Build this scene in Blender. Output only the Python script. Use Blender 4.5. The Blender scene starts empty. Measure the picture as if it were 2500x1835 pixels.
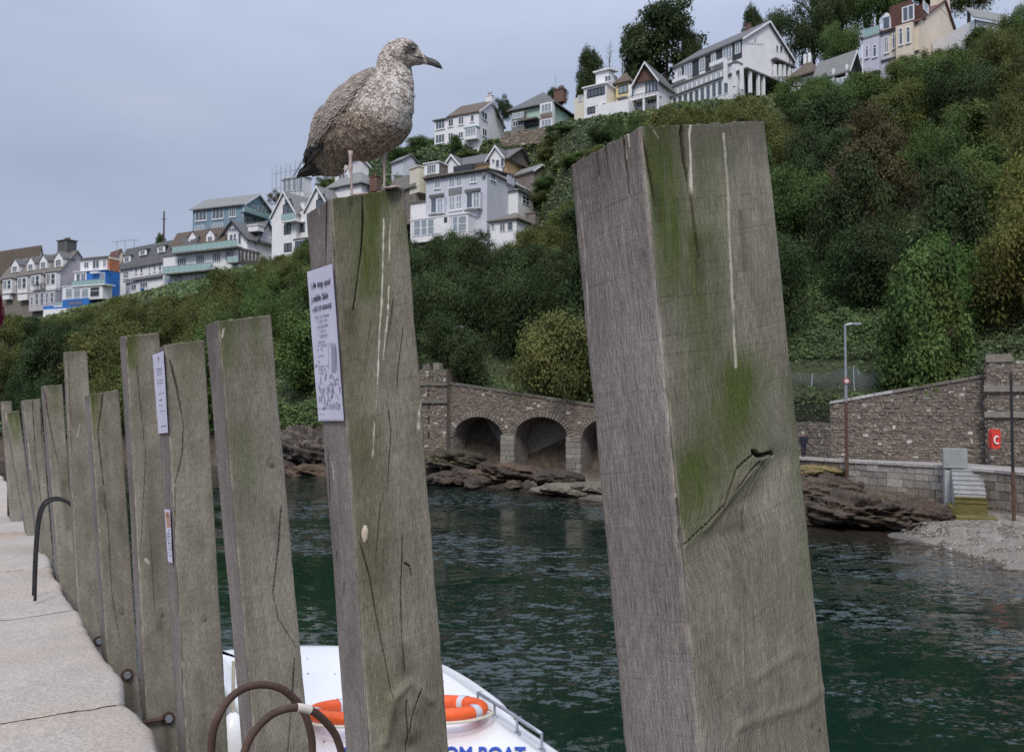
import bpy, math, random
import numpy as np
from mathutils import Vector, Matrix, noise as mnoise

SC = bpy.context.scene
COL = SC.collection
R = math.radians
random.seed(7)

# ------------------------------------------------------------------ camera, world, sun, exposure
EYE = 5.8                       # metres above the water
FPX, CX, CY, HOR = 2000.0, 1250.0, 917.5, 985.0
PITCH = math.atan((HOR - CY) / FPX)
cam_data = bpy.data.cameras.new('camera')
cam = bpy.data.objects.new('camera', cam_data)
COL.objects.link(cam)
cam.location = (0, 0, EYE)
cam.rotation_euler = (math.pi / 2 + PITCH, 0, 0)
cam_data.sensor_width = 36.0
cam_data.lens = 36.0 * FPX / 2500.0
cam_data.clip_start = 0.05
cam_data.clip_end = 4000
cam_data.dof.use_dof = True
cam_data.dof.focus_distance = 1.65
cam_data.dof.aperture_fstop = 15.0
SC.camera = cam

SUN_EL, SUN_AZ = R(50), R(186)          # azimuth from +Y towards +X
world = bpy.data.worlds.new('World')
SC.world = world
world.use_nodes = True
wn, wl = world.node_tree.nodes, world.node_tree.links
wn.clear()
w_out = wn.new('ShaderNodeOutputWorld')
w_bg = wn.new('ShaderNodeBackground')
w_sky = wn.new('ShaderNodeTexSky')
w_sky.sky_type = 'NISHITA'
w_sky.sun_disc = False
w_sky.sun_elevation = SUN_EL
w_sky.sun_rotation = SUN_AZ
w_sky.dust_density = 3.0
w_bg.inputs['Strength'].default_value = 0.10
# a thin overcast layer over the clear sky: the same all round, soft bands of cloud, a little brighter overhead
w_tc = wn.new('ShaderNodeTexCoord')
w_map = wn.new('ShaderNodeMapping')
w_map.inputs['Scale'].default_value = (1.0, 1.0, 3.6)
w_map.inputs['Rotation'].default_value = (0.10, -0.16, 0.3)
w_noise = wn.new('ShaderNodeTexNoise')
w_noise.inputs['Scale'].default_value = 2.3
w_noise.inputs['Detail'].default_value = 5
w_noise.inputs['Roughness'].default_value = 0.52
w_ramp = wn.new('ShaderNodeValToRGB')
w_ramp.color_ramp.elements[0].position = 0.30
w_ramp.color_ramp.elements[0].color = (3.12, 3.66, 4.95, 1)
w_ramp.color_ramp.elements[1].position = 0.72
w_ramp.color_ramp.elements[1].color = (4.05, 4.55, 5.65, 1)
w_mix = wn.new('ShaderNodeMix')
w_mix.data_type = 'RGBA'
w_mix.inputs[0].default_value = 0.9
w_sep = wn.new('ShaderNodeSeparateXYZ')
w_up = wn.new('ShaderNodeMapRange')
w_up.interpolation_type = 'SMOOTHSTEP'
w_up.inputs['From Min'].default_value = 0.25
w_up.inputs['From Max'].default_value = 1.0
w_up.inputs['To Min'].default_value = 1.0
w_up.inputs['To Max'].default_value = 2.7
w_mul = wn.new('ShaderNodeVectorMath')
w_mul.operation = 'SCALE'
wl.new(w_tc.outputs['Generated'], w_map.inputs['Vector'])
wl.new(w_map.outputs['Vector'], w_noise.inputs['Vector'])
wl.new(w_noise.outputs['Fac'], w_ramp.inputs['Fac'])
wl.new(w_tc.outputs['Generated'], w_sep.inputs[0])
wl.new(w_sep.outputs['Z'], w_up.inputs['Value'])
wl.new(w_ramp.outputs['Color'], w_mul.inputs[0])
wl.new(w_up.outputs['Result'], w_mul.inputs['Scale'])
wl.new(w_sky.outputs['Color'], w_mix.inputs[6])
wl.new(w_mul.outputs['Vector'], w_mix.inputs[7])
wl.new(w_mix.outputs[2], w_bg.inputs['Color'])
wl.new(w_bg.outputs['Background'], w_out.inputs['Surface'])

sun_data = bpy.data.lights.new('sun', 'SUN')
sun_data.energy = 1.9
sun_data.angle = R(16)
sun_data.color = (1.0, 0.95, 0.88)
sun = bpy.data.objects.new('sun', sun_data)
COL.objects.link(sun)
sun.rotation_euler = Vector((-math.sin(SUN_AZ) * math.cos(SUN_EL), -math.cos(SUN_AZ) * math.cos(SUN_EL),
                             -math.sin(SUN_EL))).to_track_quat('-Z', 'Y').to_euler()
sun.location = (0, 0, 200)

SC.view_settings.view_transform = 'Standard'
SC.view_settings.look = 'None'
SC.view_settings.gamma = 1.0
SC.view_settings.exposure = 0.28
SC.view_settings.use_curve_mapping = False
SC.cycles.use_denoising = False
SC.cycles.max_bounces = 6
SC.cycles.diffuse_bounces = 3
SC.cycles.glossy_bounces = 3
SC.cycles.transparent_max_bounces = 6
SC.cycles.caustics_reflective = False
SC.cycles.caustics_refractive = False

# ------------------------------------------------------------------ measuring helpers (photo pixel <-> place)
D = 2500.0 / 2251.0
SINP, COSP = math.sin(PITCH), math.cos(PITCH)


def ray(px, py):
    a, b = (px - CX) / FPX, (CY - py) / FPX
    return np.array((a, COSP - b * SINP, SINP + b * COSP))


def P(px, py, y):
    """the place seen at a photo pixel, y metres ahead"""
    d = ray(px, py)
    t = y / d[1]
    return np.array((d[0] * t, y, EYE + d[2] * t))


def G(px, py, z):
    """the place seen at a photo pixel on the level z"""
    d = ray(px, py)
    t = (z - EYE) / d[2]
    return np.array((d[0] * t, d[1] * t, z))


def proj(p):
    p = np.asarray(p, float)
    x, y, z = p[..., 0], p[..., 1], p[..., 2] - EYE
    dep = y * COSP + z * SINP
    up = -y * SINP + z * COSP
    return CX + FPX * x / dep, CY - FPX * up / dep


def zfor(x, y, py):
    """height above water so that a point over (x, y) is seen at row py"""
    b = (CY - py) / FPX
    return EYE + y * (SINP + b * COSP) / (COSP - b * SINP)


def along(o, e, px):
    """distance from o along the level direction e to the photo column px"""
    k = (px - CX) / FPX
    dep = o[1] * COSP + (o[2] - EYE) * SINP
    return (k * dep - o[0]) / (e[0] - k * e[1] * COSP)


def az(deg):
    return np.array((math.sin(R(deg)), math.cos(R(deg)), 0.0))


# ------------------------------------------------------------------ object helpers
def props(o, label=None, cat=None, group=None, kind=None):
    if label: o['label'] = label
    if cat: o['category'] = cat
    if group: o['group'] = group
    if kind: o['kind'] = kind
    return o


def thing(name, label, cat, loc, group=None, kind=None):
    o = bpy.data.objects.new(name, None)
    o.empty_display_size = 0.3
    COL.objects.link(o)
    o.location = [float(v) for v in loc]
    return props(o, label, cat, group, kind)


def origin_of(o):
    v = np.zeros(3)
    while o is not None:
        v += np.array(o.location)
        o = o.parent
    return v


class MB:
    """collects shapes, then links them as one mesh object"""
    def __init__(s):
        s.v, s.f, s.m = [], [], []

    def add(s, verts, faces, m=0):
        n = len(s.v)
        s.v.extend([tuple(map(float, q)) for q in verts])
        s.f.extend([tuple(n + i for i in f) for f in faces])
        s.m.extend([m] * len(faces))
        return s

    def box(s, o, e1, e2, e3, a, b, c, m=0):
        """a box on the frame o, e1, e2, e3 with ranges a, b, c"""
        o, e1, e2, e3 = (np.asarray(q, float) for q in (o, e1, e2, e3))
        vs = [o + e1 * i + e2 * j + e3 * k for k in c for j in b for i in a]
        fs = [(0, 2, 3, 1), (4, 5, 7, 6), (0, 1, 5, 4), (2, 6, 7, 3), (0, 4, 6, 2), (1, 3, 7, 5)]
        if np.dot(np.cross(e1, e2), e3) < 0:
            fs = [f[::-1] for f in fs]
        return s.add(vs, fs, m)

    def bx(s, x0, x1, y0, y1, z0, z1, m=0):
        return s.box((0, 0, 0), (1, 0, 0), (0, 1, 0), (0, 0, 1), (x0, x1), (y0, y1), (z0, z1), m)

    def tube(s, pts, r, n=8, m=0, cap=True):
        pts = [np.asarray(p, float) for p in pts]
        rs = r if hasattr(r, '__len__') else [r] * len(pts)
        vs, fs = [], []
        ref = None
        for i, p in enumerate(pts):
            t = pts[min(i + 1, len(pts) - 1)] - pts[max(i - 1, 0)]
            t = t / (np.linalg.norm(t) + 1e-9)
            if ref is None:
                ref = np.array((0, 0, 1.0)) if abs(t[2]) < 0.9 else np.array((1.0, 0, 0))
            a = np.cross(t, ref); a /= np.linalg.norm(a) + 1e-9
            b = np.cross(t, a)
            ref = np.cross(a, t)
            for k in range(n):
                w = 2 * math.pi * k / n
                vs.append(p + (a * math.cos(w) + b * math.sin(w)) * rs[i])
        for i in range(len(pts) - 1):
            for k in range(n):
                k2 = (k + 1) % n
                fs.append((i * n + k, i * n + k2, (i + 1) * n + k2, (i + 1) * n + k))
        if cap:
            fs.append(tuple(range(n))[::-1])
            fs.append(tuple((len(pts) - 1) * n + k for k in range(n)))
        return s.add(vs, fs, m)

    def sphere(s, c, rx, ry=None, rz=None, nu=14, nv=8, m=0):
        ry, rz = ry or rx, rz or rx
        vs, fs = [], []
        for j in range(nv + 1):
            t = math.pi * j / nv
            for i in range(nu):
                w = 2 * math.pi * i / nu
                vs.append((c[0] + rx * math.sin(t) * math.cos(w), c[1] + ry * math.sin(t) * math.sin(w), c[2] + rz * math.cos(t)))
        for j in range(nv):
            for i in range(nu):
                i2 = (i + 1) % nu
                fs.append((j * nu + i, (j + 1) * nu + i, (j + 1) * nu + i2, j * nu + i2))
        return s.add(vs, fs, m)

    def build(s, name, mat, parent=None, smooth=False):
        return mesh_obj(name, s.v, s.f, mat, parent, smooth, s.m if isinstance(mat, (list, tuple)) else None)


def mesh_obj(name, verts, faces, mat, parent=None, smooth=False, midx=None):
    off = origin_of(parent) if parent is not None else np.zeros(3)
    me = bpy.data.meshes.new(name)
    v = np.asarray(verts, float).reshape(-1, 3) - off
    if isinstance(faces, np.ndarray):
        n, k = faces.shape
        me.vertices.add(len(v)); me.vertices.foreach_set('co', v.astype(np.float32).ravel())
        me.loops.add(n * k); me.loops.foreach_set('vertex_index', faces.astype(np.int32).ravel())
        me.polygons.add(n); me.polygons.foreach_set('loop_start', np.arange(0, n * k, k, dtype=np.int32))
        me.update(calc_edges=True); me.validate()
    else:
        me.from_pydata([tuple(q) for q in v], [], faces)
        me.update()
    for mm in (mat if isinstance(mat, (list, tuple)) else [mat]):
        me.materials.append(mm)
    if midx is not None:
        me.polygons.foreach_set('material_index', np.asarray(midx, dtype=np.int32))
    if smooth:
        me.polygons.foreach_set('use_smooth', np.ones(len(me.polygons), dtype=bool))
    o = bpy.data.objects.new(name, me)
    COL.objects.link(o)
    if parent is not None:
        o.parent = parent
    return o


def tree_copy(src, loc, name=None, scale=None, rotz=None):
    """a copy of a thing and of each of its parts and sub-parts"""
    r = src.copy(); COL.objects.link(r); r.location = [float(v) for v in loc]
    if rotz is not None: r.rotation_euler = (0, 0, rotz)
    if scale is not None: r.scale = scale
    for ch in src.children:
        c = ch.copy(); COL.objects.link(c); c.parent = r
        for g in ch.children:
            d = g.copy(); COL.objects.link(d); d.parent = c
    return r


def attr(o, name, data, kind='FLOAT'):
    a = o.data.attributes.new(name, kind, 'POINT')
    data = np.asarray(data, np.float32)
    if kind == 'FLOAT':
        a.data.foreach_set('value', data.ravel())
    elif kind == 'FLOAT_VECTOR':
        a.data.foreach_set('vector', data.ravel())
    else:
        if data.shape[1] == 3:
            data = np.hstack([data, np.ones((len(data), 1), np.float32)])
        a.data.foreach_set('color', data.ravel())


# ------------------------------------------------------------------ value noise in numpy
_tab = np.random.RandomState(3).rand(256 * 256).astype(np.float64)


def vnoise(x, y, seed=0):
    x = np.asarray(x, float); y = np.asarray(y, float)
    xi, yi = np.floor(x).astype(np.int64), np.floor(y).astype(np.int64)
    fx, fy = x - xi, y - yi
    fx, fy = fx * fx * (3 - 2 * fx), fy * fy * (3 - 2 * fy)
    def h(a, b):
        return _tab[((a * 73856093) ^ (b * 19349663) ^ (seed * 83492791)) & 65535]
    a, b, c, d = h(xi, yi), h(xi + 1, yi), h(xi, yi + 1), h(xi + 1, yi + 1)
    return (a * (1 - fx) + b * fx) * (1 - fy) + (c * (1 - fx) + d * fx) * fy


def fbm(x, y, seed=0, oct=4):
    s, a, t = 0, 0.5, 0
    for i in range(oct):
        s = s + a * vnoise(np.asarray(x) * 2 ** i, np.asarray(y) * 2 ** i, seed + i * 17)
        t += a; a *= 0.5
    return s / t


# ------------------------------------------------------------------ materials
def new_mat(name):
    m = bpy.data.materials.new(name)
    m.use_nodes = True
    nt = m.node_tree
    return m, nt.nodes, nt.links, nt.nodes['Principled BSDF']


def M(name, c, c2=None, scale=3.0, detail=4, rough=0.8, bump=0.0, bscale=None, spec=0.3, metal=0.0, stretch=(1, 1, 1), contrast=(0.3, 0.7)):
    m, n, l, b = new_mat(name)
    b.inputs['Roughness'].default_value = rough
    b.inputs['Metallic'].default_value = metal
    b.inputs['Specular IOR Level'].default_value = spec
    c2 = c2 or tuple(x * 0.78 for x in c)
    tc = n.new('ShaderNodeTexCoord')
    mp = n.new('ShaderNodeMapping'); mp.inputs['Scale'].default_value = stretch
    l.new(tc.outputs['Object'], mp.inputs[0])
    nz = n.new('ShaderNodeTexNoise'); nz.inputs['Scale'].default_value = scale; nz.inputs['Detail'].default_value = detail
    nz.inputs['Roughness'].default_value = 0.62
    l.new(mp.outputs[0], nz.inputs['Vector'])
    rp = n.new('ShaderNodeValToRGB')
    rp.color_ramp.elements[0].position, rp.color_ramp.elements[1].position = contrast
    rp.color_ramp.elements[0].color = (*c2, 1); rp.color_ramp.elements[1].color = (*c, 1)
    l.new(nz.outputs['Fac'], rp.inputs[0])
    l.new(rp.outputs[0], b.inputs['Base Color'])
    if bump:
        nb = n.new('ShaderNodeTexNoise'); nb.inputs['Scale'].default_value = bscale or scale * 4; nb.inputs['Detail'].default_value = 4
        l.new(mp.outputs[0], nb.inputs['Vector'])
        bp = n.new('ShaderNodeBump'); bp.inputs['Strength'].default_value = 1.0; bp.inputs['Distance'].default_value = bump
        l.new(nb.outputs['Fac'], bp.inputs['Height']); l.new(bp.outputs[0], b.inputs['Normal'])
    return m


def M_roof(name, c, c2, row=0.3):
    """slates or tiles: courses as fine relief and tone"""
    m, n, l, b = new_mat(name)
    b.inputs['Roughness'].default_value = 0.75
    b.inputs['Specular IOR Level'].default_value = 0.25
    tc = n.new('ShaderNodeTexCoord')
    nz = n.new('ShaderNodeTexNoise'); nz.inputs['Scale'].default_value = 0.9; nz.inputs['Detail'].default_value = 6; nz.inputs['Roughness'].default_value = 0.7
    l.new(tc.outputs['Object'], nz.inputs['Vector'])
    n2 = n.new('ShaderNodeTexNoise'); n2.inputs['Scale'].default_value = 4.5; n2.inputs['Detail'].default_value = 3
    l.new(tc.outputs['Object'], n2.inputs['Vector'])
    ad = n.new('ShaderNodeMath'); ad.operation = 'ADD'
    l.new(nz.outputs['Fac'], ad.inputs[0]); l.new(n2.outputs['Fac'], ad.inputs[1])
    hv = n.new('ShaderNodeMath'); hv.operation = 'MULTIPLY'; hv.inputs[1].default_value = 0.5
    l.new(ad.outputs[0], hv.inputs[0])
    rp = n.new('ShaderNodeValToRGB')
    rp.color_ramp.elements[0].position, rp.color_ramp.elements[1].position = 0.33, 0.68
    rp.color_ramp.elements[0].color = (*c2, 1); rp.color_ramp.elements[1].color = (*c, 1)
    l.new(hv.outputs[0], rp.inputs[0]); l.new(rp.outputs[0], b.inputs['Base Color'])
    wv = n.new('ShaderNodeTexWave'); wv.wave_type = 'BANDS'; wv.bands_direction = 'Z'; wv.wave_profile = 'SAW'
    wv.inputs['Scale'].default_value = 0.5 / row; wv.inputs['Distortion'].default_value = 0.6
    l.new(tc.outputs['Object'], wv.inputs['Vector'])
    bp = n.new('ShaderNodeBump'); bp.inputs['Distance'].default_value = 0.03
    l.new(wv.outputs['Fac'], bp.inputs['Height']); l.new(bp.outputs[0], b.inputs['Normal'])
    return m


def M_attr(name, rough=0.8, spec=0.25, amount=0.25, scale=20.0, bump=0.0, attribute='tone'):
    """colour comes from the surface's own colour attribute, broken up by grain"""
    m, n, l, b = new_mat(name)
    b.inputs['Roughness'].default_value = rough
    b.inputs['Specular IOR Level'].default_value = spec
    a = n.new('ShaderNodeAttribute'); a.attribute_name = attribute
    tc = n.new('ShaderNodeTexCoord')
    nz = n.new('ShaderNodeTexNoise'); nz.inputs['Scale'].default_value = scale; nz.inputs['Detail'].default_value = 5; nz.inputs['Roughness'].default_value = 0.65
    l.new(tc.outputs['Object'], nz.inputs['Vector'])
    mr = n.new('ShaderNodeMapRange'); mr.inputs['From Min'].default_value = 0.3; mr.inputs['From Max'].default_value = 0.7
    mr.inputs['To Min'].default_value = 1 - amount; mr.inputs['To Max'].default_value = 1 + amount
    l.new(nz.outputs['Fac'], mr.inputs['Value'])
    vm = n.new('ShaderNodeVectorMath'); vm.operation = 'SCALE'
    l.new(a.outputs['Color'], vm.inputs[0]); l.new(mr.outputs['Result'], vm.inputs['Scale'])
    l.new(vm.outputs[0], b.inputs['Base Color'])
    if bump:
        bp = n.new('ShaderNodeBump'); bp.inputs['Distance'].default_value = bump
        l.new(nz.outputs['Fac'], bp.inputs['Height']); l.new(bp.outputs[0], b.inputs['Normal'])
    return m


def M_leaf(name, c, hue=0.012):
    m, n, l, b = new_mat(name)
    b.inputs['Roughness'].default_value = 0.75
    b.inputs['Specular IOR Level'].default_value = 0.12
    a = n.new('ShaderNodeAttribute'); a.attribute_name = 'tint'
    oi = n.new('ShaderNodeObjectInfo')
    geo = n.new('ShaderNodeNewGeometry')
    nz = n.new('ShaderNodeTexNoise'); nz.inputs['Scale'].default_value = .28; nz.inputs['Detail'].default_value = 5; nz.inputs['Roughness'].default_value = .65
    l.new(geo.outputs['Position'], nz.inputs['Vector'])
    hs = n.new('ShaderNodeHueSaturation'); hs.inputs['Color'].default_value = (*c, 1)
    mh = n.new('ShaderNodeMapRange'); mh.inputs['From Min'].default_value = .3; mh.inputs['From Max'].default_value = .7; mh.inputs['To Min'].default_value = 0.5 - .035; mh.inputs['To Max'].default_value = 0.5 + .03
    l.new(nz.outputs['Fac'], mh.inputs['Value'])
    mo = n.new('ShaderNodeMapRange'); mo.inputs['To Min'].default_value = -hue; mo.inputs['To Max'].default_value = hue
    l.new(oi.outputs['Random'], mo.inputs['Value'])
    ah = n.new('ShaderNodeMath'); ah.operation = 'ADD'; l.new(mh.outputs[0], ah.inputs[0]); l.new(mo.outputs[0], ah.inputs[1]); l.new(ah.outputs[0], hs.inputs['Hue'])
    mv = n.new('ShaderNodeMapRange'); mv.inputs['To Min'].default_value = 0.55; mv.inputs['To Max'].default_value = 1.5
    l.new(a.outputs['Fac'], mv.inputs['Value'])
    mw = n.new('ShaderNodeMapRange'); mw.inputs['From Min'].default_value = .3; mw.inputs['From Max'].default_value = .7; mw.inputs['To Min'].default_value = .72; mw.inputs['To Max'].default_value = 1.25
    sep = n.new('ShaderNodeSeparateColor'); l.new(nz.outputs['Color'], sep.inputs[0]); l.new(sep.outputs[2], mw.inputs['Value'])
    mm = n.new('ShaderNodeMath'); mm.operation = 'MULTIPLY'; l.new(mv.outputs[0], mm.inputs[0]); l.new(mw.outputs[0], mm.inputs[1]); l.new(mm.outputs[0], hs.inputs['Value'])
    l.new(hs.outputs[0], b.inputs['Base Color'])
    tr = n.new('ShaderNodeBsdfTranslucent'); l.new(hs.outputs[0], tr.inputs['Color'])
    mx = n.new('ShaderNodeMixShader'); mx.inputs[0].default_value = 0.25
    l.new(b.outputs[0], mx.inputs[1]); l.new(tr.outputs[0], mx.inputs[2])
    l.new(mx.outputs[0], n['Material Output'].inputs['Surface'])
    return m


def M_glass(name, c, rough=0.08):
    m, n, l, b = new_mat(name)
    b.inputs['Base Color'].default_value = (*c, 1)
    b.inputs['Roughness'].default_value = rough
    b.inputs['Specular IOR Level'].default_value = 0.6
    return m


def M_flat(name, c, rough=0.6, spec=0.3, metal=0.0):
    m, n, l, b = new_mat(name)
    b.inputs['Base Color'].default_value = (*c, 1)
    b.inputs['Roughness'].default_value = rough
    b.inputs['Specular IOR Level'].default_value = spec
    b.inputs['Metallic'].default_value = metal
    return m


MT = dict(
    white=M('white_render', (.80, .785, .79), (.69, .67, .68), 0.6, rough=.85, bump=.01),
    white2=M('white_paint', (.80, .80, .80), (.70, .70, .71), 0.8, rough=.6),
    grey_wall=M('pale_grey_render', (.58, .59, .645), (.50, .51, .56), 0.5, rough=.85, bump=.01),
    lav=M('lavender_render', (.56, .56, .64), (.48, .48, .55), 0.5, rough=.85),
    cream=M('cream_render', (.70, .60, .49), (.62, .53, .43), 0.4, rough=.85),
    cream2=M('pale_cream_render', (.70, .64, .52), (.62, .56, .45), 0.5, rough=.85),
    yellow=M('pale_yellow_render', (.72, .60, .34), (.64, .53, .30), 0.5, rough=.85),
    peach=M('peach_render', (.70, .47, .27), (.62, .41, .24), 0.5, rough=.85),
    green_wall=M('pale_green_render', (.42, .55, .46), (.36, .48, .40), 0.5, rough=.85),
    blue=M('blue_render', (.035, .17, .50), (.03, .14, .42), 0.7, rough=.6),
    bluegrey=M('blue_grey_boards', (.20, .29, .35), (.16, .24, .30), 0.8, rough=.7, stretch=(1, 1, 8)),
    bluegrey2=M('pale_blue_boards', (.27, .38, .42), (.22, .32, .36), 0.8, rough=.7, stretch=(1, 1, 8)),
    stone=M('brown_stone', (.27, .23, .20), (.13, .11, .10), 2.2, rough=.9, bump=.05),
    pinkgrey=M('pink_grey_render', (.50, .46, .48), (.40, .37, .39), 0.5, rough=.85),
    orange=M('orange_tile_hanging', (.50, .20, .10), (.36, .14, .08), 2.5, rough=.8, bump=.02),
    dark=M('dark_slate_hanging', (.055, .06, .075), (.035, .04, .05), 2, rough=.7, bump=.02),
    brown=M('brown_tile_hanging', (.15, .085, .065), (.10, .06, .05), 3, rough=.8, bump=.03),
    brick=M('red_brick_far', (.19, .105, .085), (.12, .07, .06), 3, rough=.85, bump=.02),
    slate=M_roof('slate_roof', (.17, .165, .17), (.10, .098, .10)),
    slate2=M_roof('pale_slate_roof', (.26, .26, .25), (.18, .18, .175)),
    lichen=M_roof('lichened_roof', (.22, .20, .17), (.13, .12, .11)),
    browntile=M_roof('brown_tile_roof', (.165, .125, .095), (.10, .078, .062)),
    redtile=M_roof('red_tile_roof', (.18, .088, .072), (.11, .056, .05)),
    glass=M_glass('window_glass', (.10, .12, .15)),
    glass2=M_glass('dark_window_glass', (.025, .03, .04)),
    glass3=M_glass('pale_window_glass', (.26, .30, .34), .15),
    balglass=M_glass('green_balcony_glass', (.30, .44, .42), .1),
    awning=M('grey_lead', (.16, .16, .165), (.11, .11, .115), 2, rough=.7),
    iron=M('black_iron', (.03, .03, .032), (.02, .02, .02), 6, rough=.5),
    steel=M('galvanised_steel', (.38, .41, .44), (.28, .30, .33), 5, rough=.45, metal=.6),
    rust=M('rusty_steel', (.10, .06, .045), (.05, .03, .025), 14, rough=.75, bump=.001, bscale=90),
    rustb=M('rust_brown_paint', (.13, .075, .055), (.07, .04, .03), 4, rough=.8),
    bark=M('bark', (.10, .085, .065), (.05, .042, .035), 6, rough=.9, bump=.02),
)
# ------------------------------------------------------------------ terrain: harbour bed, bank, wooded slope, ridge
# each column: photo column, then (distance, row or height 'z') for shore, toe, top of bank, middle, houses, ridge
COLS = [
    (-900, (92, 'z', 0), (96, 'z', .8), (98, 'z', 3), (160, 'p', 800), (185, 'p', 805), (205, 'p', 775)),
    (-200, (84, 'z', 0), (88, 'z', .8), (90, 'z', 3), (152, 'p', 788), (178, 'p', 800), (200, 'p', 760)),
    (100, (78, 'z', 0), (82, 'z', .8), (84, 'z', 3), (145, 'p', 778), (172, 'p', 796), (192, 'p', 740)),
    (400, (76, 'z', 0), (80, 'z', 1), (82, 'z', 4), (137, 'p', 706), (160, 'p', 716), (182, 'p', 660)),
    (650, (73, 'z', 0), (77, 'z', 1), (79, 'z', 5), (130, 'p', 648), (151, 'p', 640), (172, 'p', 560)),
    (850, (68, 'z', 0), (72, 'z', 1.2), (73, 'z', 6), (119, 'p', 604), (145, 'p', 495), (165, 'p', 400)),
    (1050, (61, 'z', 0), (67, 'z', 1), (68, 'z', 7.2), (128, 'p', 628), (144, 'p', 362), (168, 'p', 345)),
    (1250, (56, 'z', 0), (65, 'z', 1), (66, 'z', 6.6), (131, 'p', 615), (143, 'p', 342), (168, 'p', 325)),
    (1450, (49, 'z', 0), (61, 'z', 1), (62, 'z', 6.2), (95, 'p', 530), (124, 'p', 290), (150, 'p', 268)),
    (1750, (43, 'z', 0), (56, 'z', 1), (57, 'z', 5.8), (90, 'p', 495), (121, 'p', 250), (150, 'p', 225)),
    (2050, (39, 'z', 0), (51.5, 'z', 1), (52.5, 'z', 6.2), (84, 'p', 475), (114, 'p', 215), (145, 'p', 160)),
    (2420, (31, 'z', 0), (45.5, 'z', 1), (46.5, 'z', 7.4), (76, 'p', 425), (106, 'p', 165), (140, 'p', 90)),
    (2900, (24, 'z', 0), (39, 'z', 1), (40, 'z', 7.5), (68, 'p', 385), (99, 'p', 120), (135, 'p', 20)),
    (3600, (17, 'z', 0), (33, 'z', 1), (34, 'z', 7.5), (60, 'p', 300), (92, 'p', 80), (130, 'p', 0)),
]
_cx = np.array([c[0] for c in COLS], float)
_ky, _kz = [], []
for c in COLS:
    ys, zs = [], []
    for (y, t, v) in c[1:]:
        ys.append(y); zs.append(v if t == 'z' else zfor((c[0] - CX) / FPX * y, y, v))
    ys = [ys[0] - 9] + ys + [ys[-1] + 70, ys[-1] + 260]
    zs = [-2.2] + zs + [zs[-1] - 14, zs[-1] - 55]
    _ky.append(ys); _kz.append(zs)
_ky, _kz = np.array(_ky), np.array(_kz)


def land(px, s):
    """a point of the land: photo column px, s = 0 sea bed, 1 shore, 2 toe, 3 top of bank, 4 middle, 5 houses, 6 ridge, 8 far back"""
    px = np.atleast_1d(np.asarray(px, float)); s = np.atleast_1d(np.asarray(s, float))
    i = np.clip(np.floor(s).astype(int), 0, 7); f = s - i
    y = np.zeros_like(px); z = np.zeros_like(px)
    for k in range(9):
        yk = np.interp(px, _cx, _ky[:, k]); zk = np.interp(px, _cx, _kz[:, k])
        w = np.where(i == k, 1 - f, 0) + np.where(i + 1 == k, f, 0)
        y += w * yk; z += w * zk
    x = (px - CX) / FPX * y
    rough = np.clip(np.minimum((s - 2.2) / 0.8, (6.2 - s)), 0, 1)
    z = z + rough * (fbm(x * .12, y * .12, 5) - .5) * 2.4
    low = np.clip(np.minimum(s - .3, 2.2 - s) * 2, 0, 1)
    z = z + low * (fbm(x * .5, y * .5, 9) - .5) * .7
    return np.stack([x, y, z], 1)


_pxs = np.arange(-900, 3601, 18.0)
_ss = np.concatenate([np.linspace(0, 2, 21), np.linspace(2.15, 3, 5), np.linspace(3.06, 6, 44), [6.4, 7, 8]])
_gp, _gs = np.meshgrid(_pxs, _ss)
_tv = land(_gp.ravel(), _gs.ravel())
nc, nr = len(_pxs), len(_ss)
_idx = np.arange(nr * nc).reshape(nr, nc)
_tf = np.stack([_idx[:-1, :-1], _idx[:-1, 1:], _idx[1:, 1:], _idx[1:, :-1]], -1).reshape(-1, 4)
_s = _gs.ravel(); _p = _gp.ravel()
nn = fbm(_tv[:, 0] * .35, _tv[:, 1] * .35, 21)[:, None]
rock = np.array((.075, .058, .045)) * (.6 + .9 * nn)
grav = np.array((.25, .225, .195)) * (.8 + .4 * nn)
weed = np.array((.085, .06, .04)) * (.6 + .9 * nn)
earth = np.array((.045, .055, .026)) * (.6 + .8 * nn)
isg = np.clip((_p - 2060) / 120, 0, 1)[:, None]
isg2 = (np.clip((_p - 1290) / 60, 0, 1) * np.clip((1640 - _p) / 60, 0, 1) * np.clip((1.75 - _s) / .2, 0, 1))[:, None]
shoretone = rock * (1 - isg) + grav * isg
shoretone = shoretone * (1 - isg2 * .8) + np.array((.17, .15, .115)) * isg2 * .8
wet = np.clip((_s - 1.0) / .25, 0, 1)[:, None]
shoretone = shoretone * (.45 + .55 * wet)
k = np.clip((_s - 2.5) / .4, 0, 1)[:, None]
ground = mesh_obj('hillside', _tv, _tf, M_attr('ground_earth_and_rock', .9, .2, .45, 2.2, .08), smooth=True)
attr(ground, 'tone', shoretone * (1 - k) + earth * k, 'FLOAT_COLOR')
props(ground, 'wooded hillside rising from the rocky shore across the river', 'hillside', kind='structure')

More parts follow.
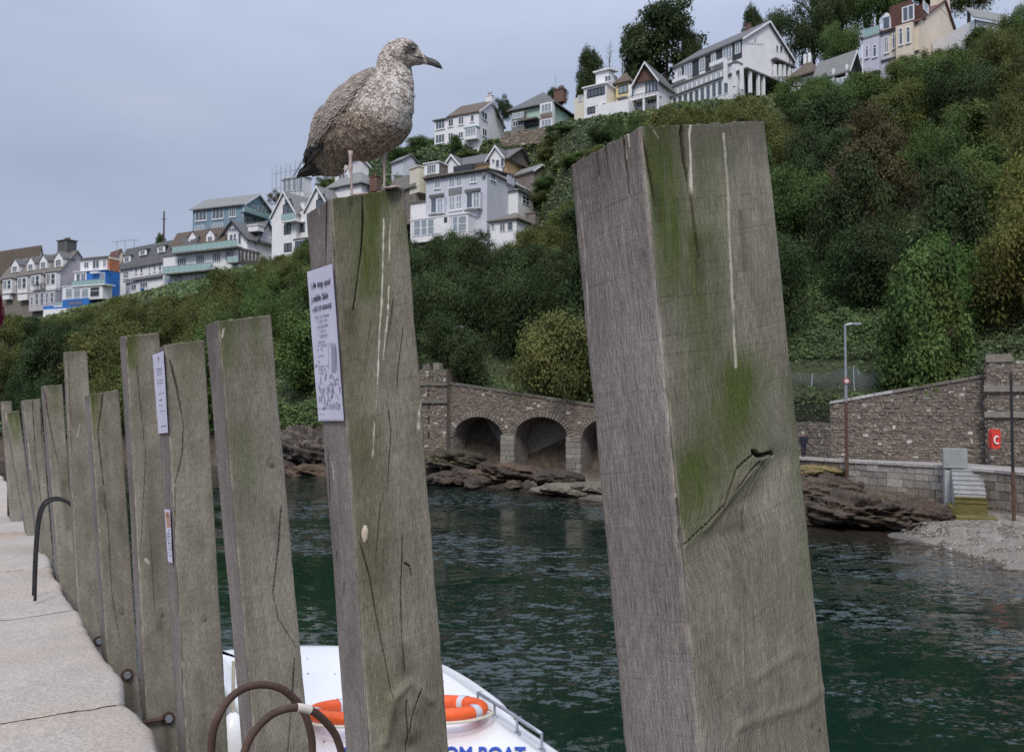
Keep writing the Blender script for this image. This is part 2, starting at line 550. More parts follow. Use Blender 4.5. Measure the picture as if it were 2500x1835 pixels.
# ------------------------------------------------------------------ water: one sheet to the horizon, darker deep, brown where it is shallow
xs = np.concatenate([[-1500, -600, -250], np.arange(-120, 121, 2.0), [250, 600, 1500]])
ys = np.concatenate([[-300, -60], np.arange(-10, 101, 1.5), [130, 300, 1500]])
gx, gy = np.meshgrid(xs, ys)
wv = np.stack([gx.ravel(), gy.ravel(), np.zeros(gx.size)], 1)
ii = np.arange(gx.size).reshape(gx.shape)
wf = np.stack([ii[:-1, :-1], ii[:-1, 1:], ii[1:, 1:], ii[1:, :-1]], -1).reshape(-1, 4)
pxw = CX + FPX * wv[:, 0] / np.maximum(wv[:, 1], 1)
ysh = np.interp(pxw, _cx, _ky[:, 1])
shal = np.clip(1 - (ysh - wv[:, 1]) / np.interp(pxw, [0, 1400, 1800, 2200], [4, 4, 7, 9]), 0, 1) * (wv[:, 1] > 5)
water = mesh_obj('water', wv, wf, None, smooth=True)
m, n, l, b = new_mat('harbour_water')
water.data.materials[0] = m
attr(water, 'shallow', shal)
wpx, wpy = proj(np.where(wv[:, 1:2] > 8, wv, np.array((0, 8.0, 0))))
wpx, wpy = wpx / D, wpy / D
gust_v = .02 + .35 * np.clip((fbm(wv[:, 0] * .11, wv[:, 1] * .19, 71, 3) - .56) * 6, 0, 1)
for line, hw in (([(560, 1128), (950, 1098), (1150, 1104), (1330, 1130), (1560, 1165)], 15), ([(900, 1186), (1100, 1212), (1330, 1262), (1620, 1312)], 24), ([(1700, 1215), (2000, 1240), (2300, 1300)], 30), ([(1700, 1330), (2000, 1372), (2300, 1440)], 25)):
    best = np.full(len(wv), 1e9)
    for (x0, y0), (x1, y1) in zip(line[:-1], line[1:]):
        t = np.clip(((wpx - x0) * (x1 - x0) + (wpy - y0) * (y1 - y0)) / ((x1 - x0) ** 2 + (y1 - y0) ** 2), 0, 1)
        best = np.minimum(best, np.hypot((wpx - x0 - t * (x1 - x0)) * .35, wpy - y0 - t * (y1 - y0)))
    gust_v = np.maximum(gust_v, np.exp(-(best / hw) ** 2) * (wv[:, 1] > 9))
attr(water, 'breeze', gust_v)
b.inputs['IOR'].default_value = 1.6
b.inputs['Roughness'].default_value = 0.05
b.inputs['Specular IOR Level'].default_value = 0.5
geo = n.new('ShaderNodeNewGeometry')
a = n.new('ShaderNodeAttribute'); a.attribute_name = 'shallow'
mx = n.new('ShaderNodeMix'); mx.data_type = 'RGBA'
mx.inputs[6].default_value = (.005, .017, .012, 1); mx.inputs[7].default_value = (.045, .034, .026, 1)
l.new(a.outputs['Fac'], mx.inputs[0]); l.new(mx.outputs[2], b.inputs['Base Color'])
def wn_(scale, sx, sy, det, rot=0.0):
    mp = n.new('ShaderNodeMapping'); mp.inputs['Scale'].default_value = (sx, sy, 1); mp.inputs['Rotation'].default_value = (0, 0, rot)
    l.new(geo.outputs['Position'], mp.inputs[0])
    t = n.new('ShaderNodeTexNoise'); t.inputs['Scale'].default_value = scale; t.inputs['Detail'].default_value = det; t.inputs['Roughness'].default_value = .55
    l.new(mp.outputs[0], t.inputs['Vector'])
    return t.outputs['Fac']
def mth(op, x, y):
    q = n.new('ShaderNodeMath'); q.operation = op
    for i, v in enumerate((x, y)):
        if isinstance(v, (int, float)): q.inputs[i].default_value = v
        else: l.new(v, q.inputs[i])
    return q.outputs[0]
def slopes(scale, sx, sy, det, rot):
    """a random slope field: two channels of a colour noise, centred on nought"""
    mp = n.new('ShaderNodeMapping'); mp.inputs['Scale'].default_value = (sx, sy, 1); mp.inputs['Rotation'].default_value = (0, 0, rot)
    l.new(geo.outputs['Position'], mp.inputs[0])
    t = n.new('ShaderNodeTexNoise'); t.inputs['Scale'].default_value = scale; t.inputs['Detail'].default_value = det; t.inputs['Roughness'].default_value = .6
    l.new(mp.outputs[0], t.inputs['Vector'])
    q = n.new('ShaderNodeVectorMath'); q.operation = 'SUBTRACT'; q.inputs[1].default_value = (.5, .5, .5); l.new(t.outputs['Color'], q.inputs[0])
    return q.outputs[0]
def vscale(v, f):
    q = n.new('ShaderNodeVectorMath'); q.operation = 'SCALE'; l.new(v, q.inputs[0])
    if isinstance(f, float): q.inputs['Scale'].default_value = f
    else: l.new(f, q.inputs['Scale'])
    return q.outputs[0]
def vadd(x, y):
    q = n.new('ShaderNodeVectorMath'); q.operation = 'ADD'; l.new(x, q.inputs[0]); l.new(y, q.inputs[1]); return q.outputs[0]
ga = n.new('ShaderNodeAttribute'); ga.attribute_name = 'breeze'
patch = n.new('ShaderNodeMapRange'); patch.inputs['From Min'].default_value = .40; patch.inputs['From Max'].default_value = .62; patch.inputs['To Min'].default_value = .25; patch.inputs['To Max'].default_value = 1.6
l.new(wn_(.55, .35, 1.0, 4, .15), patch.inputs['Value'])
gust = mth('ADD', mth('MULTIPLY', mth('MULTIPLY', ga.outputs['Fac'], patch.outputs[0]), 3.2), .085)
sl = vadd(vscale(slopes(4.2, .55, 1.0, 3, .15), gust), vadd(vscale(slopes(13.0, .7, 1.0, 2, -.1), mth('MULTIPLY', gust, .45)), vscale(slopes(.5, .6, 1.0, 2, .2), .10)))
ms = n.new('ShaderNodeVectorMath'); ms.operation = 'MULTIPLY'; ms.inputs[1].default_value = (.55, 1.35, 0); l.new(sl, ms.inputs[0])
up_ = n.new('ShaderNodeVectorMath'); up_.operation = 'ADD'; up_.inputs[1].default_value = (0, 0, 1); l.new(ms.outputs[0], up_.inputs[0])
nm = n.new('ShaderNodeVectorMath'); nm.operation = 'NORMALIZE'; l.new(up_.outputs[0], nm.inputs[0]); l.new(nm.outputs[0], b.inputs['Normal'])
props(water, 'dark green river water with wind ripples', 'water', kind='structure')

# ------------------------------------------------------------------ the stone quay the photographer stands on
QZ = 4.2
ROW = az(-33.2)                    # the line of the quay edge, away to the left
OUT = az(56.8)                     # square to it, out over the water
edge_px = [(372, 1690), (360, 1652), (335, 1590), (284, 1545), (274, 1500), (203, 1400), (165, 1338), (148, 1312), (100, 1210), (60, 1130), (20, 1062), (0, 1040)]
edge = np.array([G(x * D, y * D, QZ) for x, y in edge_px])
q0 = edge[1]
eu = (edge - q0) @ ROW
ew = (edge - q0) @ OUT
o_ = np.argsort(eu); eu, ew = eu[o_], ew[o_]


def edge_w(u):
    return np.interp(u, np.r_[-9, eu, 45], np.r_[ew[0] * 0, ew, np.clip(ew[-1], -.25, .25)])


granite = M('pale_granite', (.415, .37, .325), (.33, .293, .258), 2.6, 8, rough=.9, bump=.004, bscale=40, contrast=(.25, .75))
nt = granite.node_tree; n, l = nt.nodes, nt.links
bb = n['Principled BSDF']; base_link = bb.inputs['Base Color'].links[0].from_socket
tc = n.new('ShaderNodeTexCoord')
t2 = n.new('ShaderNodeTexNoise'); t2.inputs['Scale'].default_value = 1.1; t2.inputs['Detail'].default_value = 5; l.new(tc.outputs['Object'], t2.inputs['Vector'])
r2 = n.new('ShaderNodeMapRange'); r2.inputs['From Min'].default_value = .55; r2.inputs['From Max'].default_value = .75; r2.inputs['To Max'].default_value = .55
l.new(t2.outputs['Fac'], r2.inputs['Value'])
mxs = n.new('ShaderNodeMix'); mxs.data_type = 'RGBA'; l.new(r2.outputs[0], mxs.inputs[0]); l.new(base_link, mxs.inputs[6]); mxs.inputs[7].default_value = (.42, .31, .22, 1)
t3 = n.new('ShaderNodeTexNoise'); t3.inputs['Scale'].default_value = 55; t3.inputs['Detail'].default_value = 3; l.new(tc.outputs['Object'], t3.inputs['Vector'])
r3 = n.new('ShaderNodeMapRange'); r3.inputs['From Min'].default_value = .38; r3.inputs['From Max'].default_value = .62; r3.inputs['To Min'].default_value = .84; r3.inputs['To Max'].default_value = 1.14
l.new(t3.outputs['Fac'], r3.inputs['Value'])
vms = n.new('ShaderNodeVectorMath'); vms.operation = 'SCALE'; l.new(mxs.outputs[2], vms.inputs[0]); l.new(r3.outputs[0], vms.inputs['Scale'])
l.new(vms.outputs[0], bb.inputs['Base Color'])

mb = MB()
mb.box(q0 - np.array((0, 0, QZ)), ROW, OUT, (0, 0, 1), (-9, 45), (-16, -1.62), (-2, QZ - .02))
mb.box(q0 - np.array((0, 0, QZ)), ROW, OUT, (0, 0, 1), (-9, 45), (-1.62, -.18), (-2, QZ - .36))
quay = mb.build('quay', M('quay_masonry', (.20, .175, .16), (.10, .09, .08), 2.0, rough=.95, bump=.02))
props(quay, 'stone quay edged with large pale granite coping blocks', 'quay', kind='structure')
joints = [-9]
for (x, y) in ((276, 1541), (165, 1340), (118, 1244), (80, 1166), (38, 1096), (10, 1052)):
    joints.append(float((G(x * D, y * D, QZ) - q0) @ ROW))
joints = [-9, joints[1] - 1.55] + joints[1:]
while joints[-1] < 42: joints.append(joints[-1] + 1.9)
for si, (ua, ub) in enumerate(zip(joints[:-1], joints[1:])):
    nu, nv = max(6, int((ub - ua) / .04)) if ub < 16 else 8, 44
    us = np.linspace(ua + .008, ub - .008, min(nu, 70)); vs_ = np.linspace(0, 1, nv) ** .8
    verts = []
    gu, gv = np.meshgrid(us, vs_, indexing='ij')
    outer = edge_w(gu) + (fbm(gu * 2.3, si * 7.0 + gu * 0, 31, 3) - .5) * .06 + (fbm(gu * 7.7 + si * 3.3, gu * 0 + si, 33, 5) - .5) * .016
    dist_end = np.minimum(gu - ua, ub - gu)
    outer = outer - .025 * np.clip(1 - dist_end / .05, 0, 1) ** 2
    w = -1.6 + (outer + 1.6) * gv
    z = QZ + (fbm(gu * 2.2, w * 2.2, 35) - .5) * .035 + (fbm(gu * 13, w * 13, 36) - .5) * .014
    dedge = outer - w
    z = z - .026 * np.clip(1 - dedge / .035, 0, 1) ** 2 - .014 * np.clip(1 - dist_end / .03, 0, 1) ** 2
    pts = q0[None, None] * np.array((1, 1, 0)) + gu[..., None] * ROW + w[..., None] * OUT
    pts[..., 2] = z
    A, B_ = pts.shape[:2]
    flat = pts.reshape(-1, 3)
    bot = pts[:, -1].copy(); bot[:, 2] = QZ - .36; bot[:, :2] -= OUT[:2] * .03
    allv = np.vstack([flat, bot])
    id_ = np.arange(A * B_).reshape(A, B_)
    fs = [(id_[i, j], id_[i + 1, j], id_[i + 1, j + 1], id_[i, j + 1]) for i in range(A - 1) for j in range(B_ - 1)]
    nb_ = A * B_
    fs += [(id_[i, -1], id_[i + 1, -1], nb_ + i + 1, nb_ + i) for i in range(A - 1)]
    nrm = np.cross(flat[id_[1, 0]] - flat[id_[0, 0]], flat[id_[0, 1]] - flat[id_[0, 0]])
    if nrm[2] < 0: fs = [f[::-1] for f in fs]
    st = mesh_obj('coping_stone', allv, fs, granite, quay, smooth=True)
# ------------------------------------------------------------------ fender posts along the quay edge
def wood_material():
    m, n, l, b = new_mat('weathered_oak')
    b.inputs['Roughness'].default_value = 0.85
    b.inputs['Specular IOR Level'].default_value = 0.2
    at = {}
    for k in ('wd', 'crack', 'moss', 'lime', 'dark', 'face'):
        a = n.new('ShaderNodeAttribute'); a.attribute_name = k; at[k] = a
    def nz(scale, sx, sz, det=5, rough=.6):
        mp = n.new('ShaderNodeMapping'); mp.inputs['Scale'].default_value = (sx, 1, sz)
        l.new(at['wd'].outputs['Vector'], mp.inputs[0])
        t = n.new('ShaderNodeTexNoise'); t.inputs['Scale'].default_value = scale; t.inputs['Detail'].default_value = det; t.inputs['Roughness'].default_value = rough
        l.new(mp.outputs[0], t.inputs['Vector']); return t.outputs['Fac']
    def mr(v, a0, a1, b0, b1):
        q = n.new('ShaderNodeMapRange'); q.inputs['From Min'].default_value = a0; q.inputs['From Max'].default_value = a1
        q.inputs['To Min'].default_value = b0; q.inputs['To Max'].default_value = b1
        l.new(v, q.inputs['Value']); return q.outputs[0]
    def mix(f, x, y):
        q = n.new('ShaderNodeMix'); q.data_type = 'RGBA'
        for i, v in ((0, f), (6, x), (7, y)):
            if isinstance(v, (int, float)): q.inputs[i].default_value = v
            elif isinstance(v, tuple): q.inputs[i].default_value = (*v, 1)
            else: l.new(v, q.inputs[i])
        return q.outputs[2]
    def mul(x, y):
        q = n.new('ShaderNodeMath'); q.operation = 'MULTIPLY'
        for i, v in enumerate((x, y)):
            if isinstance(v, (int, float)): q.inputs[i].default_value = v
            else: l.new(v, q.inputs[i])
        return q.outputs[0]
    def scale(c, f):
        q = n.new('ShaderNodeVectorMath'); q.operation = 'SCALE'; l.new(c, q.inputs[0]); l.new(f, q.inputs['Scale']); return q.outputs[0]
    big = nz(2.6, 1.6, .7, 4)
    streak = nz(30, 1, .13, 6, .7)
    fibre = nz(330, 1, .10, 3, .65)
    blot = nz(14, 1, .5, 5, .7)
    saw = nz(130, .05, 1.0, 4, .6)
    speck = nz(420, 1, 1, 2)
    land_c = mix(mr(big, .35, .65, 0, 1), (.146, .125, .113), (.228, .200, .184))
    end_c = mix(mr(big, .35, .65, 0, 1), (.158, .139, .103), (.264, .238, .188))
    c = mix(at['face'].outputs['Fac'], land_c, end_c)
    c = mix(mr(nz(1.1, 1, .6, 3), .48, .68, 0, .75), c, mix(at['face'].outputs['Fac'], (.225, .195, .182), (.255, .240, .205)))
    c = scale(c, mr(streak, .3, .7, .85, 1.15))
    c = scale(c, mr(fibre, .3, .7, .62, 1.40))
    c = scale(c, mr(blot, .3, .7, .86, 1.14))
    c = scale(c, mr(saw, .30, .42, .74, 1.02))
    c = scale(c, mr(speck, .3, .7, .72, 1.28))
    mo = mul(at['moss'].outputs['Fac'], mr(streak, .25, .62, .55, 1.25))
    mcol = scale(mix(mr(speck, .3, .7, 0, 1), (.048, .068, .012), (.108, .126, .036)), mr(fibre, .3, .7, .7, 1.3))
    c = mix(mo, c, mcol)
    c = mix(mul(at['dark'].outputs['Fac'], mr(streak, .2, .7, .5, 1.1)), c, (.045, .036, .028))
    c = mix(mul(at['lime'].outputs['Fac'], mr(fibre, .25, .5, .55, 1)), c, (.68, .62, .52))
    c = mix(at['crack'].outputs['Fac'], c, (.018, .014, .010))
    l.new(c, b.inputs['Base Color'])
    hsum = n.new('ShaderNodeMath'); hsum.operation = 'ADD'; l.new(mul(fibre, .55), hsum.inputs[0]); l.new(mul(saw, .12), hsum.inputs[1])
    h2 = n.new('ShaderNodeMath'); h2.operation = 'ADD'; l.new(hsum.outputs[0], h2.inputs[0]); l.new(mul(streak, 1.0), h2.inputs[1])
    bp = n.new('ShaderNodeBump'); bp.inputs['Distance'].default_value = .0062; bp.inputs['Strength'].default_value = 1
    l.new(h2.outputs[0], bp.inputs['Height']); l.new(bp.outputs[0], b.inputs['Normal'])
    return m


OAK = wood_material()


def seg_dist(px, py, line):
    """distance in photo pixels from each point to a polyline, and how far along it (0..1)"""
    best = np.full(px.shape, 1e9); par = np.zeros(px.shape)
    n = len(line) - 1
    for i in range(n):
        (x0, y0), (x1, y1) = line[i], line[i + 1]
        dx, dy = x1 - x0, y1 - y0
        t = np.clip(((px - x0) * dx + (py - y0) * dy) / (dx * dx + dy * dy + 1e-9), 0, 1)
        d = np.hypot(px - x0 - t * dx, py - y0 - t * dy)
        k = d < best
        best = np.where(k, d, best); par = np.where(k, (i + t) / n, par)
    return best, par


def post(label, top, bot, ybot, depth, n1, n2, nz, twist=0.0, cracks=(), moss=(), lime=(), dark=(), knots=(), seed=1, dtop=0.0, scale=D, raised=(), swirl=()):
    """top / bot: the three upright edges (land side, near, water side) as seen in the photograph; a four-sided timber is built from them"""
    eL, eR = az(-33.2 + twist), az(56.8 + twist)
    def corners(tri, dep):
        (lx, ly), (mx_, my), (rx, ry) = [(a * scale, b_ * scale) for a, b_ in tri]
        m = P(mx_, my, dep)
        wl, wr = along(m, eL, lx), along(m, eR, rx)
        L = m + eL * wl; R_ = m + eR * wr
        L[2] = zfor(L[0], L[1], ly); R_[2] = zfor(R_[0], R_[1], ry)
        return np.array([m, R_, L + R_ - m, L])
    T = corners(top, depth + dtop)
    B = corners([(bot[0], ybot), (bot[1], ybot), (bot[2], ybot)], depth)
    # carry the four edges down to the harbour bed
    low = []
    for t, b_ in zip(T, B):
        k = (t[2] + 0.6) / (t[2] - b_[2])
        low.append(t + (b_ - t) * k)
    low = np.array(low)
    # perimeter: near -> water side -> back -> land side -> near
    per, fac = [], []
    for (i, j, nn_, ff) in ((0, 1, n1, 1.0), (1, 2, 6, 0.5), (2, 3, 6, 0.5), (3, 0, n2, 0.0)):
        for q in range(nn_):
            t = q / nn_
            wgt = np.zeros(4); wgt[i] = 1 - t; wgt[j] = t
            per.append(wgt); fac.append(ff)
    per = np.array(per); fac = np.array(fac); n = len(per)
    kv = max(.1, float((B[:, 2].min() - low[0, 2]) / (T[:, 2].max() - low[0, 2])) - .03)
    hs = np.r_[np.linspace(0, kv, 10)[:-1], np.linspace(kv, 1, nz)]
    vt = per @ T; vb = per @ low
    V = vb[None] * (1 - hs[:, None, None]) + vt[None] * hs[:, None, None]
    cen = low.mean(0)[None] * (1 - hs[:, None]) + T.mean(0)[None] * hs[:, None]
    sL, sR = np.linalg.norm(T[3] - T[0]), np.linalg.norm(T[1] - T[0])
    H = np.linalg.norm(T[0] - low[0])
    # running measure round the timber and up it, in metres
    pm = np.concatenate([np.linspace(0, sR, n1, endpoint=False), sR + np.linspace(0, .25, 6, endpoint=False), sR + .25 + np.linspace(0, .25, 6, endpoint=False), -sL + np.linspace(0, sL, n2, endpoint=False)])
    UU = np.broadcast_to(pm[None], V.shape[:2]); HH = np.broadcast_to((hs * H)[:, None], V.shape[:2]); FF = np.broadcast_to(fac[None], V.shape[:2])
    nrmR, nrmL = -eL, -eR
    N = np.zeros(V.shape)
    ang = [nrmR, eR, eL, nrmL]
    for f_, nv in zip((slice(0, n1), slice(n1, n1 + 6), slice(n1 + 6, n1 + 12), slice(n1 + 12, n)), ang):
        N[:, f_] = nv
    PX, PY = proj(V)
    disp = np.zeros(V.shape[:2]); crack = np.zeros_like(disp); mossv = np.zeros_like(disp); limev = np.zeros_like(disp); darkv = np.zeros_like(disp)
    disp += (fbm(UU * 60, HH * 1.5, seed) - .5) * .0035 + (fbm(UU * 4, HH * 3, seed + 3) - .5) * .007
    disp += (fbm(UU * 3, HH * 45, seed + 9) - .5) * .0006
    for (line, w, dep, *two) in cracks:
        w = w * (.85 if w > 4.5 else .62)
        d, t = seg_dist(PX, PY, [(x * scale, y * scale) for x, y in line])
        d = d + (fbm(HH * 40, UU * 0, seed + len(line)) - .5) * w * (.35 if w > 7 else .12 if dep < .005 else .45)
        wv_ = w * (1.1 - .6 * t) * (.45 + 1.1 * fbm(HH * 9, UU * 0 + seed, seed + 5)) * np.clip(t * 14 + .35, 0, 1)
        prof = np.clip(1.15 - d / (wv_ + .15), 0, 1)
        m_ = (FF == two[0]) if two else 1
        prof = prof * m_
        disp -= prof * dep * (1.3 if w > 2.2 else 0); crack = np.maximum(crack, np.clip(prof * 1.9, 0, 1) * min(.92, dep / .005))
    UG = UU.copy()
    for (line, w, lean) in swirl:
        d, t = seg_dist(PX, PY, [(x * scale, y * scale) for x, y in line])
        k_ = np.exp(-(d / w) ** 2) * (FF == 1)
        UG = UG - k_ * lean * (HH - float((HH * k_).sum() / (k_.sum() + 1e-9)))
    for (line, w, amt) in raised:
        d, t = seg_dist(PX, PY, [(x * scale, y * scale) for x, y in line])
        disp += amt * np.exp(-(d / w) ** 2)
    for (line, w, amt, fsel) in moss:
        d, t = seg_dist(PX, PY, [(x * scale, y * scale) for x, y in line])
        g = np.exp(-(d / (w * 1.45)) ** 2) * amt * 1.1 * (FF == fsel) * (1 - .35 * t)
        mossv = np.maximum(mossv, g * (.65 + .7 * fbm(UU * 30, HH * 4, seed + 40)))
    for (line, w, amt, broken) in lime:
        d, t = seg_dist(PX, PY, [(x * scale, y * scale) for x, y in line])
        d = d + (fbm(HH * 60, UU * 60, seed + 50) - .5) * w * 1.2
        w = w * .72
        g = np.clip(1.3 - d / w, 0, 1) * amt * np.clip(2.2 * (fbm(HH * 35, UU * 20, seed + 51) - broken) + .6, 0, 1)
        limev = np.maximum(limev, g)
    for (line, w, amt) in dark:
        d, t = seg_dist(PX, PY, [(x * scale, y * scale) for x, y in line])
        darkv = np.maximum(darkv, np.exp(-(d / w) ** 2) * amt)
    for (kx, ky, kr, kd) in knots:
        d = np.hypot(PX - kx * scale, (PY - ky * scale) * .8) / kr
        disp += kd * np.exp(-d ** 2) * np.cos(d * 4.5)
        darkv = np.maximum(darkv, .65 * np.exp(-(d * 1.6) ** 2))
    # soft arrises, worn unevenly
    cd = np.minimum(np.minimum(np.abs(UU), np.abs(UU - sR)), np.abs(UU + sL))
    arris = np.clip(1 - cd / .012, 0, 1) ** 2
    wear = .002 + .007 * fbm(HH * 7, UU * 0 + seed, seed + 60) ** 2 + .002 * fbm(HH * 30, UU * 0, seed + 61)
    V = V + N * disp[..., None]
    tocen = cen[:, None] - V; tocen[..., 2] = 0
    tocen /= np.linalg.norm(tocen, axis=-1, keepdims=True) + 1e-9
    V = V + tocen * (arris * wear)[..., None]
    limev = np.maximum(limev, .42 * arris * np.clip(fbm(HH * 22, UU * 0 + seed, seed + 64) * 2.4 - .7, 0, 1) * (np.abs(UU) < .02))
    # ragged sawn top
    topw = np.clip(1 - (1 - hs) * H / .06, 0, 1)[:, None]
    V[..., 2] += topw * ((fbm(UU * 55, UU * 0, seed + 70) - .5) * .008 + (fbm(UU * 150, UU * 0, seed + 71) - .5) * .004)
    darkv = np.maximum(darkv, .5 * np.clip(1 - (1 - hs[:, None]) * H / (.03 + .12 * fbm(UU * 40, UU * 0, seed + 72)), 0, 1) * np.ones_like(darkv))
    nrow = len(hs)
    idx = np.arange(nrow * n).reshape(nrow, n)
    nxt = np.roll(idx, -1, axis=1)
    f = np.stack([idx[:-1], nxt[:-1], nxt[1:], idx[1:]], -1).reshape(-1, 4)
    verts = V.reshape(-1, 3)
    # top: shrink towards the middle
    capn = 6
    ring = V[-1]; c0 = ring.mean(0)
    caps = []; capf = []
    prev = idx[-1]; cnt = len(verts)
    for q in range(1, capn + 1):
        t = q / capn * .985
        rr = ring * (1 - t) + c0 * t
        rr = rr.copy(); rr[:, 2] += (fbm(rr[:, 0] * 60, rr[:, 1] * 60, seed + 80) - .5) * .01
        caps.append(rr); cur = np.arange(cnt, cnt + n); cnt += n
        capf.append(np.stack([prev, np.roll(prev, -1), np.roll(cur, -1), cur], -1)); prev = cur
    verts = np.vstack([verts] + caps); f = np.vstack([f] + capf)
    root = thing('fender_post', label, 'post', low.mean(0), 'fender posts along the quay edge')
    o = mesh_obj('timber', verts, f, OAK, root, smooth=True)
    ex = capn * n
    def pad(a, v): return np.r_[a.ravel(), np.full(ex, v)]
    wd = np.stack([pad(UG + seed * 1.7, 0), pad(FF * 3.0 + seed, 5), pad(HH + seed * .37, 0)], -1)
    wd[-ex:, 0] = verts[-ex:, 0]; wd[-ex:, 2] = verts[-ex:, 1] * 12
    attr(o, 'wd', wd, 'FLOAT_VECTOR')
    attr(o, 'crack', pad(crack, 0)); attr(o, 'moss', pad(mossv, .5)); attr(o, 'lime', pad(limev, .25)); attr(o, 'dark', pad(darkv, .3)); attr(o, 'face', pad(FF, .8))
    root['_f'] = 0
    del root['_f']
    return root, dict(T=T, B=B, low=low, eL=eL, eR=eR)


def on_land_face(g, px, py, off=.004):
    """where a photo pixel meets the land-side face of a post"""
    n = -g['eR']; A, Bq, C = g['T'][0], g['B'][0], g['T'][3]
    nn = np.cross(Bq - A, C - A); nn /= np.linalg.norm(nn)
    if nn @ n < 0: nn = -nn
    d = ray(px, py); o = np.array((0, 0, EYE))
    t = ((A - o) @ nn) / (d @ nn)
    return o + d * t + nn * off, nn


def on_end_face(g, px, py, off=.004):
    n = -g['eL']; A, Bq, C = g['T'][0], g['B'][0], g['T'][1]
    nn = np.cross(Bq - A, C - A); nn /= np.linalg.norm(nn)
    if nn @ n < 0: nn = -nn
    d = ray(px, py); o = np.array((0, 0, EYE))
    t = ((A - o) @ nn) / (d @ nn)
    return o + d * t + nn * off, nn


def c2s(c):
    """crop corner and scale -> function from crop pixel to displayed-photo units used in the post tables"""
    return lambda x, y: ((c[0] + x * c[2]) / D, (c[1] + y * c[2]) / D)


k2 = c2s((1380, 280, 660 / 1759)); k3 = c2s((1400, 900, 660 / 1166))
big, bg = post('thick fender post nearest the camera, wide mossy face with a split knot',
    [(1250, 362), (1410, 279), (1686, 267)], (1368.7, 1540, 1829), 1652, 1.19, 215, 115, 640, twist=-9, seed=11,
    cracks=[([k2(487, 90), k2(530, 260), k2(565, 430), k2(590, 600)], 5, .006, 1), ([k2(755, 75), k2(775, 280), k2(820, 540), k2(850, 800), k2(870, 940)], 6, .010, 1),
            ([k2(200, 230), k2(220, 400)], 3, .004, 0), ([k2(260, 200), k2(290, 420)], 3, .004, 0), ([k2(375, 150), k2(415, 520)], 4, .006, 0),
            ([k3(765, 352), k3(790, 375), k3(815, 372), k3(850, 360), k3(864, 372)], 8.5, .014, 1), ([k3(765, 372), k3(700, 430), k3(640, 580), k3(560, 670), k3(455, 770)], 4.4, .0042, 1),
            ([k3(800, 400), k3(745, 450), k3(690, 520)], 4.4, .0042, 1), ([k3(820, 400), k3(760, 520), k3(730, 640)], 4.2, .0032, 1), ([k3(440, 560), k3(450, 680), k3(455, 780)], 4, .006),
            ([k2(50, 750), k2(75, 870), k2(90, 960)], 3, .006, 0), ([k2(100, 680), k2(300, 590), k2(500, 500)], 2.2, .002, 0), ([k2(530, 560), k2(830, 545), k2(1260, 510)], 2, .002, 1),
            ([k2(600, 1190), k2(900, 1165), k2(1060, 1160)], 2, .002, 1), ([k2(600, 1440), k2(850, 1420), k2(1080, 1400)], 2, .002, 1), ([k2(640, 1560), k2(1000, 1520), k2(1430, 1470)], 2, .002, 1),
            ([k3(70, 130), k3(250, 100), k3(395, 90)], 2, .0015, 0)],
    moss=[([k2(600, 120), k2(640, 500), k2(690, 850), k2(690, 1100)], 42, 1.0, 1), ([k2(860, 820), k2(880, 1200), k2(920, 1500), k2(940, 1800)], 52, .75, 1), ([k2(950, 250), k2(950, 800)], 48, .55, 1),
          ([k3(700, 60), k3(640, 330), k3(560, 480), k3(470, 600)], 58, .95, 1), ([k3(930, 60), k3(985, 500), k3(1010, 950)], 26, .45, 1), ([k3(520, 420), k3(470, 560)], 40, .9, 1), ([k3(750, 150), k3(900, 420)], 60, .4, 1)],
    lime=[([k2(818, 65), k2(808, 130), k2(818, 300), k2(820, 540)], 4.5, 1, .2), ([k2(1030, 120), k2(1055, 480), k2(1065, 800), k2(1095, 1300), k2(1110, 1640)], 4.5, .65, .35), ([k2(375, 130), k2(400, 290)], 3, .8, .3), ([k2(408, 120), k2(418, 205)], 2.5, .9, .3),
          ([k2(570, 90), k2(610, 150)], 3, .5, .4), ([k2(95, 560), k2(130, 940), k2(160, 1500)], 1.5, .5, .5), ([k3(725, 1040), k3(735, 1370)], 2, .35, .45), ([k3(440, 540), k3(460, 740)], 3, .45, .45)],
    dark=[([k2(1140, 640), k2(1150, 760), k2(1165, 1000)], 9, .5), ([k2(595, 480), k2(605, 680)], 12, .45), ([k2(860, 830), k2(880, 1050)], 14, .45), ([k3(640, 700), k3(700, 670)], 14, .45), ([k3(725, 620), k3(730, 690)], 8, .6), ([k3(690, 500), k3(630, 600)], 14, .4), ([k3(1025, 1525), k3(1025, 1545)], 3, 1), ([k3(1062, 1556), k3(1062, 1562)], 3, 1), ([k3(800, 400), k3(820, 420)], 8, .5)],
    raised=[([k3(800, 380), k3(640, 560), k3(470, 740)], 30, .004), ([k3(740, 460), k3(560, 690)], 10, .003), ([k3(880, 390), k3(790, 560)], 30, -.006), ([k3(720, 1540), k3(850, 1490), k3(1000, 1440), k3(1080, 1380)], 14, .0025), ([k3(790, 1330), k3(950, 1220)], 12, .002)],
    swirl=[([k3(850, 370), k3(640, 590), k3(455, 770)], 75, .85), ([k3(720, 1560), k3(900, 1460), k3(1080, 1390)], 60, .5)])

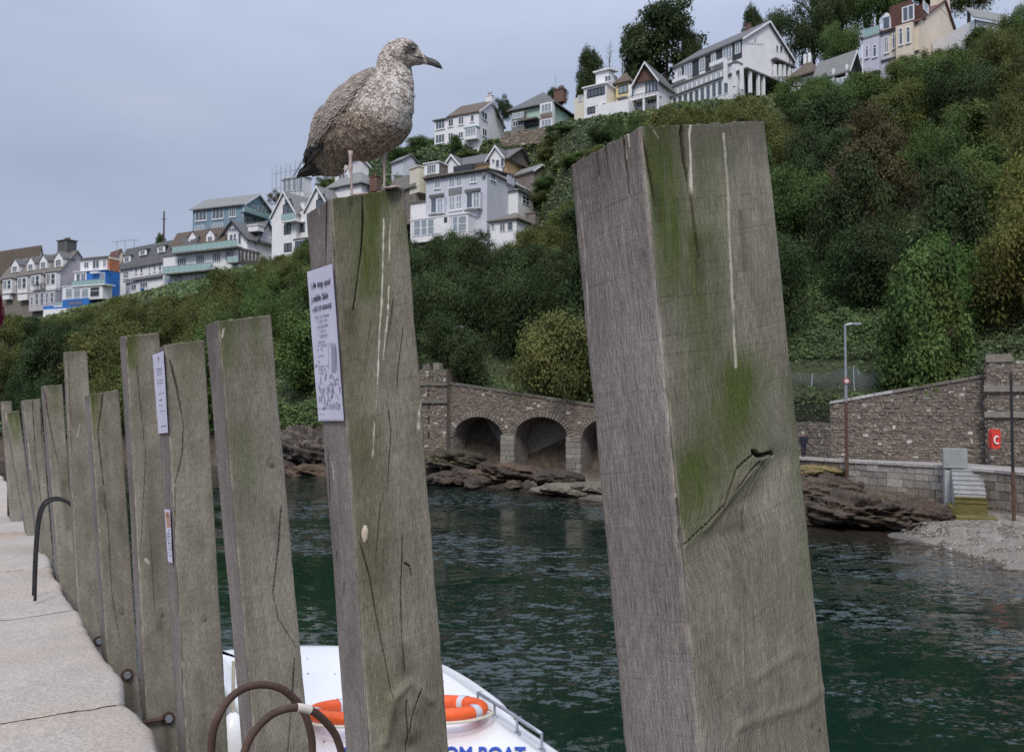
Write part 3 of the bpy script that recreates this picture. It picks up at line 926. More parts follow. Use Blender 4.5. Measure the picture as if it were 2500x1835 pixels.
k7 = c2s((740, 450, 360 / 1081)); k8 = c2s((740, 1000, 400 / 791))
gp, gg = post('tall fender post with a gull on top and a sale poster on its side',
    [(672, 473), (725, 438), (891, 412)], (760, 812, 990), 1652, 2.19, 130, 56, 600, seed=23,
    cracks=[([k7(435, 70), k7(440, 280), k7(425, 500), k7(395, 740), k7(370, 920)], 4, .010, 1), ([k7(178, 130), k7(172, 400), k7(168, 590)], 3, .006, 0),
            ([k7(660, 830), k7(635, 1050), k7(590, 1280)], 2.2, .004, 1), ([k7(735, 1040), k7(690, 1400), k7(690, 1500)], 2.2, .004, 1), ([k7(500, 990), k7(470, 1180), k7(455, 1450)], 2, .003, 1),
            ([k8(412, 0), k8(425, 100), k8(405, 400)], 2.6, .006, 1), ([k8(375, 440), k8(360, 620), k8(350, 740)], 2.4, .004, 1), ([k8(275, 640), k8(320, 800), k8(350, 980), k8(390, 1180), k8(430, 1390)], 3.4, .007, 1),
            ([k8(480, 600), k8(470, 900), k8(475, 1080), k8(490, 1260)], 2.6, .005, 1), ([k8(570, 1340), k8(540, 1450), k8(510, 1560)], 3.6, .008, 1), ([k8(500, 1400), k8(505, 1520), k8(500, 1650)], 3.6, .008, 1),
            ([k8(160, 680), k8(160, 720)], 3, .004, 0), ([k8(195, 830), k8(195, 900)], 2.5, .004, 0), ([k8(490, 740), k8(515, 755), k8(525, 800)], 4, .006, 1), ([k8(120, 180), k8(130, 440)], 2.5, .004, 0)],
    moss=[([k7(500, 60), k7(500, 300), k7(490, 560), k7(480, 760)], 32, 1.0, 1), ([k7(570, 60), k7(560, 300)], 26, .8, 1), ([k7(300, 100), k7(290, 300), k7(280, 460)], 42, .55, 1), ([k7(760, 280), k7(740, 420)], 18, .5, 1), ([k7(440, 1000), k7(350, 1300), k7(370, 1600)], 40, .35, 1), ([k8(290, 60), k8(300, 400), k8(330, 1000)], 30, .4, 1), ([k8(350, 1300), k8(440, 1600)], 36, .35, 1)],
    lime=[([k7(590, 255), k7(585, 470), k7(585, 640)], 2.6, 1, .25), ([k7(585, 640), k7(575, 900), k7(562, 1050), k7(550, 1400)], 3.2, 1, .2), ([k7(550, 1400), k7(535, 1640)], 2, .8, .4), ([k7(634, 340), k7(632, 550)], 2, .9, .35), ([k7(628, 750), k7(622, 950), k7(605, 1100), k7(590, 1280)], 3, 1, .35),
          ([k7(640, 255), k7(637, 340)], 1.2, .6, .4), ([k7(390, 1240), k7(420, 1270)], 3, .9, .35), ([k7(118, 180), k7(125, 220)], 1.5, .8, .3), ([k7(860, 1400), k7(878, 1560), k7(860, 1640)], 4, .9, .3), ([k8(560, 0), k8(556, 90)], 4, .8, .3), ([k8(345, 60), k8(336, 230)], 2, .9, .3), ([k8(143, 250), k8(150, 340)], 1.5, .6, .3)],
    dark=[([k7(350, 90), k7(350, 150)], 10, .8), ([k7(360, 930), k7(355, 1080)], 14, .5), ([k7(590, 1290), k7(570, 1400)], 8, .35), ([k8(480, 1150), k8(490, 1270)], 16, .5), ([k8(440, 1440), k8(470, 1650)], 16, .3), ([k8(560, 1460), k8(580, 1640)], 30, .35), ([k8(390, 640), k8(380, 900)], 8, .3)],
    knots=[(*k8(515, 1560), 52, .006)],
    raised=[([k8(610, 1400), k8(520, 1310), k8(430, 1400), k8(400, 1600)], 12, .007)])

p3, g3 = post('fender post with a slanted mossy top, third from the camera',
    [(450, 716), (478, 706), (597, 693)], (532, 559, 684), 1652, 3.05, 60, 20, 380, seed=31,
    cracks=[([(618, 1110), (612, 1200), (600, 1300), (612, 1360), (650, 1420)], 3, .008, 1), ([(648, 1440), (640, 1560), (632, 1652)], 3, .008, 1), ([(490, 730), (500, 860)], 2, .004, 0)],
    moss=[([(500, 715), (500, 790)], 22, .7, 1), ([(560, 700), (575, 800)], 14, .5, 1), ([(530, 960), (545, 1100)], 30, .4, 1)],
    lime=[([(492, 722), (488, 740)], 3, .7, .3)], dark=[([(600, 1130), (610, 1180)], 10, .35), ([(560, 1520), (580, 1652)], 12, .3)], knots=[(598, 1020, 14, .003)])
p4, g4 = post('fender post carrying two paper notices on its narrow side',
    [(339, 776), (361, 758), (450, 747)], (390, 410, 503), 1652, 4.04, 46, 16, 330, seed=43,
    cracks=[([(373, 790), (388, 850), (403, 930), (400, 1000), (385, 1060)], 3.4, .010, 1), ([(385, 1060), (383, 1200), (400, 1420), (403, 1640)], 2, .004, 1)],
    moss=[([(420, 760), (420, 860)], 30, .35, 1)], knots=[(443, 970, 5, .003), (450, 1360, 9, .003)], dark=[([(440, 1480), (455, 1640)], 12, .25)])
p5, g5 = post('wide dark fender post with a mossy top and a large rusty bolt, beside the notices',
    [(262, 741), (276, 739), (351, 732)], (308, 319, 402), 1523, 5.0, 40, 12, 300, seed=53,
    cracks=[([(300, 800), (320, 1000), (310, 1200)], 1.8, .004, 1), ([(330, 1160), (340, 1350)], 1.6, .003, 1)],
    moss=[([(287, 740), (290, 800)], 12, 1.1, 1)], lime=[([(322, 1230), (325, 1236)], 6, .8, .3)], dark=[([(330, 1000), (340, 1300)], 22, .5), ([(365, 1585), (372, 1645)], 14, .7), ([(355, 1350), (350, 1380)], 12, .5)], knots=[(355, 1350, 12, .004)])
p6, g6 = post('shorter fender post with a long crooked crack, right of a taller one',
    [(185, 870), (196, 867), (262, 857)], (224, 235, 303), 1441, 5.7, 40, 10, 260, seed=61,
    cracks=[([(226, 865), (215, 950), (226, 1050), (232, 1120)], 2.6, .008, 1), ([(236, 1120), (245, 1300), (262, 1400)], 1.8, .004, 1)], moss=[([(206, 870), (203, 940)], 14, .8, 1)], knots=[(268, 1345, 9, .004)], dark=[([(280, 1490), (290, 1530)], 12, .6), ([(225, 1080), (232, 1110)], 10, .4)])
p7, g7 = post('tallest of the far fender posts, flat topped and grey brown',
    [(138, 776), (142, 774), (192, 772)], (166, 170, 224), 1320, 6.6, 34, 6, 240, seed=71, cracks=[([(150, 790), (158, 1000)], 1.4, .003, 1)], lime=[([(176, 930), (170, 960)], 1.6, .6, .3)], dark=[([(215, 1400), (225, 1440)], 10, .5)])
p8, g8 = post('far fender post with a dark slanting crack, left of the tallest far post',
    [(89, 850), (97, 848), (137, 845)], (121, 130, 168), 1270, 7.6, 30, 8, 200, seed=83, cracks=[([(98, 860), (105, 910), (115, 960), (128, 1020)], 2, .008, 1)], dark=[([(139, 1060), (150, 1160)], 8, .5)], moss=[([(120, 850), (122, 900)], 10, .5, 1)])
p9, g9 = post('far fender post made of two planks with a reddish right half',
    [(44, 882), (50, 880), (89, 876)], (76, 83, 112), 1167, 8.8, 28, 6, 180, seed=91, cracks=[([(71, 880), (78, 1000), (90, 1100)], 1.6, .006, 1), ([(88, 890), (98, 1060)], 1.6, .006, 1)], lime=[([(62, 975), (66, 1030)], 1.4, .6, .3)])
p10, g10 = post('low mossy fender post near the left end of the row',
    [(10, 909), (14, 908), (42, 902)], (42, 46, 68), 1096, 10.0, 22, 6, 160, seed=101, moss=[([(28, 905), (34, 960)], 16, .8, 1)], lime=[([(12, 910), (14, 940)], 2.5, 1, .2)])
p11, g11 = post('fender post farthest left, only its narrow top in view',
    [(0, 884), (3, 883), (25, 881)], (16, 19, 43), 1080, 11.2, 20, 5, 140, seed=113)

# bolts through the posts
def bolt(root, g, px, py, r):
    c, nn = on_end_face(g, px * D, py * D, 0.0)
    mbb = MB(); mbb.tube([c - nn * .01, c + nn * .006], r * 1.7, 16); mbb.build('washer', MT['rust'], root)
    mbb = MB(); mbb.tube([c + nn * .006, c + nn * (.006 + r * 1.1)], r, 6); b1 = mbb.build('bolt', MT['steel'], root)
bolt(p5, g5, 370, 1577, .022)
bolt(p6, g6, 279, 1482, .024)
bolt(p7, g7, 217, 1408, .024)
c, nn = on_end_face(g5, 355 * D, 1577 * D, 0)
mbb = MB(); mbb.tube([c + nn * .02 - OUT * .5, c + nn * .02], .014, 8); mbb.build('tie_rod', MT['rust'], p5)
# ------------------------------------------------------------------ trees
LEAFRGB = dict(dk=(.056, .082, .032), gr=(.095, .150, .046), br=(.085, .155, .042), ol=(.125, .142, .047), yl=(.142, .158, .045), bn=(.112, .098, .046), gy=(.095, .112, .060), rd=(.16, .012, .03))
_ln = dict(dk='dark_green', gr='mid_green', br='bright_green', ol='olive', yl='yellow_green', bn='brownish', gy='grey_green', rd='dark_red')
LEAF = {k: M_leaf(_ln[k] + '_leaves', c) for k, c in LEAFRGB.items()}
LEAFWORD = dict(dk='dark green', gr='mid green', br='bright green', ol='olive', yl='yellow green', bn='brownish', gy='grey green', rd='dark red')


def leaf_quads(c, nrm, size, rs):
    """one small pointed leaf spray for each centre"""
    n = len(c)
    t = np.cross(nrm, rs.normal(size=(n, 3))); t /= np.linalg.norm(t, axis=1, keepdims=True) + 1e-9
    b = np.cross(nrm, t)
    s = size[:, None]
    v = np.stack([c + t * s, c + b * s * .55 + nrm * s * .12, c - t * s, c - b * s * .55 - nrm * s * .12], 1).reshape(-1, 3)
    f = np.arange(4 * n).reshape(n, 4)
    return v, f


def crown_mesh(name, seed, nblob, nleaf, leaf, shape='round', gap=.0):
    rs = np.random.RandomState(seed)
    if shape == 'round':
        u = rs.normal(size=(nblob, 3)); u /= np.linalg.norm(u, axis=1, keepdims=True)
        rad = rs.uniform(.30, .95, nblob)[:, None]
        ctr = u * rad * np.array((1, 1, .52)) + np.array((0, 0, .55)); br = rs.uniform(.12, .36, nblob)
    elif shape == 'tall':
        h = rs.uniform(.1, .95, nblob); a = rs.uniform(0, 6.28, nblob); rr = np.sqrt(rs.rand(nblob)) * .7 * np.sin(np.pi * np.clip(h * .85 + .12, 0, 1))
        ctr = np.stack([rr * np.cos(a), rr * np.sin(a), h], 1); br = rs.uniform(.10, .24, nblob)
    else:                                        # layered, open, like a pine
        h = rs.choice([.3, .45, .6, .74, .86, .95], nblob) + rs.normal(0, .03, nblob); a = rs.uniform(0, 6.28, nblob); rr = rs.uniform(.15, .9, nblob) * (1.05 - .6 * h)
        ctr = np.stack([rr * np.cos(a), rr * np.sin(a), h], 1); br = rs.uniform(.09, .2, nblob)
    ctr[:, 2] = np.maximum(ctr[:, 2], br * .45)
    w = br ** 2; k = rs.choice(nblob, nleaf, p=w / w.sum())
    d = rs.normal(size=(nleaf, 3)); d /= np.linalg.norm(d, axis=1, keepdims=True)
    flip = (d[:, 2] < -.2) & (rs.rand(nleaf) < .6); d[flip, 2] *= -1
    r = br[k] * (1 - .38 * rs.rand(nleaf) ** 1.6) * (1 + .22 * rs.normal(size=nleaf))
    sq = np.array((1, 1, .72)) if shape != 'tall' else np.array((1, 1, 1.05))
    c = ctr[k] + d * r[:, None] * sq
    nrm = d + rs.normal(size=(nleaf, 3)) * .55 + np.array((0, 0, .35)); nrm /= np.linalg.norm(nrm, axis=1, keepdims=True)
    v, f = leaf_quads(c, nrm, leaf * rs.uniform(.6, 1.4, nleaf), rs)
    v[:, 2] *= .98 / np.percentile(v[:, 2], 99.3); v[:, :2] *= .98 / np.percentile(np.hypot(v[:, 0], v[:, 1]), 98)
    me = bpy.data.meshes.new(name)
    me.vertices.add(len(v)); me.vertices.foreach_set('co', v.astype(np.float32).ravel())
    me.loops.add(f.size); me.loops.foreach_set('vertex_index', f.astype(np.int32).ravel())
    me.polygons.add(len(f)); me.polygons.foreach_set('loop_start', np.arange(0, f.size, 4, dtype=np.int32))
    me.update(calc_edges=True)
    bt = rs.uniform(.12, .66, nblob)
    tint = np.clip(bt[k] + rs.normal(0, .17, nleaf), 0, 1)
    a = me.attributes.new('tint', 'FLOAT', 'POINT'); a.data.foreach_set('value', np.repeat(tint, 4).astype(np.float32))
    me.materials.append(LEAF['gr'])
    return me


def trunk_mesh(name, seed, h=.62, r=.05, limbs=5):
    rs = random.Random(seed); t = MB()
    pts = [(0, 0, -.35), (rs.uniform(-.02, .02), rs.uniform(-.02, .02), .1), (rs.uniform(-.05, .05), rs.uniform(-.05, .05), h * .6), (rs.uniform(-.08, .08), rs.uniform(-.08, .08), h * 1.3)]
    t.tube(pts, [r * 1.5, r, r * .7, r * .25], 7)
    for i in range(limbs):
        a = i * 6.28 / limbs + rs.uniform(-.4, .4); z0 = rs.uniform(.15, h); L = rs.uniform(.4, .75)
        t.tube([(0, 0, z0), (math.cos(a) * L * .5, math.sin(a) * L * .5, z0 + L * .3), (math.cos(a) * L, math.sin(a) * L, z0 + L * .45)], [r * .5, r * .32, r * .1], 5)
    me = bpy.data.meshes.new(name); me.from_pydata(t.v, [], t.f); me.materials.append(MT['bark'])
    return me


CROWNS = [crown_mesh('crown', 100 + i, 34 + 6 * i, 24000, .0205, 'round') for i in range(6)]
TALLS = [crown_mesh('crown', 200 + i, 38, 20000, .023, 'tall') for i in range(2)]
PINES = [crown_mesh('crown', 300 + i, 70, 15000, .022, 'pine') for i in range(2)]
TRUNKS = [trunk_mesh('trunk', 400 + i) for i in range(3)]


def tree(kind, loc, r, h, colour, label, cat='tree', group=None, name='tree', trunk=True, rot=None):
    o = thing(name, label, cat, loc, group)
    o.scale = (r, r, h); o.rotation_euler = (0, 0, random.uniform(0, 6.28) if rot is None else rot)
    me = random.choice({'round': CROWNS, 'tall': TALLS, 'pine': PINES}[kind])
    c = bpy.data.objects.new('crown', me); COL.objects.link(c); c.parent = o
    c.material_slots[0].link = 'OBJECT'; c.material_slots[0].material = LEAF[colour]
    if trunk:
        t = bpy.data.objects.new('trunk', random.choice(TRUNKS)); COL.objects.link(t); t.parent = o
    return o


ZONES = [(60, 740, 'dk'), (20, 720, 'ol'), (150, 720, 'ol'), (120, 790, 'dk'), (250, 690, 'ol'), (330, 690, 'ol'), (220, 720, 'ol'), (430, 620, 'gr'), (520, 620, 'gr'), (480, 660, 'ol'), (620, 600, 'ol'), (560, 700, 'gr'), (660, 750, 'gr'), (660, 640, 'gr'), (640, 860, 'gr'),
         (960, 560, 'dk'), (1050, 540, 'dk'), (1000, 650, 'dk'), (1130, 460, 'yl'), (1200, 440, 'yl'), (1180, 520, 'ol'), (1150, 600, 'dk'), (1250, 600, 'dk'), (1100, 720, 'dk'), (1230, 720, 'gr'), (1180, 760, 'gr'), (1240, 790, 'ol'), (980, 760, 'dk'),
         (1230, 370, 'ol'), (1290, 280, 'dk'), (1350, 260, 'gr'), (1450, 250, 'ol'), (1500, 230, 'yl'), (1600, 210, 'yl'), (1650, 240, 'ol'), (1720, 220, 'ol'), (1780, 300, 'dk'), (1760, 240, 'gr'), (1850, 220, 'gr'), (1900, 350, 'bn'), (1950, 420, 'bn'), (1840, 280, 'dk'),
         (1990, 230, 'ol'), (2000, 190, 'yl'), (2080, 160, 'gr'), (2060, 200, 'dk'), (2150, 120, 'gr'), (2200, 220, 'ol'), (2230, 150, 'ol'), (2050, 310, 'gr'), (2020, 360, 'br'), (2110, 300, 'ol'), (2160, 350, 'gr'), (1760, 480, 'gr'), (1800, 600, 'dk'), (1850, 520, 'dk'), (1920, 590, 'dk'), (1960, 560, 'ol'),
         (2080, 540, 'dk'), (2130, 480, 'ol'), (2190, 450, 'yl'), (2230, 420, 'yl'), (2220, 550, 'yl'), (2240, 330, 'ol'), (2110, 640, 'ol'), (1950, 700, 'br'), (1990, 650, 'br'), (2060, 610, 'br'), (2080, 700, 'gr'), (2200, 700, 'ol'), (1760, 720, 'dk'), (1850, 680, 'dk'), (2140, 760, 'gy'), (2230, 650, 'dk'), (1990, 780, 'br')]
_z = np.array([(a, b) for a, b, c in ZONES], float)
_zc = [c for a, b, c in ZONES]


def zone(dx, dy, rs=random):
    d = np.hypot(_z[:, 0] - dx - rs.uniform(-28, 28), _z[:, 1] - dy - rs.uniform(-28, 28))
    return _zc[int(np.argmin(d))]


# highest row the tree tops reach (displayed-photo units), so the houses stand clear above them
_tl = np.array([(-900, 640), (-60, 660), (0, 668), (50, 690), (100, 696), (180, 668), (215, 650), (260, 640), (300, 655), (345, 655), (400, 618), (440, 588), (480, 574), (520, 590), (560, 565), (620, 545), (660, 540), (700, 532), (760, 528), (900, 522), (940, 512), (980, 496), (1020, 490), (1060, 480), (1100, 506), (1150, 490), (1180, 500),
                (1204, 440), (1222, 418), (1250, 345), (1270, 285), (1300, 252), (1340, 250), (1380, 250), (1440, 240), (1480, 232), (1540, 216), (1600, 208), (1650, 198), (1690, 192), (1720, 180), (1760, 158), (1800, 152), (1830, 165), (1870, 160), (1895, 165), (1960, 146), (2010, 124), (2060, 112), (2110, 96), (2140, 70), (2180, 42), (2251, 20), (2600, -40), (3300, -120)], float)


def place_name(dx, dy):
    if dx < 330: return 'below the far left terrace'
    if dx < 700: return 'below the balconied houses'
    if dx < 1250: return 'above the arched sea wall' if dy > 590 else 'just below the pale grey house'
    if dy < 330:
        return 'below the hilltop gabled houses' if dx < 1500 else 'below the big white gable' if dx < 1890 else 'below the cream house'
    if dy < 600: return 'behind the nearest post' if dx < 1900 else 'high on the slope at right'
    return 'just above the harbour retaining wall'


rs = np.random.RandomState(5)
placed = []
NAMED = []
cand = []
for _ in range(9000):
    cand.append((rs.uniform(-150, 2660), rs.uniform(2.75, 5.0)))
cand = np.array(cand)
pts = land(cand[:, 0], cand[:, 1])
ntree = 0
for (px, s), p in zip(cand, pts):
    dx = px / D
    rpx_ = 3.4 * FPX / p[1] / D * .8
    tl = max(np.interp(dx + k_ * rpx_, _tl[:, 0], _tl[:, 1]) for k_ in (-1, -.5, 0, .5, 1)) if dx < 1900 else np.interp(dx, _tl[:, 0], _tl[:, 1])
    dmin = np.interp(p[1], [40, 75, 150], [4.0, 5.6, 6.2])
    if s > 4.0 and dx < 1190: continue
    if 1860 < px < 2170 and s < 3.32: continue
    if px > 2330 and s < 3.10: continue
    # size a tree to reach no higher than the line allows
    hmax = zfor(p[0], p[1] , (tl + rs.uniform(-4, 14)) * D) - p[2]
    if hmax < 1.6: continue
    h = min(hmax, rs.uniform(5.5, 9.5) if p[1] < 75 else rs.uniform(5.5, 9))
    r = min(h * .72, rs.uniform(2.9, 4.6)) * (1.0 if h > 4 else 1.15)
    if h < 4: dmin *= .62
    if any((p[0] - q[0]) ** 2 + (p[1] - q[1]) ** 2 < (dmin * .5 + q[2] * .5) ** 2 for q in placed): continue
    if ntree >= 285: break
    placed.append((p[0], p[1], dmin)); ntree += 1
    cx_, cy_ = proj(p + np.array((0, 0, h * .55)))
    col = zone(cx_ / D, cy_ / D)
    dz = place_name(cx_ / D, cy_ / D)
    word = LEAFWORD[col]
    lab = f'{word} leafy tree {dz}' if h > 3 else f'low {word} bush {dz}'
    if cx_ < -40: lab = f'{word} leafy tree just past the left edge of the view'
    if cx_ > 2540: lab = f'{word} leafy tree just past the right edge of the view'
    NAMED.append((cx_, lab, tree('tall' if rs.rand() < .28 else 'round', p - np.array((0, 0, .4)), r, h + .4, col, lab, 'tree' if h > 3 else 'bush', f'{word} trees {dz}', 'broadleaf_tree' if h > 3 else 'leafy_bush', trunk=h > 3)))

# hedges and bushes on the terraces between the lower and the upper houses
rs2 = random.Random(9)
for i in range(64):
    px = rs2.uniform(745, 1420); s = rs2.uniform(4.25, 5.0)
    p = land(px, s)[0]
    h = rs2.uniform(1.0, 2.4); r = h * rs2.uniform(.8, 1.3)
    if s > 4.8: h *= .6
    col = rs2.choice(['gr', 'ol', 'ol', 'dk', 'gr', 'gr'])
    NAMED.append((px, f'small {LEAFWORD[col]} garden bush above the pale grey house', tree('round', p - np.array((0, 0, .3)), r, h, col, f'small {LEAFWORD[col]} garden bush on the terraces above the pale grey house', 'bush', f'{LEAFWORD[col]} garden bushes', 'garden_bush', trunk=False)))


ORD = 'first second third fourth fifth sixth seventh eighth ninth tenth eleventh twelfth thirteenth fourteenth fifteenth sixteenth seventeenth eighteenth nineteenth twentieth'.split()


def number_labels(items):
    """things that look alike are told apart by their order from the left"""
    by = {}
    for x, lab, o in items: by.setdefault(lab, []).append((x, o))
    for lab, lst in by.items():
        lst.sort(key=lambda q: q[0]); n = len(lst)
        for i, (x, o) in enumerate(lst):
            if n == 1: o['label'] = lab
            elif i < (n + 1) // 2 and i < 20: o['label'] = (('leftmost ' if i == 0 else ORD[i] + ' from left, ') + lab)
            else: j = n - 1 - i; o['label'] = (('rightmost ' if j == 0 else ORD[min(j, 19)] + ' from right, ') + lab)


number_labels(NAMED)


def at_tree(kind, dx, dtop, dbot, Y, rpx, col, label, cat='tree', trunk=True, name='tree'):
    """a tree that is seen to stand alone: its top, its foot and its half width in the photograph, Y metres away"""
    p = P(dx * D, dbot * D, Y); top = zfor(p[0], p[1], dtop * D)
    return tree(kind, p, rpx * D * Y / FPX, (top - p[2]) * 1.02, col, label, cat, None, name, trunk)


at_tree('pine', 1466, 10, 235, 152, 98, 'dk', 'tall open dark evergreen standing against the sky above the gabled houses', name='pine_tree')
at_tree('pine', 1400, 58, 235, 150, 44, 'dk', 'thin open evergreen left of the tallest hilltop tree', name='pine_tree')
at_tree('tall', 1517, 70, 215, 148, 42, 'dk', 'dark leafy tree leaning out right of the tallest hilltop tree', name='broadleaf_tree')
at_tree('tall', 1298, 112, 240, 148, 36, 'dk', 'dark round topped tree left of the hilltop houses, against the sky', name='broadleaf_tree')
at_tree('round', 1106, 213, 268, 148, 22, 'dk', 'clipped round dark tree beside the white house gable', name='round_tree')
at_tree('round', 1225, 190, 240, 150, 24, 'dk', 'dark shrub rising behind the grey roof of the green house', 'shrub', name='shrub')
at_tree('round', 1690, 28, 175, 150, 60, 'dk', 'dark tree showing behind the peak of the big white gable', name='broadleaf_tree')
at_tree('tall', 1655, 18, 150, 155, 26, 'dk', 'spiky dark tree left of the big white gable', name='broadleaf_tree')
at_tree('round', 1790, -30, 170, 150, 70, 'dk', 'large dark tree right of the big white gable', name='broadleaf_tree')
at_tree('round', 1848, 60, 180, 128, 52, 'gr', 'mid green tree between the big white house and the cream house', name='broadleaf_tree')
at_tree('round', 1850, -60, 100, 160, 75, 'gr', 'broad green tree on the skyline left of the cream house', name='broadleaf_tree')
at_tree('round', 1930, -70, 70, 150, 70, 'gr', 'green tree on the skyline behind the cream house', name='broadleaf_tree')
at_tree('round', 2030, -90, 40, 150, 80, 'ol', 'olive tree hiding the skyline behind the cream house roof', name='broadleaf_tree')
at_tree('round', 2130, -90, 40, 145, 70, 'ol', 'olive tree behind the red roof of the cream house', name='broadleaf_tree')
at_tree('round', 2240, 20, 150, 101, 40, 'gr', 'green tree in front of the grey roofed cottage at the corner', name='broadleaf_tree')
at_tree('round', 608, 421, 455, 162, 20, 'bn', 'brownish round shrub behind the blue grey boarded house', 'shrub', name='shrub')
at_tree('round', 715, 388, 425, 158, 24, 'gr', 'bright green bush beside the glazed roof room', 'bush', name='leafy_bush')
at_tree('round', 353, 512, 545, 165, 11, 'gr', 'small green bush at the foot of the telegraph pole', 'bush', name='leafy_bush')
at_tree('round', 930, 300, 345, 150, 40, 'gr', 'light green bush left of the upper white house', 'bush', name='leafy_bush')
at_tree('round', 870, 322, 360, 152, 34, 'gr', 'green bush on the skyline behind the gull', 'bush', name='leafy_bush')
at_tree('round', 1000, 298, 330, 142, 16, 'gr', 'small clipped bush at the white house corner', 'bush', name='leafy_bush')
at_tree('round', -2, 640, 730, 30, 10, 'rd', 'dark red leaved shrub at the left edge of the picture', 'shrub', name='red_shrub')

for dx, top, bot, Y, r, col, lab in ((1792, 520, 810, 70, 95, 'dk', 'large dark tree hanging over the bank right of the nearest post'), (1905, 470, 780, 72, 95, 'dk', 'large dark tree above the lamp post by the retaining wall'), (2010, 500, 740, 74, 80, 'gr', 'mid green tree on the bank up from the lamp post'),
                                  (2105, 560, 815, 60, 95, 'gr', 'big green tree leaning over the sloping wall top'), (2190, 540, 800, 57, 95, 'ol', 'big olive tree behind the bastion battlements'), (2275, 480, 800, 55, 100, 'ol', 'big olive tree at the right picture edge above the bastion')):
    at_tree('round', dx, top, bot, Y, r, col, lab, name='broadleaf_tree')
# bare twigs beside the evergreens
for (dx, top, lab) in ((1340, 84, 'bare thin twiggy tree left of the evergreens'), (1368, 70, 'taller bare twiggy tree against the sky beside the evergreens')):
    base = P(dx * D, 190 * D, 150); o = thing('bare_tree', lab, 'tree', base)
    tp = zfor(base[0], base[1], top * D); rb = random.Random(dx); tb = MB()
    H = tp - base[2]
    tb.tube([base - np.array((0, 0, 2)), base + np.array((0, 0, H * .5)), base + np.array((.3, 0, H))], [.12, .08, .02], 5); tb.build('trunk', MT['bark'], o)
    tb = MB()
    for i in range(26):
        z0 = rb.uniform(.25, .9) * H; a = rb.uniform(0, 6.28); L = rb.uniform(.5, 1.8) * (1.2 - z0 / H)
        q = base + np.array((0, 0, z0)); e = q + np.array((math.cos(a) * L, math.sin(a) * L, L * rb.uniform(.6, 1.4)))
        tb.tube([q, (q + e) / 2 + np.array((0, 0, -.1)), e], [.035, .025, .008], 3, cap=False)
    tb.build('twigs', MT['bark'], o)

# undergrowth and ivy covering the slope between the trees
rs = np.random.RandomState(77)
N = 300000
px = rs.uniform(-400, 2800, N * 2); s = rs.uniform(2.55, 6.3, N * 2)
p = land(px, s)
keep = (rs.rand(N * 2) < np.clip(p[:, 1] / 95, .25, 1))
keep &= (s < 4.0) | (px > 700) | (rs.rand(N * 2) < .4)
p = p[keep][:N]; px = px[keep][:N]; s = s[keep][:N]
hgt = fbm(p[:, 0] * .6, p[:, 1] * .6, 50) ** 2 * 2.6 * np.clip((4.3 - s), .15, 1) * np.where((px > 1885) & (px < 2145) & (s < 3.15), .15, 1)
c = p + np.stack([rs.normal(0, .25, len(p)), rs.normal(0, .25, len(p)), hgt * rs.uniform(.3, 1, len(p))], 1)
nrm = rs.normal(size=c.shape) * .6 + np.array((0, -.6, .7)); nrm /= np.linalg.norm(nrm, axis=1, keepdims=True)
v, f = leaf_quads(c, nrm, rs.uniform(.085, .19, len(c)) * np.clip(p[:, 1] / 75, .7, 2.3), rs)
qx, qy = proj(c)
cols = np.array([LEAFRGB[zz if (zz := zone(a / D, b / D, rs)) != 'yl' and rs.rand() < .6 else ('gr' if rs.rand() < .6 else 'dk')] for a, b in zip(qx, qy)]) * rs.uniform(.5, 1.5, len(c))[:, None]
ug = mesh_obj('undergrowth', v, f, M_attr('undergrowth_leaves', .65, .25, .1, 3))
attr(ug, 'tone', np.repeat(cols, 4, 0), 'FLOAT_COLOR')
# bright ivy and brambles spilling down to the harbour wall at the right
N3 = 110000
px = rs.uniform(1780, 2700, N3); s = rs.uniform(2.6, 3.5, N3); p = land(px, s)
ok_ = ~((px > 1885) & (px < 2145) & (s < 3.12)); px, s, p = px[ok_], s[ok_], p[ok_]; N3 = len(px)
lump = fbm(p[:, 0] * .45, p[:, 1] * .45, 52, 4)
c = p + np.stack([rs.normal(0, .12, N3), rs.normal(0, .12, N3), np.clip(lump * 2.6 - .55, .05, 2.2) * rs.uniform(.55, 1, N3) * np.clip((s - 2.6) / .25, .2, 1)], 1)
nrm = rs.normal(size=c.shape) * .5 + np.array((0, -.6, .7)); nrm /= np.linalg.norm(nrm, axis=1, keepdims=True)
v, f = leaf_quads(c, nrm, rs.uniform(.06, .14, N3), rs)
qx, qy = proj(c)
mixk = np.clip((fbm(p[:, 0] * .2, p[:, 1] * .2, 53) - .42) * 6, 0, 1)[:, None] * np.clip((2420 - qx) / 150, 0, 1)[:, None]
cols = (np.array((.060, .085, .034)) * (1 - mixk) + np.array((.080, .150, .038)) * mixk) * rs.uniform(.55, 1.45, N3)[:, None]
iv = mesh_obj('ivy', v, f, ug.data.materials[0]); attr(iv, 'tone', np.repeat(cols, 4, 0), 'FLOAT_COLOR')
props(iv, 'bright ivy and brambles spilling over the top of the harbour wall', 'ivy', kind='stuff')
props(ug, 'ivy and undergrowth covering the slope between the trees', 'undergrowth', kind='stuff')
# ------------------------------------------------------------------ harbour works on the far shore
RUB = M_attr('rubble_stone', .92, .2, .35, 9, .02)
ASH = M_attr('dressed_stone', .9, .2, .3, 7, .02)
MORT = M('dark_mortar', (.165, .145, .128), (.115, .10, .088), 3, rough=.95, bump=.02)
SOFF = M('shadowed_soffit_stone', (.24, .205, .18), (.15, .13, .115), 1.4, rough=.95, bump=.06, bscale=3)


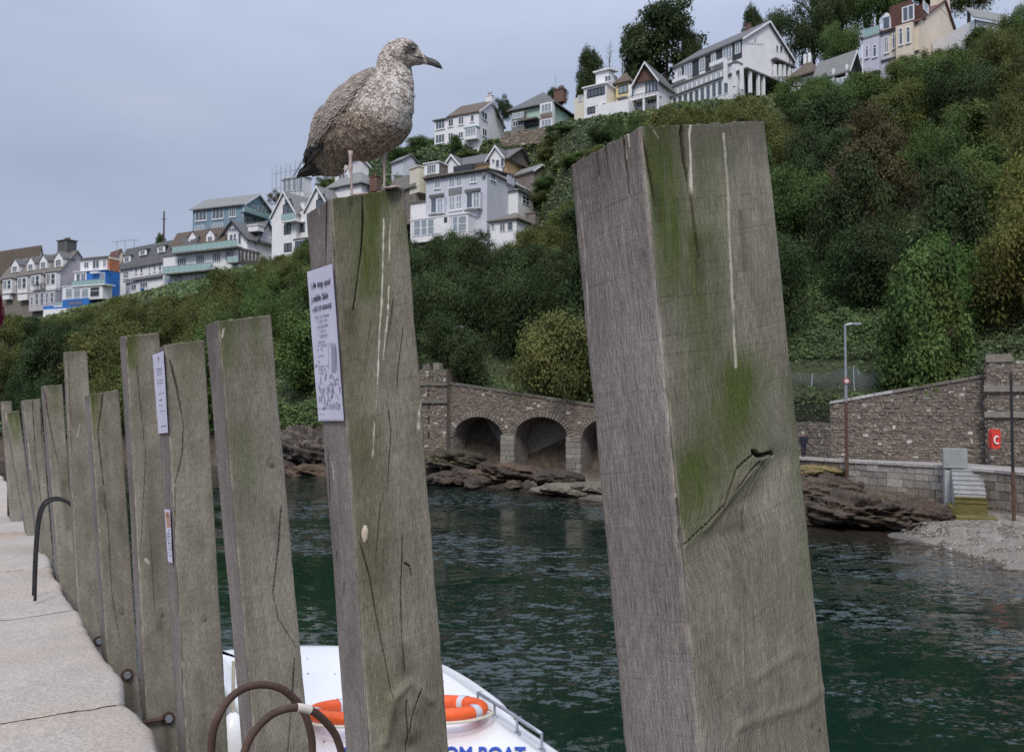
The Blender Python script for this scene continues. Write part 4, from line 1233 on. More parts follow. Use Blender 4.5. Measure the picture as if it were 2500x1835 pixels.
def tone_box(acc, o, e1, e2, e3, a, b, c, col, rs, jit=.012):
    """one squared stone with slightly uneven corners, kept with its own colour"""
    vs = []
    for k in c:
        for j in b:
            for i in a:
                vs.append(o + e1 * i + e2 * j + e3 * k + np.array((rs.uniform(-jit, jit), rs.uniform(-jit, jit), rs.uniform(-jit, jit))))
    fs = [(0, 2, 3, 1), (4, 5, 7, 6), (0, 1, 5, 4), (2, 6, 7, 3), (0, 4, 6, 2), (1, 3, 7, 5)]
    if np.dot(np.cross(e1, e2), e3) < 0: fs = [f_[::-1] for f_ in fs]
    n = len(acc[0]); acc[0].extend(vs); acc[1].extend([tuple(n + q for q in f_) for f_ in fs]); acc[2].extend([col] * 8)


def flush(acc, name, parent, mat, kind=None):
    o = mesh_obj(name, acc[0], acc[1], mat, parent)
    attr(o, 'tone', np.array(acc[2]), 'FLOAT_COLOR')
    if kind: o['kind'] = kind
    return o


def stone_col(rs, warm=0.0, pale=.035):
    b = rs.choice([(.205, .172, .145), (.175, .150, .130), (.235, .195, .160), (.160, .138, .122), (.215, .176, .146), (.190, .160, .130)])
    k = rs.uniform(.88, 1.14)
    if rs.random() < pale: b = (.42, .39, .35)
    return (b[0] * k * (1 + warm), b[1] * k, b[2] * k * (1 - warm))


def rubble(acc, a, b, ztop_a, ztop_b, zbot, inside, rs, cell=.34, warm=0.0, pale=.035, prout=.0, zbot_b=None):
    """facing of irregular stones on the upright plane from a to b (seen from the water); inside(u, z) says where the wall is"""
    a2, b2 = np.array((a[0], a[1], 0.0)), np.array((b[0], b[1], 0.0))
    L = np.linalg.norm(b2 - a2); e1 = (b2 - a2) / L; e3 = np.array((0, 0, 1.0)); e2 = np.cross(e3, e1)
    if e2[1] > 0: e2 = -e2
    zbot_b = zbot if zbot_b is None else zbot_b
    z = min(zbot, zbot_b)
    while z < max(ztop_a, ztop_b):
        h = rs.uniform(.62, 1.05) * cell * .8; u = -rs.uniform(0, cell)
        while u < L:
            w = rs.uniform(.55, 1.35) * cell
            um, zm = u + w / 2, z + h / 2
            if 0 <= um <= L and zm < ztop_a + (ztop_b - ztop_a) * um / L - h * .4 and zm > zbot + (zbot_b - zbot) * um / L and inside(um, zm):
                tone_box(acc, a2, e1, e2, e3, (max(u, 0) + .02, min(u + w, L) - .02), (-.10, prout + rs.uniform(.0, .06)), (z + .015 + (dz := rs.uniform(-.25, .25) * h), z + h * rs.uniform(.8, 1.15) - .015 + dz), stone_col(rs, warm, pale), rs, .028)
            u += w
        z += h
    return a2, e1, e2, e3, L


# --- arched wall carrying the lane down to the shore
rs = random.Random(2)
ARC_A = P(1046, 1128, 66.0); ARC_B = P(1700, 1150, 55.5)
za0, zb0 = zfor(ARC_A[0], ARC_A[1], 925), zfor(ARC_B[0], ARC_B[1], 985)
aw = thing('arched_sea_wall', 'dark stone sea wall with round arches on pale piers, lane on top', 'sea wall', (ARC_A[0], ARC_A[1], .5))
a2 = np.array((ARC_A[0], ARC_A[1], 0.)); b2 = np.array((ARC_B[0], ARC_B[1], 0.)); L = np.linalg.norm(b2 - a2); e1 = (b2 - a2) / L; e3 = np.array((0, 0, 1.)); e2 = np.cross(e3, e1); e2 = e2 if e2[1] < 0 else -e2


def u_at(px): return along(a2 + np.array((0, 0, EYE)), e1, px)


def ztop(u): return za0 + (zb0 - za0) * min(max(u / u_at(1440), -.5), 2.2) ** 1 if u > 0 else za0


arches = []
for (pl, pr, ptop, pspr) in ((1108, 1229, 1017, 1068), (1256, 1387, 1017, 1070), (1420, 1545, 1022, 1076)):
    ul, ur = u_at(pl), u_at(pr); um = (ul + ur) / 2; pm = a2 + e1 * um
    zt, zs = zfor(pm[0], pm[1], ptop), zfor(pm[0], pm[1], pspr)
    arches.append((ul, ur, zs, zt))
ZB = .3


def in_arch(u, z, pad=0.0):
    for (ul, ur, zs, zt) in arches:
        if ul - pad < u < ur + pad:
            if z < zs: return True
            c, hw = (ul + ur) / 2, (ur - ul) / 2 + pad
            if ((u - c) / hw) ** 2 + ((z - zs) / (zt - zs + pad)) ** 2 < 1: return True
    return False


# wall body: front skin cut by the arches, with reveals 2.4 m deep
mb = MB(); TH = 2.4
us = sorted(set([0, L] + [x for A in arches for x in np.linspace(A[0], A[1], 15)] + list(np.linspace(0, L, 30))))
def lower(u):
    for (ul, ur, zs, zt) in arches:
        if ul <= u <= ur:
            c, hw = (ul + ur) / 2, (ur - ul) / 2
            return zs + (zt - zs) * math.sqrt(max(0, 1 - ((u - c) / hw) ** 2))
    return ZB - 1
def inside_any(u): return any(A[0] < u < A[1] for A in arches)
for u0, u1 in zip(us[:-1], us[1:]):
    um = (u0 + u1) / 2
    if inside_any(um): l0 = max(lower(u0), 0) if inside_any(u0) or any(abs(u0 - q) < 1e-6 for A in arches for q in A[:2]) else ZB - 1; l1 = lower(u1)
    else: l0 = l1 = ZB - 1
    p = lambda u, z, d: a2 + e1 * u + e3 * z - e2 * d
    t0, t1 = ztop(u0), ztop(u1)
    mb.add([p(u0, l0, 0), p(u1, l1, 0), p(u1, t1, 0), p(u0, t0, 0)], [(0, 1, 2, 3)])
    mb.add([p(u0, t0, 0), p(u1, t1, 0), p(u1, t1, .45), p(u0, t0, .45)], [(0, 1, 2, 3)])
    if inside_any(um):
        mb.add([p(u0, l0, 0), p(u1, l1, 0), p(u1, l1, TH), p(u0, l0, TH)], [(0, 1, 2, 3)], 1)
        mb.add([p(u0, ZB - 1, TH), p(u1, ZB - 1, TH), p(u1, l1, TH), p(u0, l0, TH)], [(0, 1, 2, 3)], 1)
for A in arches:
    for u in A[:2]:
        mb.add([p(u, ZB - 1, 0), p(u, A[2], 0), p(u, A[2], TH), p(u, ZB - 1, TH)], [(0, 1, 2, 3)], 1)
mb.build('wall', [MORT, SOFF], aw)
acc = ([], [], [])
rubble(acc, ARC_A, ARC_B, za0, ztop(L), .3, lambda u, z: not in_arch(u, z, .42) and z < ztop(u) - .12 and not (z < 3.2 and any(A[0] - 1.2 < u < A[0] or A[1] < u < A[1] + 1.2 for A in arches[1:])) , rs, .29, .06)
flush(acc, 'rubble_facing', aw, RUB, 'stuff')
for ai, (ul, ur, zs, zt) in enumerate(arches):
    c, hw = (ul + ur) / 2, (ur - ul) / 2; nv = 27
    for i in range(nv):
        t0, t1 = math.pi * i / nv, math.pi * (i + 1) / nv
        acc = ([], [], [])
        g = .06
        ring = [(c - math.cos(t) * (hw + q), zs + math.sin(t) * (zt - zs + q)) for q in (.0, .42) for t in (t0 + g * .3, t1 - g * .3)]
        vs = [a2 + e1 * x + e3 * z + e2 * d for d in (-.12, .07 + rs.uniform(-.02, .03)) for x, z in ring]
        fs = [(4, 5, 7, 6), (0, 1, 5, 4), (2, 6, 7, 3), (0, 4, 6, 2), (1, 3, 7, 5)]
        o = mesh_obj('voussoir', vs, fs, RUB, aw); cc = stone_col(rs, 0, .04); attr(o, 'tone', np.array([cc] * 8), 'FLOAT_COLOR')
# pale quoined piers
for (pl, pr, pb) in ((1226, 1258, 1131), (1385, 1420, 1160), (1543, 1572, 1160)):
    ul, ur = u_at(pl) - .02, u_at(pr) + .02; z = arches[0][2] + .25; pm = a2 + e1 * ul
    zb = max(.1, zfor(pm[0], pm[1], pb))
    i = 0
    while z > zb:
        h = rs.uniform(.32, .46); sp = ul + (ur - ul) * (rs.uniform(.55, .7) if i % 2 else rs.uniform(.3, .45))
        for (q0, q1) in ((ul, sp), (sp, ur)):
            acc = ([], [], [])
            k = rs.uniform(.75, 1.2); tone_box(acc, a2, e1, e2, e3, (q0 + .012, q1 - .012), (-.1, .22 + rs.uniform(0, .05)), (z - h + .012, z - .012), (.235 * k, .215 * k, .185 * k), rs)
            flush(acc, 'pier_stone', aw, ASH)
        z -= h; i += 1
# coping along the lane
u = .0
while u < L - .5:
    acc = ([], [], []); w = rs.uniform(.9, 1.3)
    k = rs.uniform(.8, 1.15); o1 = a2 + e1 * u + e3 * ztop(u); en = a2 + e1 * (u + w) + e3 * ztop(u + w); d_ = (en - o1) / np.linalg.norm(en - o1)
    tone_box(acc, o1, d_, e2, np.cross(d_, e2) * (1 if np.cross(d_, e2)[2] > 0 else -1), (.012, w - .012), (-.5, .10), (-.16, .03), (.15 * k, .135 * k, .115 * k), rs)
    flush(acc, 'coping_stone', aw, ASH); u += w
# grass ledge half way up and a mat of weed at the foot of the tower
# --- round-cornered battlemented tower at the end of the arched wall
tw = thing('battlemented_tower', 'squat pale stone tower with battlements at the end of the arched wall', 'tower', (ARC_A[0], ARC_A[1], .5))
tl_, tr_ = u_at(1012), u_at(1100)
d_t = .55
zt_t = zfor(ARC_A[0], ARC_A[1], 903); zb_t = .8
mb = MB()
mb.box(a2, e1, e2, e3, (tl_ - 3.0, tr_), (-2.6, d_t), (zb_t - 1.5, zt_t)); mb.build('tower_body', MORT, tw)
acc = ([], [], [])
A0 = a2 + e1 * (tl_ - 3.0) + e2 * d_t; A1 = a2 + e1 * tr_ + e2 * d_t
rubble(acc, A0, A1, zt_t, zt_t, zb_t, lambda u, z: True, rs, .34, .06, .08); flush(acc, 'rubble_facing', tw, RUB, 'stuff')
for py_ in (938, 980):
    zz = zfor(ARC_A[0], ARC_A[1], py_)
    mb = MB(); mb.box(a2, e1, e2, e3, (tl_ - 3.0, tr_ + .08), (d_t, d_t + .16), (zz - .12, zz + .12)); mb.build('string_course', M('string_course_stone', (.20, .18, .155), (.13, .115, .10), 3, rough=.9, bump=.02), tw)
for py_ in (957, 991, 1024, 1059):
    zz = zfor(ARC_A[0], ARC_A[1], py_); uu = u_at(1057)
    mb = MB(); mb.box(a2, e1, e2, e3, (uu - .07, uu + .07), (d_t, d_t + .065), (zz - .26, zz + .26)); mb.build('slit', MT['iron'], tw)
u = tl_ - 2.9; 
while u < tr_ - .3:
    acc = ([], [], []); k = rs.uniform(.85, 1.15)
    tone_box(acc, a2, e1, e2, e3, (u, u + .62), (d_t - .45, d_t + .05), (zt_t - .02, zt_t + .52), (.22 * k, .20 * k, .165 * k), rs); flush(acc, 'merlon', tw, ASH); u += 1.02

# --- retaining wall behind the promenade
WK = 2.5
rs = random.Random(4)
RW = [P(1938, 1117, 52.5), P(2028, 1120, 49.5), P(2418, 1140, 45.2)]
zr = [zfor(RW[0][0], RW[0][1], 1030), zfor(RW[1][0], RW[1][1], 985), zfor(RW[2][0], RW[2][1], 918)]
rw = thing('retaining_wall', 'tall dark rubble retaining wall with sloping top beside the promenade', 'wall', (RW[1][0], RW[1][1], WK))
mb = MB(); acc = ([], [], [])
p_start = P(1700, 1115, 56.5)
segs = [(p_start, RW[0], zr[0], zr[0]), (RW[0], RW[1], zr[0], zr[0]), (RW[1], RW[2], zr[1], zr[2]), (RW[2], RW[2] + (RW[2] - RW[1]) * 1.2, zr[2], zr[2] + 1.3)]
for (a, b_, z0, z1) in segs:
    A_ = np.array((a[0], a[1], 0.)); B_ = np.array((b_[0], b_[1], 0.)); Ls = np.linalg.norm(B_ - A_); f1 = (B_ - A_) / Ls; f2 = np.cross(e3, f1); f2 = f2 if f2[1] < 0 else -f2
    vs = [A_ + f1 * u_ + f2 * d_ + e3 * z_ for d_ in (0, -.7) for (u_, z_) in ((0, -.5), (Ls, -.5), (Ls, z1), (0, z0))]
    mb.add(vs, [(0, 1, 2, 3), (7, 6, 5, 4), (3, 2, 6, 7), (0, 3, 7, 4), (1, 5, 6, 2)])
    rubble(acc, A_, B_, z0, z1, WK, lambda u, z: True, rs, .26, .02, .03)
mb.build('wall', MORT, rw); flush(acc, 'rubble_facing', rw, RUB, 'stuff')
A_, B_ = RW[1] * np.array((1, 1, 0)), RW[2] * np.array((1, 1, 0)); Ls = np.linalg.norm(B_ - A_); f1 = (B_ - A_) / Ls; f2 = np.cross(e3, f1); f2 = f2 if f2[1] < 0 else -f2
u = 0
while u < Ls - .3:
    w = rs.uniform(.7, 1.3); acc = ([], [], []); zz0 = zr[1] + (zr[2] - zr[1]) * u / Ls; sl = (zr[2] - zr[1]) / Ls
    d_ = f1 + e3 * sl; d_ /= np.linalg.norm(d_); k = rs.uniform(.75, 1.15)
    tone_box(acc, A_ + f1 * u + e3 * zz0, d_, f2, e3, (.01, w - .01), (-.75, .09), (-.02, .15), ((.42, .41, .40) if u < 2.6 else (.19 * k, .17 * k, .145 * k)), rs); flush(acc, 'coping_stone', rw, ASH); u += w

# battlemented bastion at the right edge
bt = thing('stone_bastion', 'battlemented stone bastion with two pale bands at the right edge', 'tower', (RW[2][0], RW[2][1], WK))
mb = MB(); ub = Ls - .1; zt_b = zfor(RW[2][0], RW[2][1], 885)
mb.box(A_, f1, f2, e3, (ub, ub + 9), (-2.5, .75), (-.5, zt_b)); mb.build('bastion_body', MORT, bt)
acc = ([], [], []); rubble(acc, A_ + f1 * ub + f2 * .75, A_ + f1 * (ub + 9) + f2 * .75, zt_b, zt_b, WK, lambda u, z: True, rs, .28, .02, .04)
rubble(acc, A_ + f1 * ub + f2 * -.2, A_ + f1 * (ub + .01) + f2 * .75, zt_b, zt_b, WK, lambda u, z: True, rs, .28, .02, .04); flush(acc, 'rubble_facing', bt, RUB, 'stuff')
for py_, hh in ((949, .17), (1011, .16)):
    zz = zfor(RW[2][0], RW[2][1], py_)
    mb = MB(); mb.box(A_, f1, f2, e3, (ub - .12, ub + 9), (-.4, .95), (zz - hh, zz + hh)); mb.build('string_course', M('pale_band_stone', (.26, .24, .21), (.17, .155, .135), 3, rough=.9, bump=.02), bt)
for i in range(6):
    acc = ([], [], []); k = rs.uniform(.85, 1.1); tone_box(acc, A_, f1, f2, e3, (ub + i * 1.75, ub + i * 1.75 + 1.25), (.2, .85), (zt_b - .01, zt_b + .42), (.19 * k, .17 * k, .145 * k), rs); flush(acc, 'merlon', bt, ASH)
acc = ([], [], []); 

# --- promenade and its sea wall
OW = [P(1690, 1118, 56.0), P(1959, 1123, 48.2), P(2307, 1142, 42.1), P(2500, 1159, 37.9), P(2900, 1200, 31.5)]
OW = [np.array((q[0], q[1], 0.)) for q in OW]
mb = MB(); back = [np.array((q[0] + 2.0, q[1] + 7.0, 0.)) for q in OW]
for q0_, q1_, b0_, b1_ in zip(OW[:-1], OW[1:], back[:-1], back[1:]):
    mb.add([q0_ + e3 * WK, q1_ + e3 * WK, b1_ + e3 * WK, b0_ + e3 * WK, q0_ - e3 * 1.5, q1_ - e3 * 1.5], [(0, 1, 2, 3), (4, 5, 1, 0)])
pr = mb.build('promenade', M('promenade_concrete', (.34, .31, .285), (.27, .245, .225), 1.2, rough=.9)); props(pr, 'pale concrete waterside path along the foot of the wall', 'path', kind='structure')
sw = thing('sea_wall', 'low sea wall of pale squared blocks below the waterside path', 'sea wall', tuple(OW[1]))
rs = random.Random(8)
nblk = 0
for si, (q0_, q1_) in enumerate(zip(OW[:-1], OW[1:])):
    Lq = np.linalg.norm(q1_ - q0_); g1 = (q1_ - q0_) / Lq; g2 = np.cross(e3, g1); g2 = g2 if g2[1] < 0 else -g2
    u = 0
    while u < Lq - .3:
        w = rs.uniform(1.1, 1.9); acc = ([], [], []); k = rs.uniform(.85, 1.1)
        tone_box(acc, q0_, g1, g2, e3, (u + .01, min(u + w, Lq) - .01), (-.35, .16), (WK + .005, WK + .15), (.40 * k, .37 * k, .345 * k), rs, .008); flush(acc, 'kerb_stone', sw, ASH); u += w
    z = WK - .02
    while z > -.6:
        h = rs.uniform(.30, .44); u = -rs.uniform(0, .5)
        while u < Lq:
            w = rs.uniform(.45, .95) if si != 2 else rs.uniform(.28, .6); um = u + w / 2; pm = q0_ + g1 * um; pxm, _ = proj(pm + e3 * z)
            if 0 < um < Lq:
                k = rs.uniform(.7, 1.25)
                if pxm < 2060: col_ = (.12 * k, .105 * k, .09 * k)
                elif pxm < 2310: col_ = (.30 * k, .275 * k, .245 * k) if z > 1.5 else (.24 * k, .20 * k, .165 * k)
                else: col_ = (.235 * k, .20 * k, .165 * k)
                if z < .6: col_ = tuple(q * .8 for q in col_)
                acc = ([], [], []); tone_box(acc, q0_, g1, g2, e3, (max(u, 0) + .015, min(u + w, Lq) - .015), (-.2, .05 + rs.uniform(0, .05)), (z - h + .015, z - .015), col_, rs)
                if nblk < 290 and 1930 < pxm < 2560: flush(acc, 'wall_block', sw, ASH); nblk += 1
                else:
                    if 'rest' not in globals(): rest = ([], [], [])
                    n_ = len(rest[0]); rest[0].extend(acc[0]); rest[1].extend([tuple(n_ + q for q in f_) for f_ in acc[1]]); rest[2].extend(acc[2])
            u += w
        z -= h
if 'rest' in globals(): flush(rest, 'wall_blocks', sw, ASH, 'stuff')

# --- steps down to the beach
g2 = np.array((-.40, -.917, 0)); g1 = np.array((.917, -.40, 0))
so = np.array((*P(2313, 1150, 42.0)[:2], 0.)) ; so = OW[2] + (OW[3] - OW[2]) * .08 + g2 * .75
st = thing('beach_steps', 'pale concrete steps going down from the path to the beach, green with weed below', 'steps', tuple(so))
SPAL = M('step_concrete', (.40, .40, .40), (.31, .31, .31), 2.5, rough=.85, bump=.01)
SWEED = M('weed_covered_concrete', (.17, .14, .045), (.10, .085, .03), 2.0, rough=.9, bump=.05)
sx0 = along(so + e3 * WK, g1, 2322); sx1 = along(so + e3 * WK, g1, 2396)
for i in range(8):
    mb = MB(); z1 = WK - .02 - i * .2
    mb.box(so, g1, g2, e3, (sx0, sx1), (.12 + i * .24, .12 + (i + 1) * .24), (-.8, z1)); mb.box(so, g1, g2, e3, (sx0 - .02, sx1 + .02), (.10 + i * .24, .155 + (i + 1) * .24), (z1 + .003, z1 + .055)); mb.build('step', SPAL if i < 6 else SWEED, st)
mb = MB(); mb.box(so, g1, g2, e3, (sx0 - .3, sx1 + .05), (-1.6, .118), (-.8, WK - .015)); mb.build('landing', SPAL, st)
mb = MB(); mb.box(so, g1, g2, e3, (sx0 - .25, sx0 - .01), (.12, 2.2), (-.8, .9)); mb.box(so, g1, g2, e3, (sx0 - .1, sx1 + .25), (2.05, 3.3), (-.9, .55)); mb.build('landing', SWEED, st)
mb = MB(); mb.box(so, g1, g2, e3, (sx0 - .35, sx0 + .72), (-.55, .12), (WK + .1, WK + 1.05)); mb.build('pillar', M('pillar_concrete', (.33, .34, .33), (.24, .25, .24), 3, rough=.9, bump=.02), st)

# --- lamp posts
def lamp(px, ptop, pbase_y, prust, Y, label, arm, sign=None, r=.075):
    b0 = P(px, prust, Y); zt = zfor(b0[0], b0[1], ptop); zm = zfor(b0[0], b0[1], pbase_y)
    o = thing('lamp_post', label, 'lamp post', b0)
    mb = MB(); mb.tube([b0, (b0[0], b0[1], zm)], r * 1.25, 10); mb.build('lower_pole', MT['rustb'], o)
    mb = MB(); mb.tube([(b0[0], b0[1], zm), (b0[0], b0[1], zt)], [r * 1.15, r * .8], 10); mb.build('pole', MT['steel'], o)
    mb = MB(); mb.tube([(b0[0], b0[1], zt - .05), (b0[0] + arm, b0[1] - .1, zt + .03)], .045, 8); mb.box((b0[0] + arm, b0[1] - .1, zt), (1, 0, 0), (0, 1, 0), (0, 0, 1), (-.1, .38), (-.12, .12), (-.05, .07)); mb.build('lamp_head', MT['steel'], o)
    if sign:
        zz = zfor(b0[0], b0[1], sign)
        mb = MB(); mb.tube([(b0[0], b0[1] - .12, zz), (b0[0], b0[1] - .09, zz)], .17, 18); s_ = mb.build('road_sign', M_flat('sign_red', (.42, .06, .06)), o)
        mb = MB(); mb.tube([(b0[0], b0[1] - .135, zz), (b0[0], b0[1] - .122, zz)], .115, 18); mb.build('sign_face', M_flat('sign_pale', (.55, .50, .52)), s_)
    return o
lamp(2068, 791, 981, 1166, 45.6, 'tall grey lamp post with a small round sign, rusty brown lower pole', .45, 930)
lamp(1110, 798, 905, 912, 67.5, 'slim grey lamp post standing on the tower of the arched wall', .3, None, .12)
b0 = P(2474, 1205, 37.6); zt = zfor(b0[0], b0[1], 912); zr_ = zfor(b0[0], b0[1], 1150)
o = thing('marker_pole', 'thin black pole with a rusty foot in front of the bastion', 'pole', b0)
mb = MB(); mb.tube([(b0[0], b0[1], zr_), (b0[0], b0[1], zt)], [.07, .055], 8); mb.build('pole', MT['iron'], o)
mb = MB(); mb.tube([(b0[0], b0[1], -.3), (b0[0], b0[1], zr_)], .085, 8); mb.build('foot', MT['rustb'], o)

# --- life ring cabinet on the wall
c = P(2427, 1071, 43.6); o = thing('life_ring_cabinet', 'bright red life ring cabinet fixed to the wall near the bastion', 'cabinet', c)
RED = M_flat('cabinet_red', (.62, .055, .04), .45)
mb = MB(); pts_ = []
for i in range(28):
    a = 2 * math.pi * i / 28; ca, sa = math.cos(a), math.sin(a)
    pts_.append((math.copysign(abs(ca) ** .45, ca) * .24, math.copysign(abs(sa) ** .45, sa) * .52))
fr = [c + np.array((x, -.16 - .05 * (y > 0), y)) for x, y in pts_]; bk = [c + np.array((x, .12, y)) for x, y in pts_]
mb.add(fr + bk, [tuple(range(28))] + [(i, (i + 1) % 28, 28 + (i + 1) % 28, 28 + i) for i in range(28)]); mb.build('case', RED, o)
mb = MB(); mb.tube([c + np.array((math.cos(t) * .13, -.24, math.sin(t) * .19 - .05)) for t in np.linspace(.9, 5.4, 18)], .04, 8); mb.build('ring_mark', M_flat('ring_white', (.75, .72, .72)), o)

# --- railing and debris net above the path
o = thing('railing', 'iron railing on the low wall beside the walking person', 'railing', tuple(P(1985, 1030, 53.5)))
mb = MB(); A_ = P(1925, 1026, 53.6); B_ = P(2026, 1026, 51.2)
for t in np.linspace(0, 1, 26): q = A_ + (B_ - A_) * t; mb.tube([q, q + e3 * .95], .018, 4)
mb.build('balusters', MT['iron'], o)
mb = MB(); mb.tube([A_ + e3 * .95, B_ + e3 * .95], .03, 6); mb.tube([A_ + e3 * .08, B_ + e3 * .08], .03, 6); mb.build('rail', MT['iron'], o)
o = thing('debris_net', 'dark safety net hung on thin leaning steel posts above the wall', 'net', tuple(P(2040, 990, 52.5)))
A_, B_, C_ = P(1905, 985, 56.5), P(2085, 978, 53.0), P(2150, 965, 52.0)
ta, tb, tc_ = [zfor(q[0], q[1], y) for q, y in ((A_, 908), (B_, 897), (C_, 908))]
NET = M_flat('net_cord', (.12, .135, .13), .8)
mb = MB()
def netpt(u, v):
    if u < .72: k = u / .72; q = A_ + (B_ - A_) * k; zt = ta + (tb - ta) * k - .25 * math.sin(k * math.pi) ** 2 * 1.3
    else: k = (u - .72) / .28; q = B_ + (C_ - B_) * k; zt = tb + (tc_ - tb) * k - .3 * math.sin(k * math.pi)
    return np.array((q[0], q[1] - .6 * (1 - v), q[2] - .3 + (zt - q[2] + .3) * v))
for i in range(60): mb.tube([netpt(i / 59, v) for v in (0, .33, .66, 1)], .017, 3, cap=False)
for j in range(26): mb.tube([netpt(u, j / 25) for u in np.linspace(0, 1, 26)], .017, 3, cap=False)
nn_ = mb.build('netting', NET, o); nn_['kind'] = 'stuff'
for (qx, dz, lean) in ((.33, .2, -.9), (.72, .5, -.4), (.76, .5, .9), (1.0, -.2, .4)):
    mb = MB(); tp = netpt(min(qx, 1), 1); bt_ = netpt(min(qx, 1), 0); mb.tube([bt_ - e3 * .4 - np.array((lean * -.5, 0, 0)), tp + e3 * .1], .035, 6); mb.build('net_post', MT['steel'], o)

# --- people: one walker on the path
def walker(c, h):
    o = thing('person', 'person in dark navy jacket and trousers walking along the waterside path', 'person', c)
    c = np.asarray(c, float)
    S = h / 1.72
    jn = {'pel': (0, 0, .93), 'chest': (0, .02, 1.28), 'neck': (0, .03, 1.47), 'head': (0, .04, 1.58), 'top': (0, .04, 1.68), 'shL': (-.19, .02, 1.40), 'elL': (-.25, -.04, 1.12), 'haL': (-.22, -.12, .90),
          'shR': (.19, .02, 1.40), 'elR': (.25, .06, 1.12), 'haR': (.22, .14, .92), 'hiL': (-.10, 0, .88), 'knL': (-.11, -.13, .50), 'anL': (-.11, -.02, .08), 'toL': (-.12, -.15, .04), 'hiR': (.10, 0, .88), 'knR': (.11, .06, .50), 'anR': (.11, .22, .10), 'toR': (.12, .12, .03)}
    ed = [('pel', 'chest'), ('chest', 'neck'), ('neck', 'head'), ('head', 'top'), ('chest', 'shL'), ('shL', 'elL'), ('elL', 'haL'), ('chest', 'shR'), ('shR', 'elR'), ('elR', 'haR'), ('pel', 'hiL'), ('hiL', 'knL'), ('knL', 'anL'), ('anL', 'toL'), ('pel', 'hiR'), ('hiR', 'knR'), ('knR', 'anR'), ('anR', 'toR')]
    rad = dict(pel=.17, chest=.185, neck=.065, head=.10, top=.075, shL=.085, elL=.065, haL=.042, shR=.085, elR=.065, haR=.042, hiL=.115, knL=.08, anL=.055, toL=.045, hiR=.115, knR=.08, anR=.055, toR=.045)
    keys = list(jn)
    me = bpy.data.meshes.new('body'); me.from_pydata([tuple(np.array(jn[k]) * S) for k in keys], [(keys.index(a), keys.index(b_)) for a, b_ in ed], [])
    b = bpy.data.objects.new('body', me); COL.objects.link(b); b.parent = o
    md = b.modifiers.new('skin', 'SKIN'); sk = me.skin_vertices[0]
    for i, k in enumerate(keys): sk.data[i].radius = (rad[k] * S, rad[k] * S * .85); sk.data[i].use_root = (k == 'pel')
    s2 = b.modifiers.new('sub', 'SUBSURF'); s2.levels = 2; s2.render_levels = 2
    m, n, l, bb = new_mat('walker_clothes'); bb.inputs['Roughness'].default_value = .85
    tc = n.new('ShaderNodeTexCoord'); sx = n.new('ShaderNodeSeparateXYZ'); l.new(tc.outputs['Object'], sx.inputs[0])
    rp = n.new('ShaderNodeValToRGB'); rp.color_ramp.interpolation = 'CONSTANT'; e = rp.color_ramp.elements
    e[0].position = 0; e[0].color = (.012, .011, .012, 1); e[1].position = .05; e[1].color = (.014, .016, .03, 1)
    for pos, col_ in ((.48, (.010, .012, .024)), (.815, (.36, .20, .15)), (.90, (.42, .25, .19)), (.955, (.30, .28, .27))):
        q = e.new(pos); q.color = (*col_, 1)
    mr = n.new('ShaderNodeMapRange'); mr.inputs['From Max'].default_value = 1.78 * S; l.new(sx.outputs['Z'], mr.inputs['Value']); l.new(mr.outputs[0], rp.inputs[0]); l.new(rp.outputs[0], bb.inputs['Base Color'])
    me.materials.append(m)
    mb = MB(); mb.sphere(c + np.array((0, .06, 1.64)) * S, .098 * S, .105 * S, .085 * S, 12, 8); mb.build('hair', M_flat('grey_hair', (.33, .32, .31), .8), o, True)
    return o
walker(P(1962, 1117, 49.4) * np.array((1, 1, 0)) + np.array((0, 0, WK)), 1.62)

# --- rocks and beach
ROCK = M_attr('shore_rock', .85, .3, .55, 7.0, .07)
def rock(px, py, Y, wpx, hpx, label, group, seed, cols=((.11, .085, .065), (.055, .042, .034)), strata=1.0, name='rock'):
    rr = random.Random(seed); c = P(px, py, Y); W = wpx * Y / FPX; Hh = hpx * Y / FPX
    nu, nv = 84, 34
    w = np.linspace(0, 2 * math.pi, nu, endpoint=False); t = np.linspace(0, math.pi * .62, nv)
    gw, gt = np.meshgrid(w, t)
    sx, sy, sz = np.sin(gt) * np.cos(gw), np.sin(gt) * np.sin(gw), np.cos(gt)
    X, Yy, Z = sx * W / 2, sy * min(W * .4, 3.2), sz * Hh
    n1 = fbm(X * .9 + seed, Yy * 1.1 + Z * 1.6, seed, 5); lay = fbm((Z + X * .22) * 3.2 * strata + n1 * 1.5, X * .16 + seed, seed + 1, 3)
    rid = 1 - np.abs(fbm(X * 1.3 + seed * 3, Yy * 1.3 + Z * 2.2, seed + 5, 5) - .5) * 4
    stp = np.floor(lay * 6) / 6
    k = .52 + .62 * n1 + .36 * (np.abs(stp - .5) * 2 - .4) + .16 * rid
    X, Yy, Z = X * (0.85 + .3 * (k - .8)), Yy * k, Z * k
    top = np.array(cols[0]); low = np.array(cols[1])
    v = np.stack([X + c[0], Yy + c[1], Z + c[2]], -1).reshape(-1, 3)
    idx = np.arange(nu * nv).reshape(nv, nu); nx = np.roll(idx, -1, 1)
    f = np.stack([idx[:-1], idx[1:], nx[1:], nx[:-1]], -1).reshape(-1, 4)
    o = mesh_obj(name, v, f, ROCK, smooth=True)
    me = o.data; me.transform(Matrix.Translation(Vector(-c))); o.location = c.tolist()
    tn = np.clip(lay.ravel()[:, None] * 1.5 - .25, 0, 1)
    attr(o, 'tone', low * (1 - tn) + top * tn, 'FLOAT_COLOR')
    return props(o, label, 'rock', group)
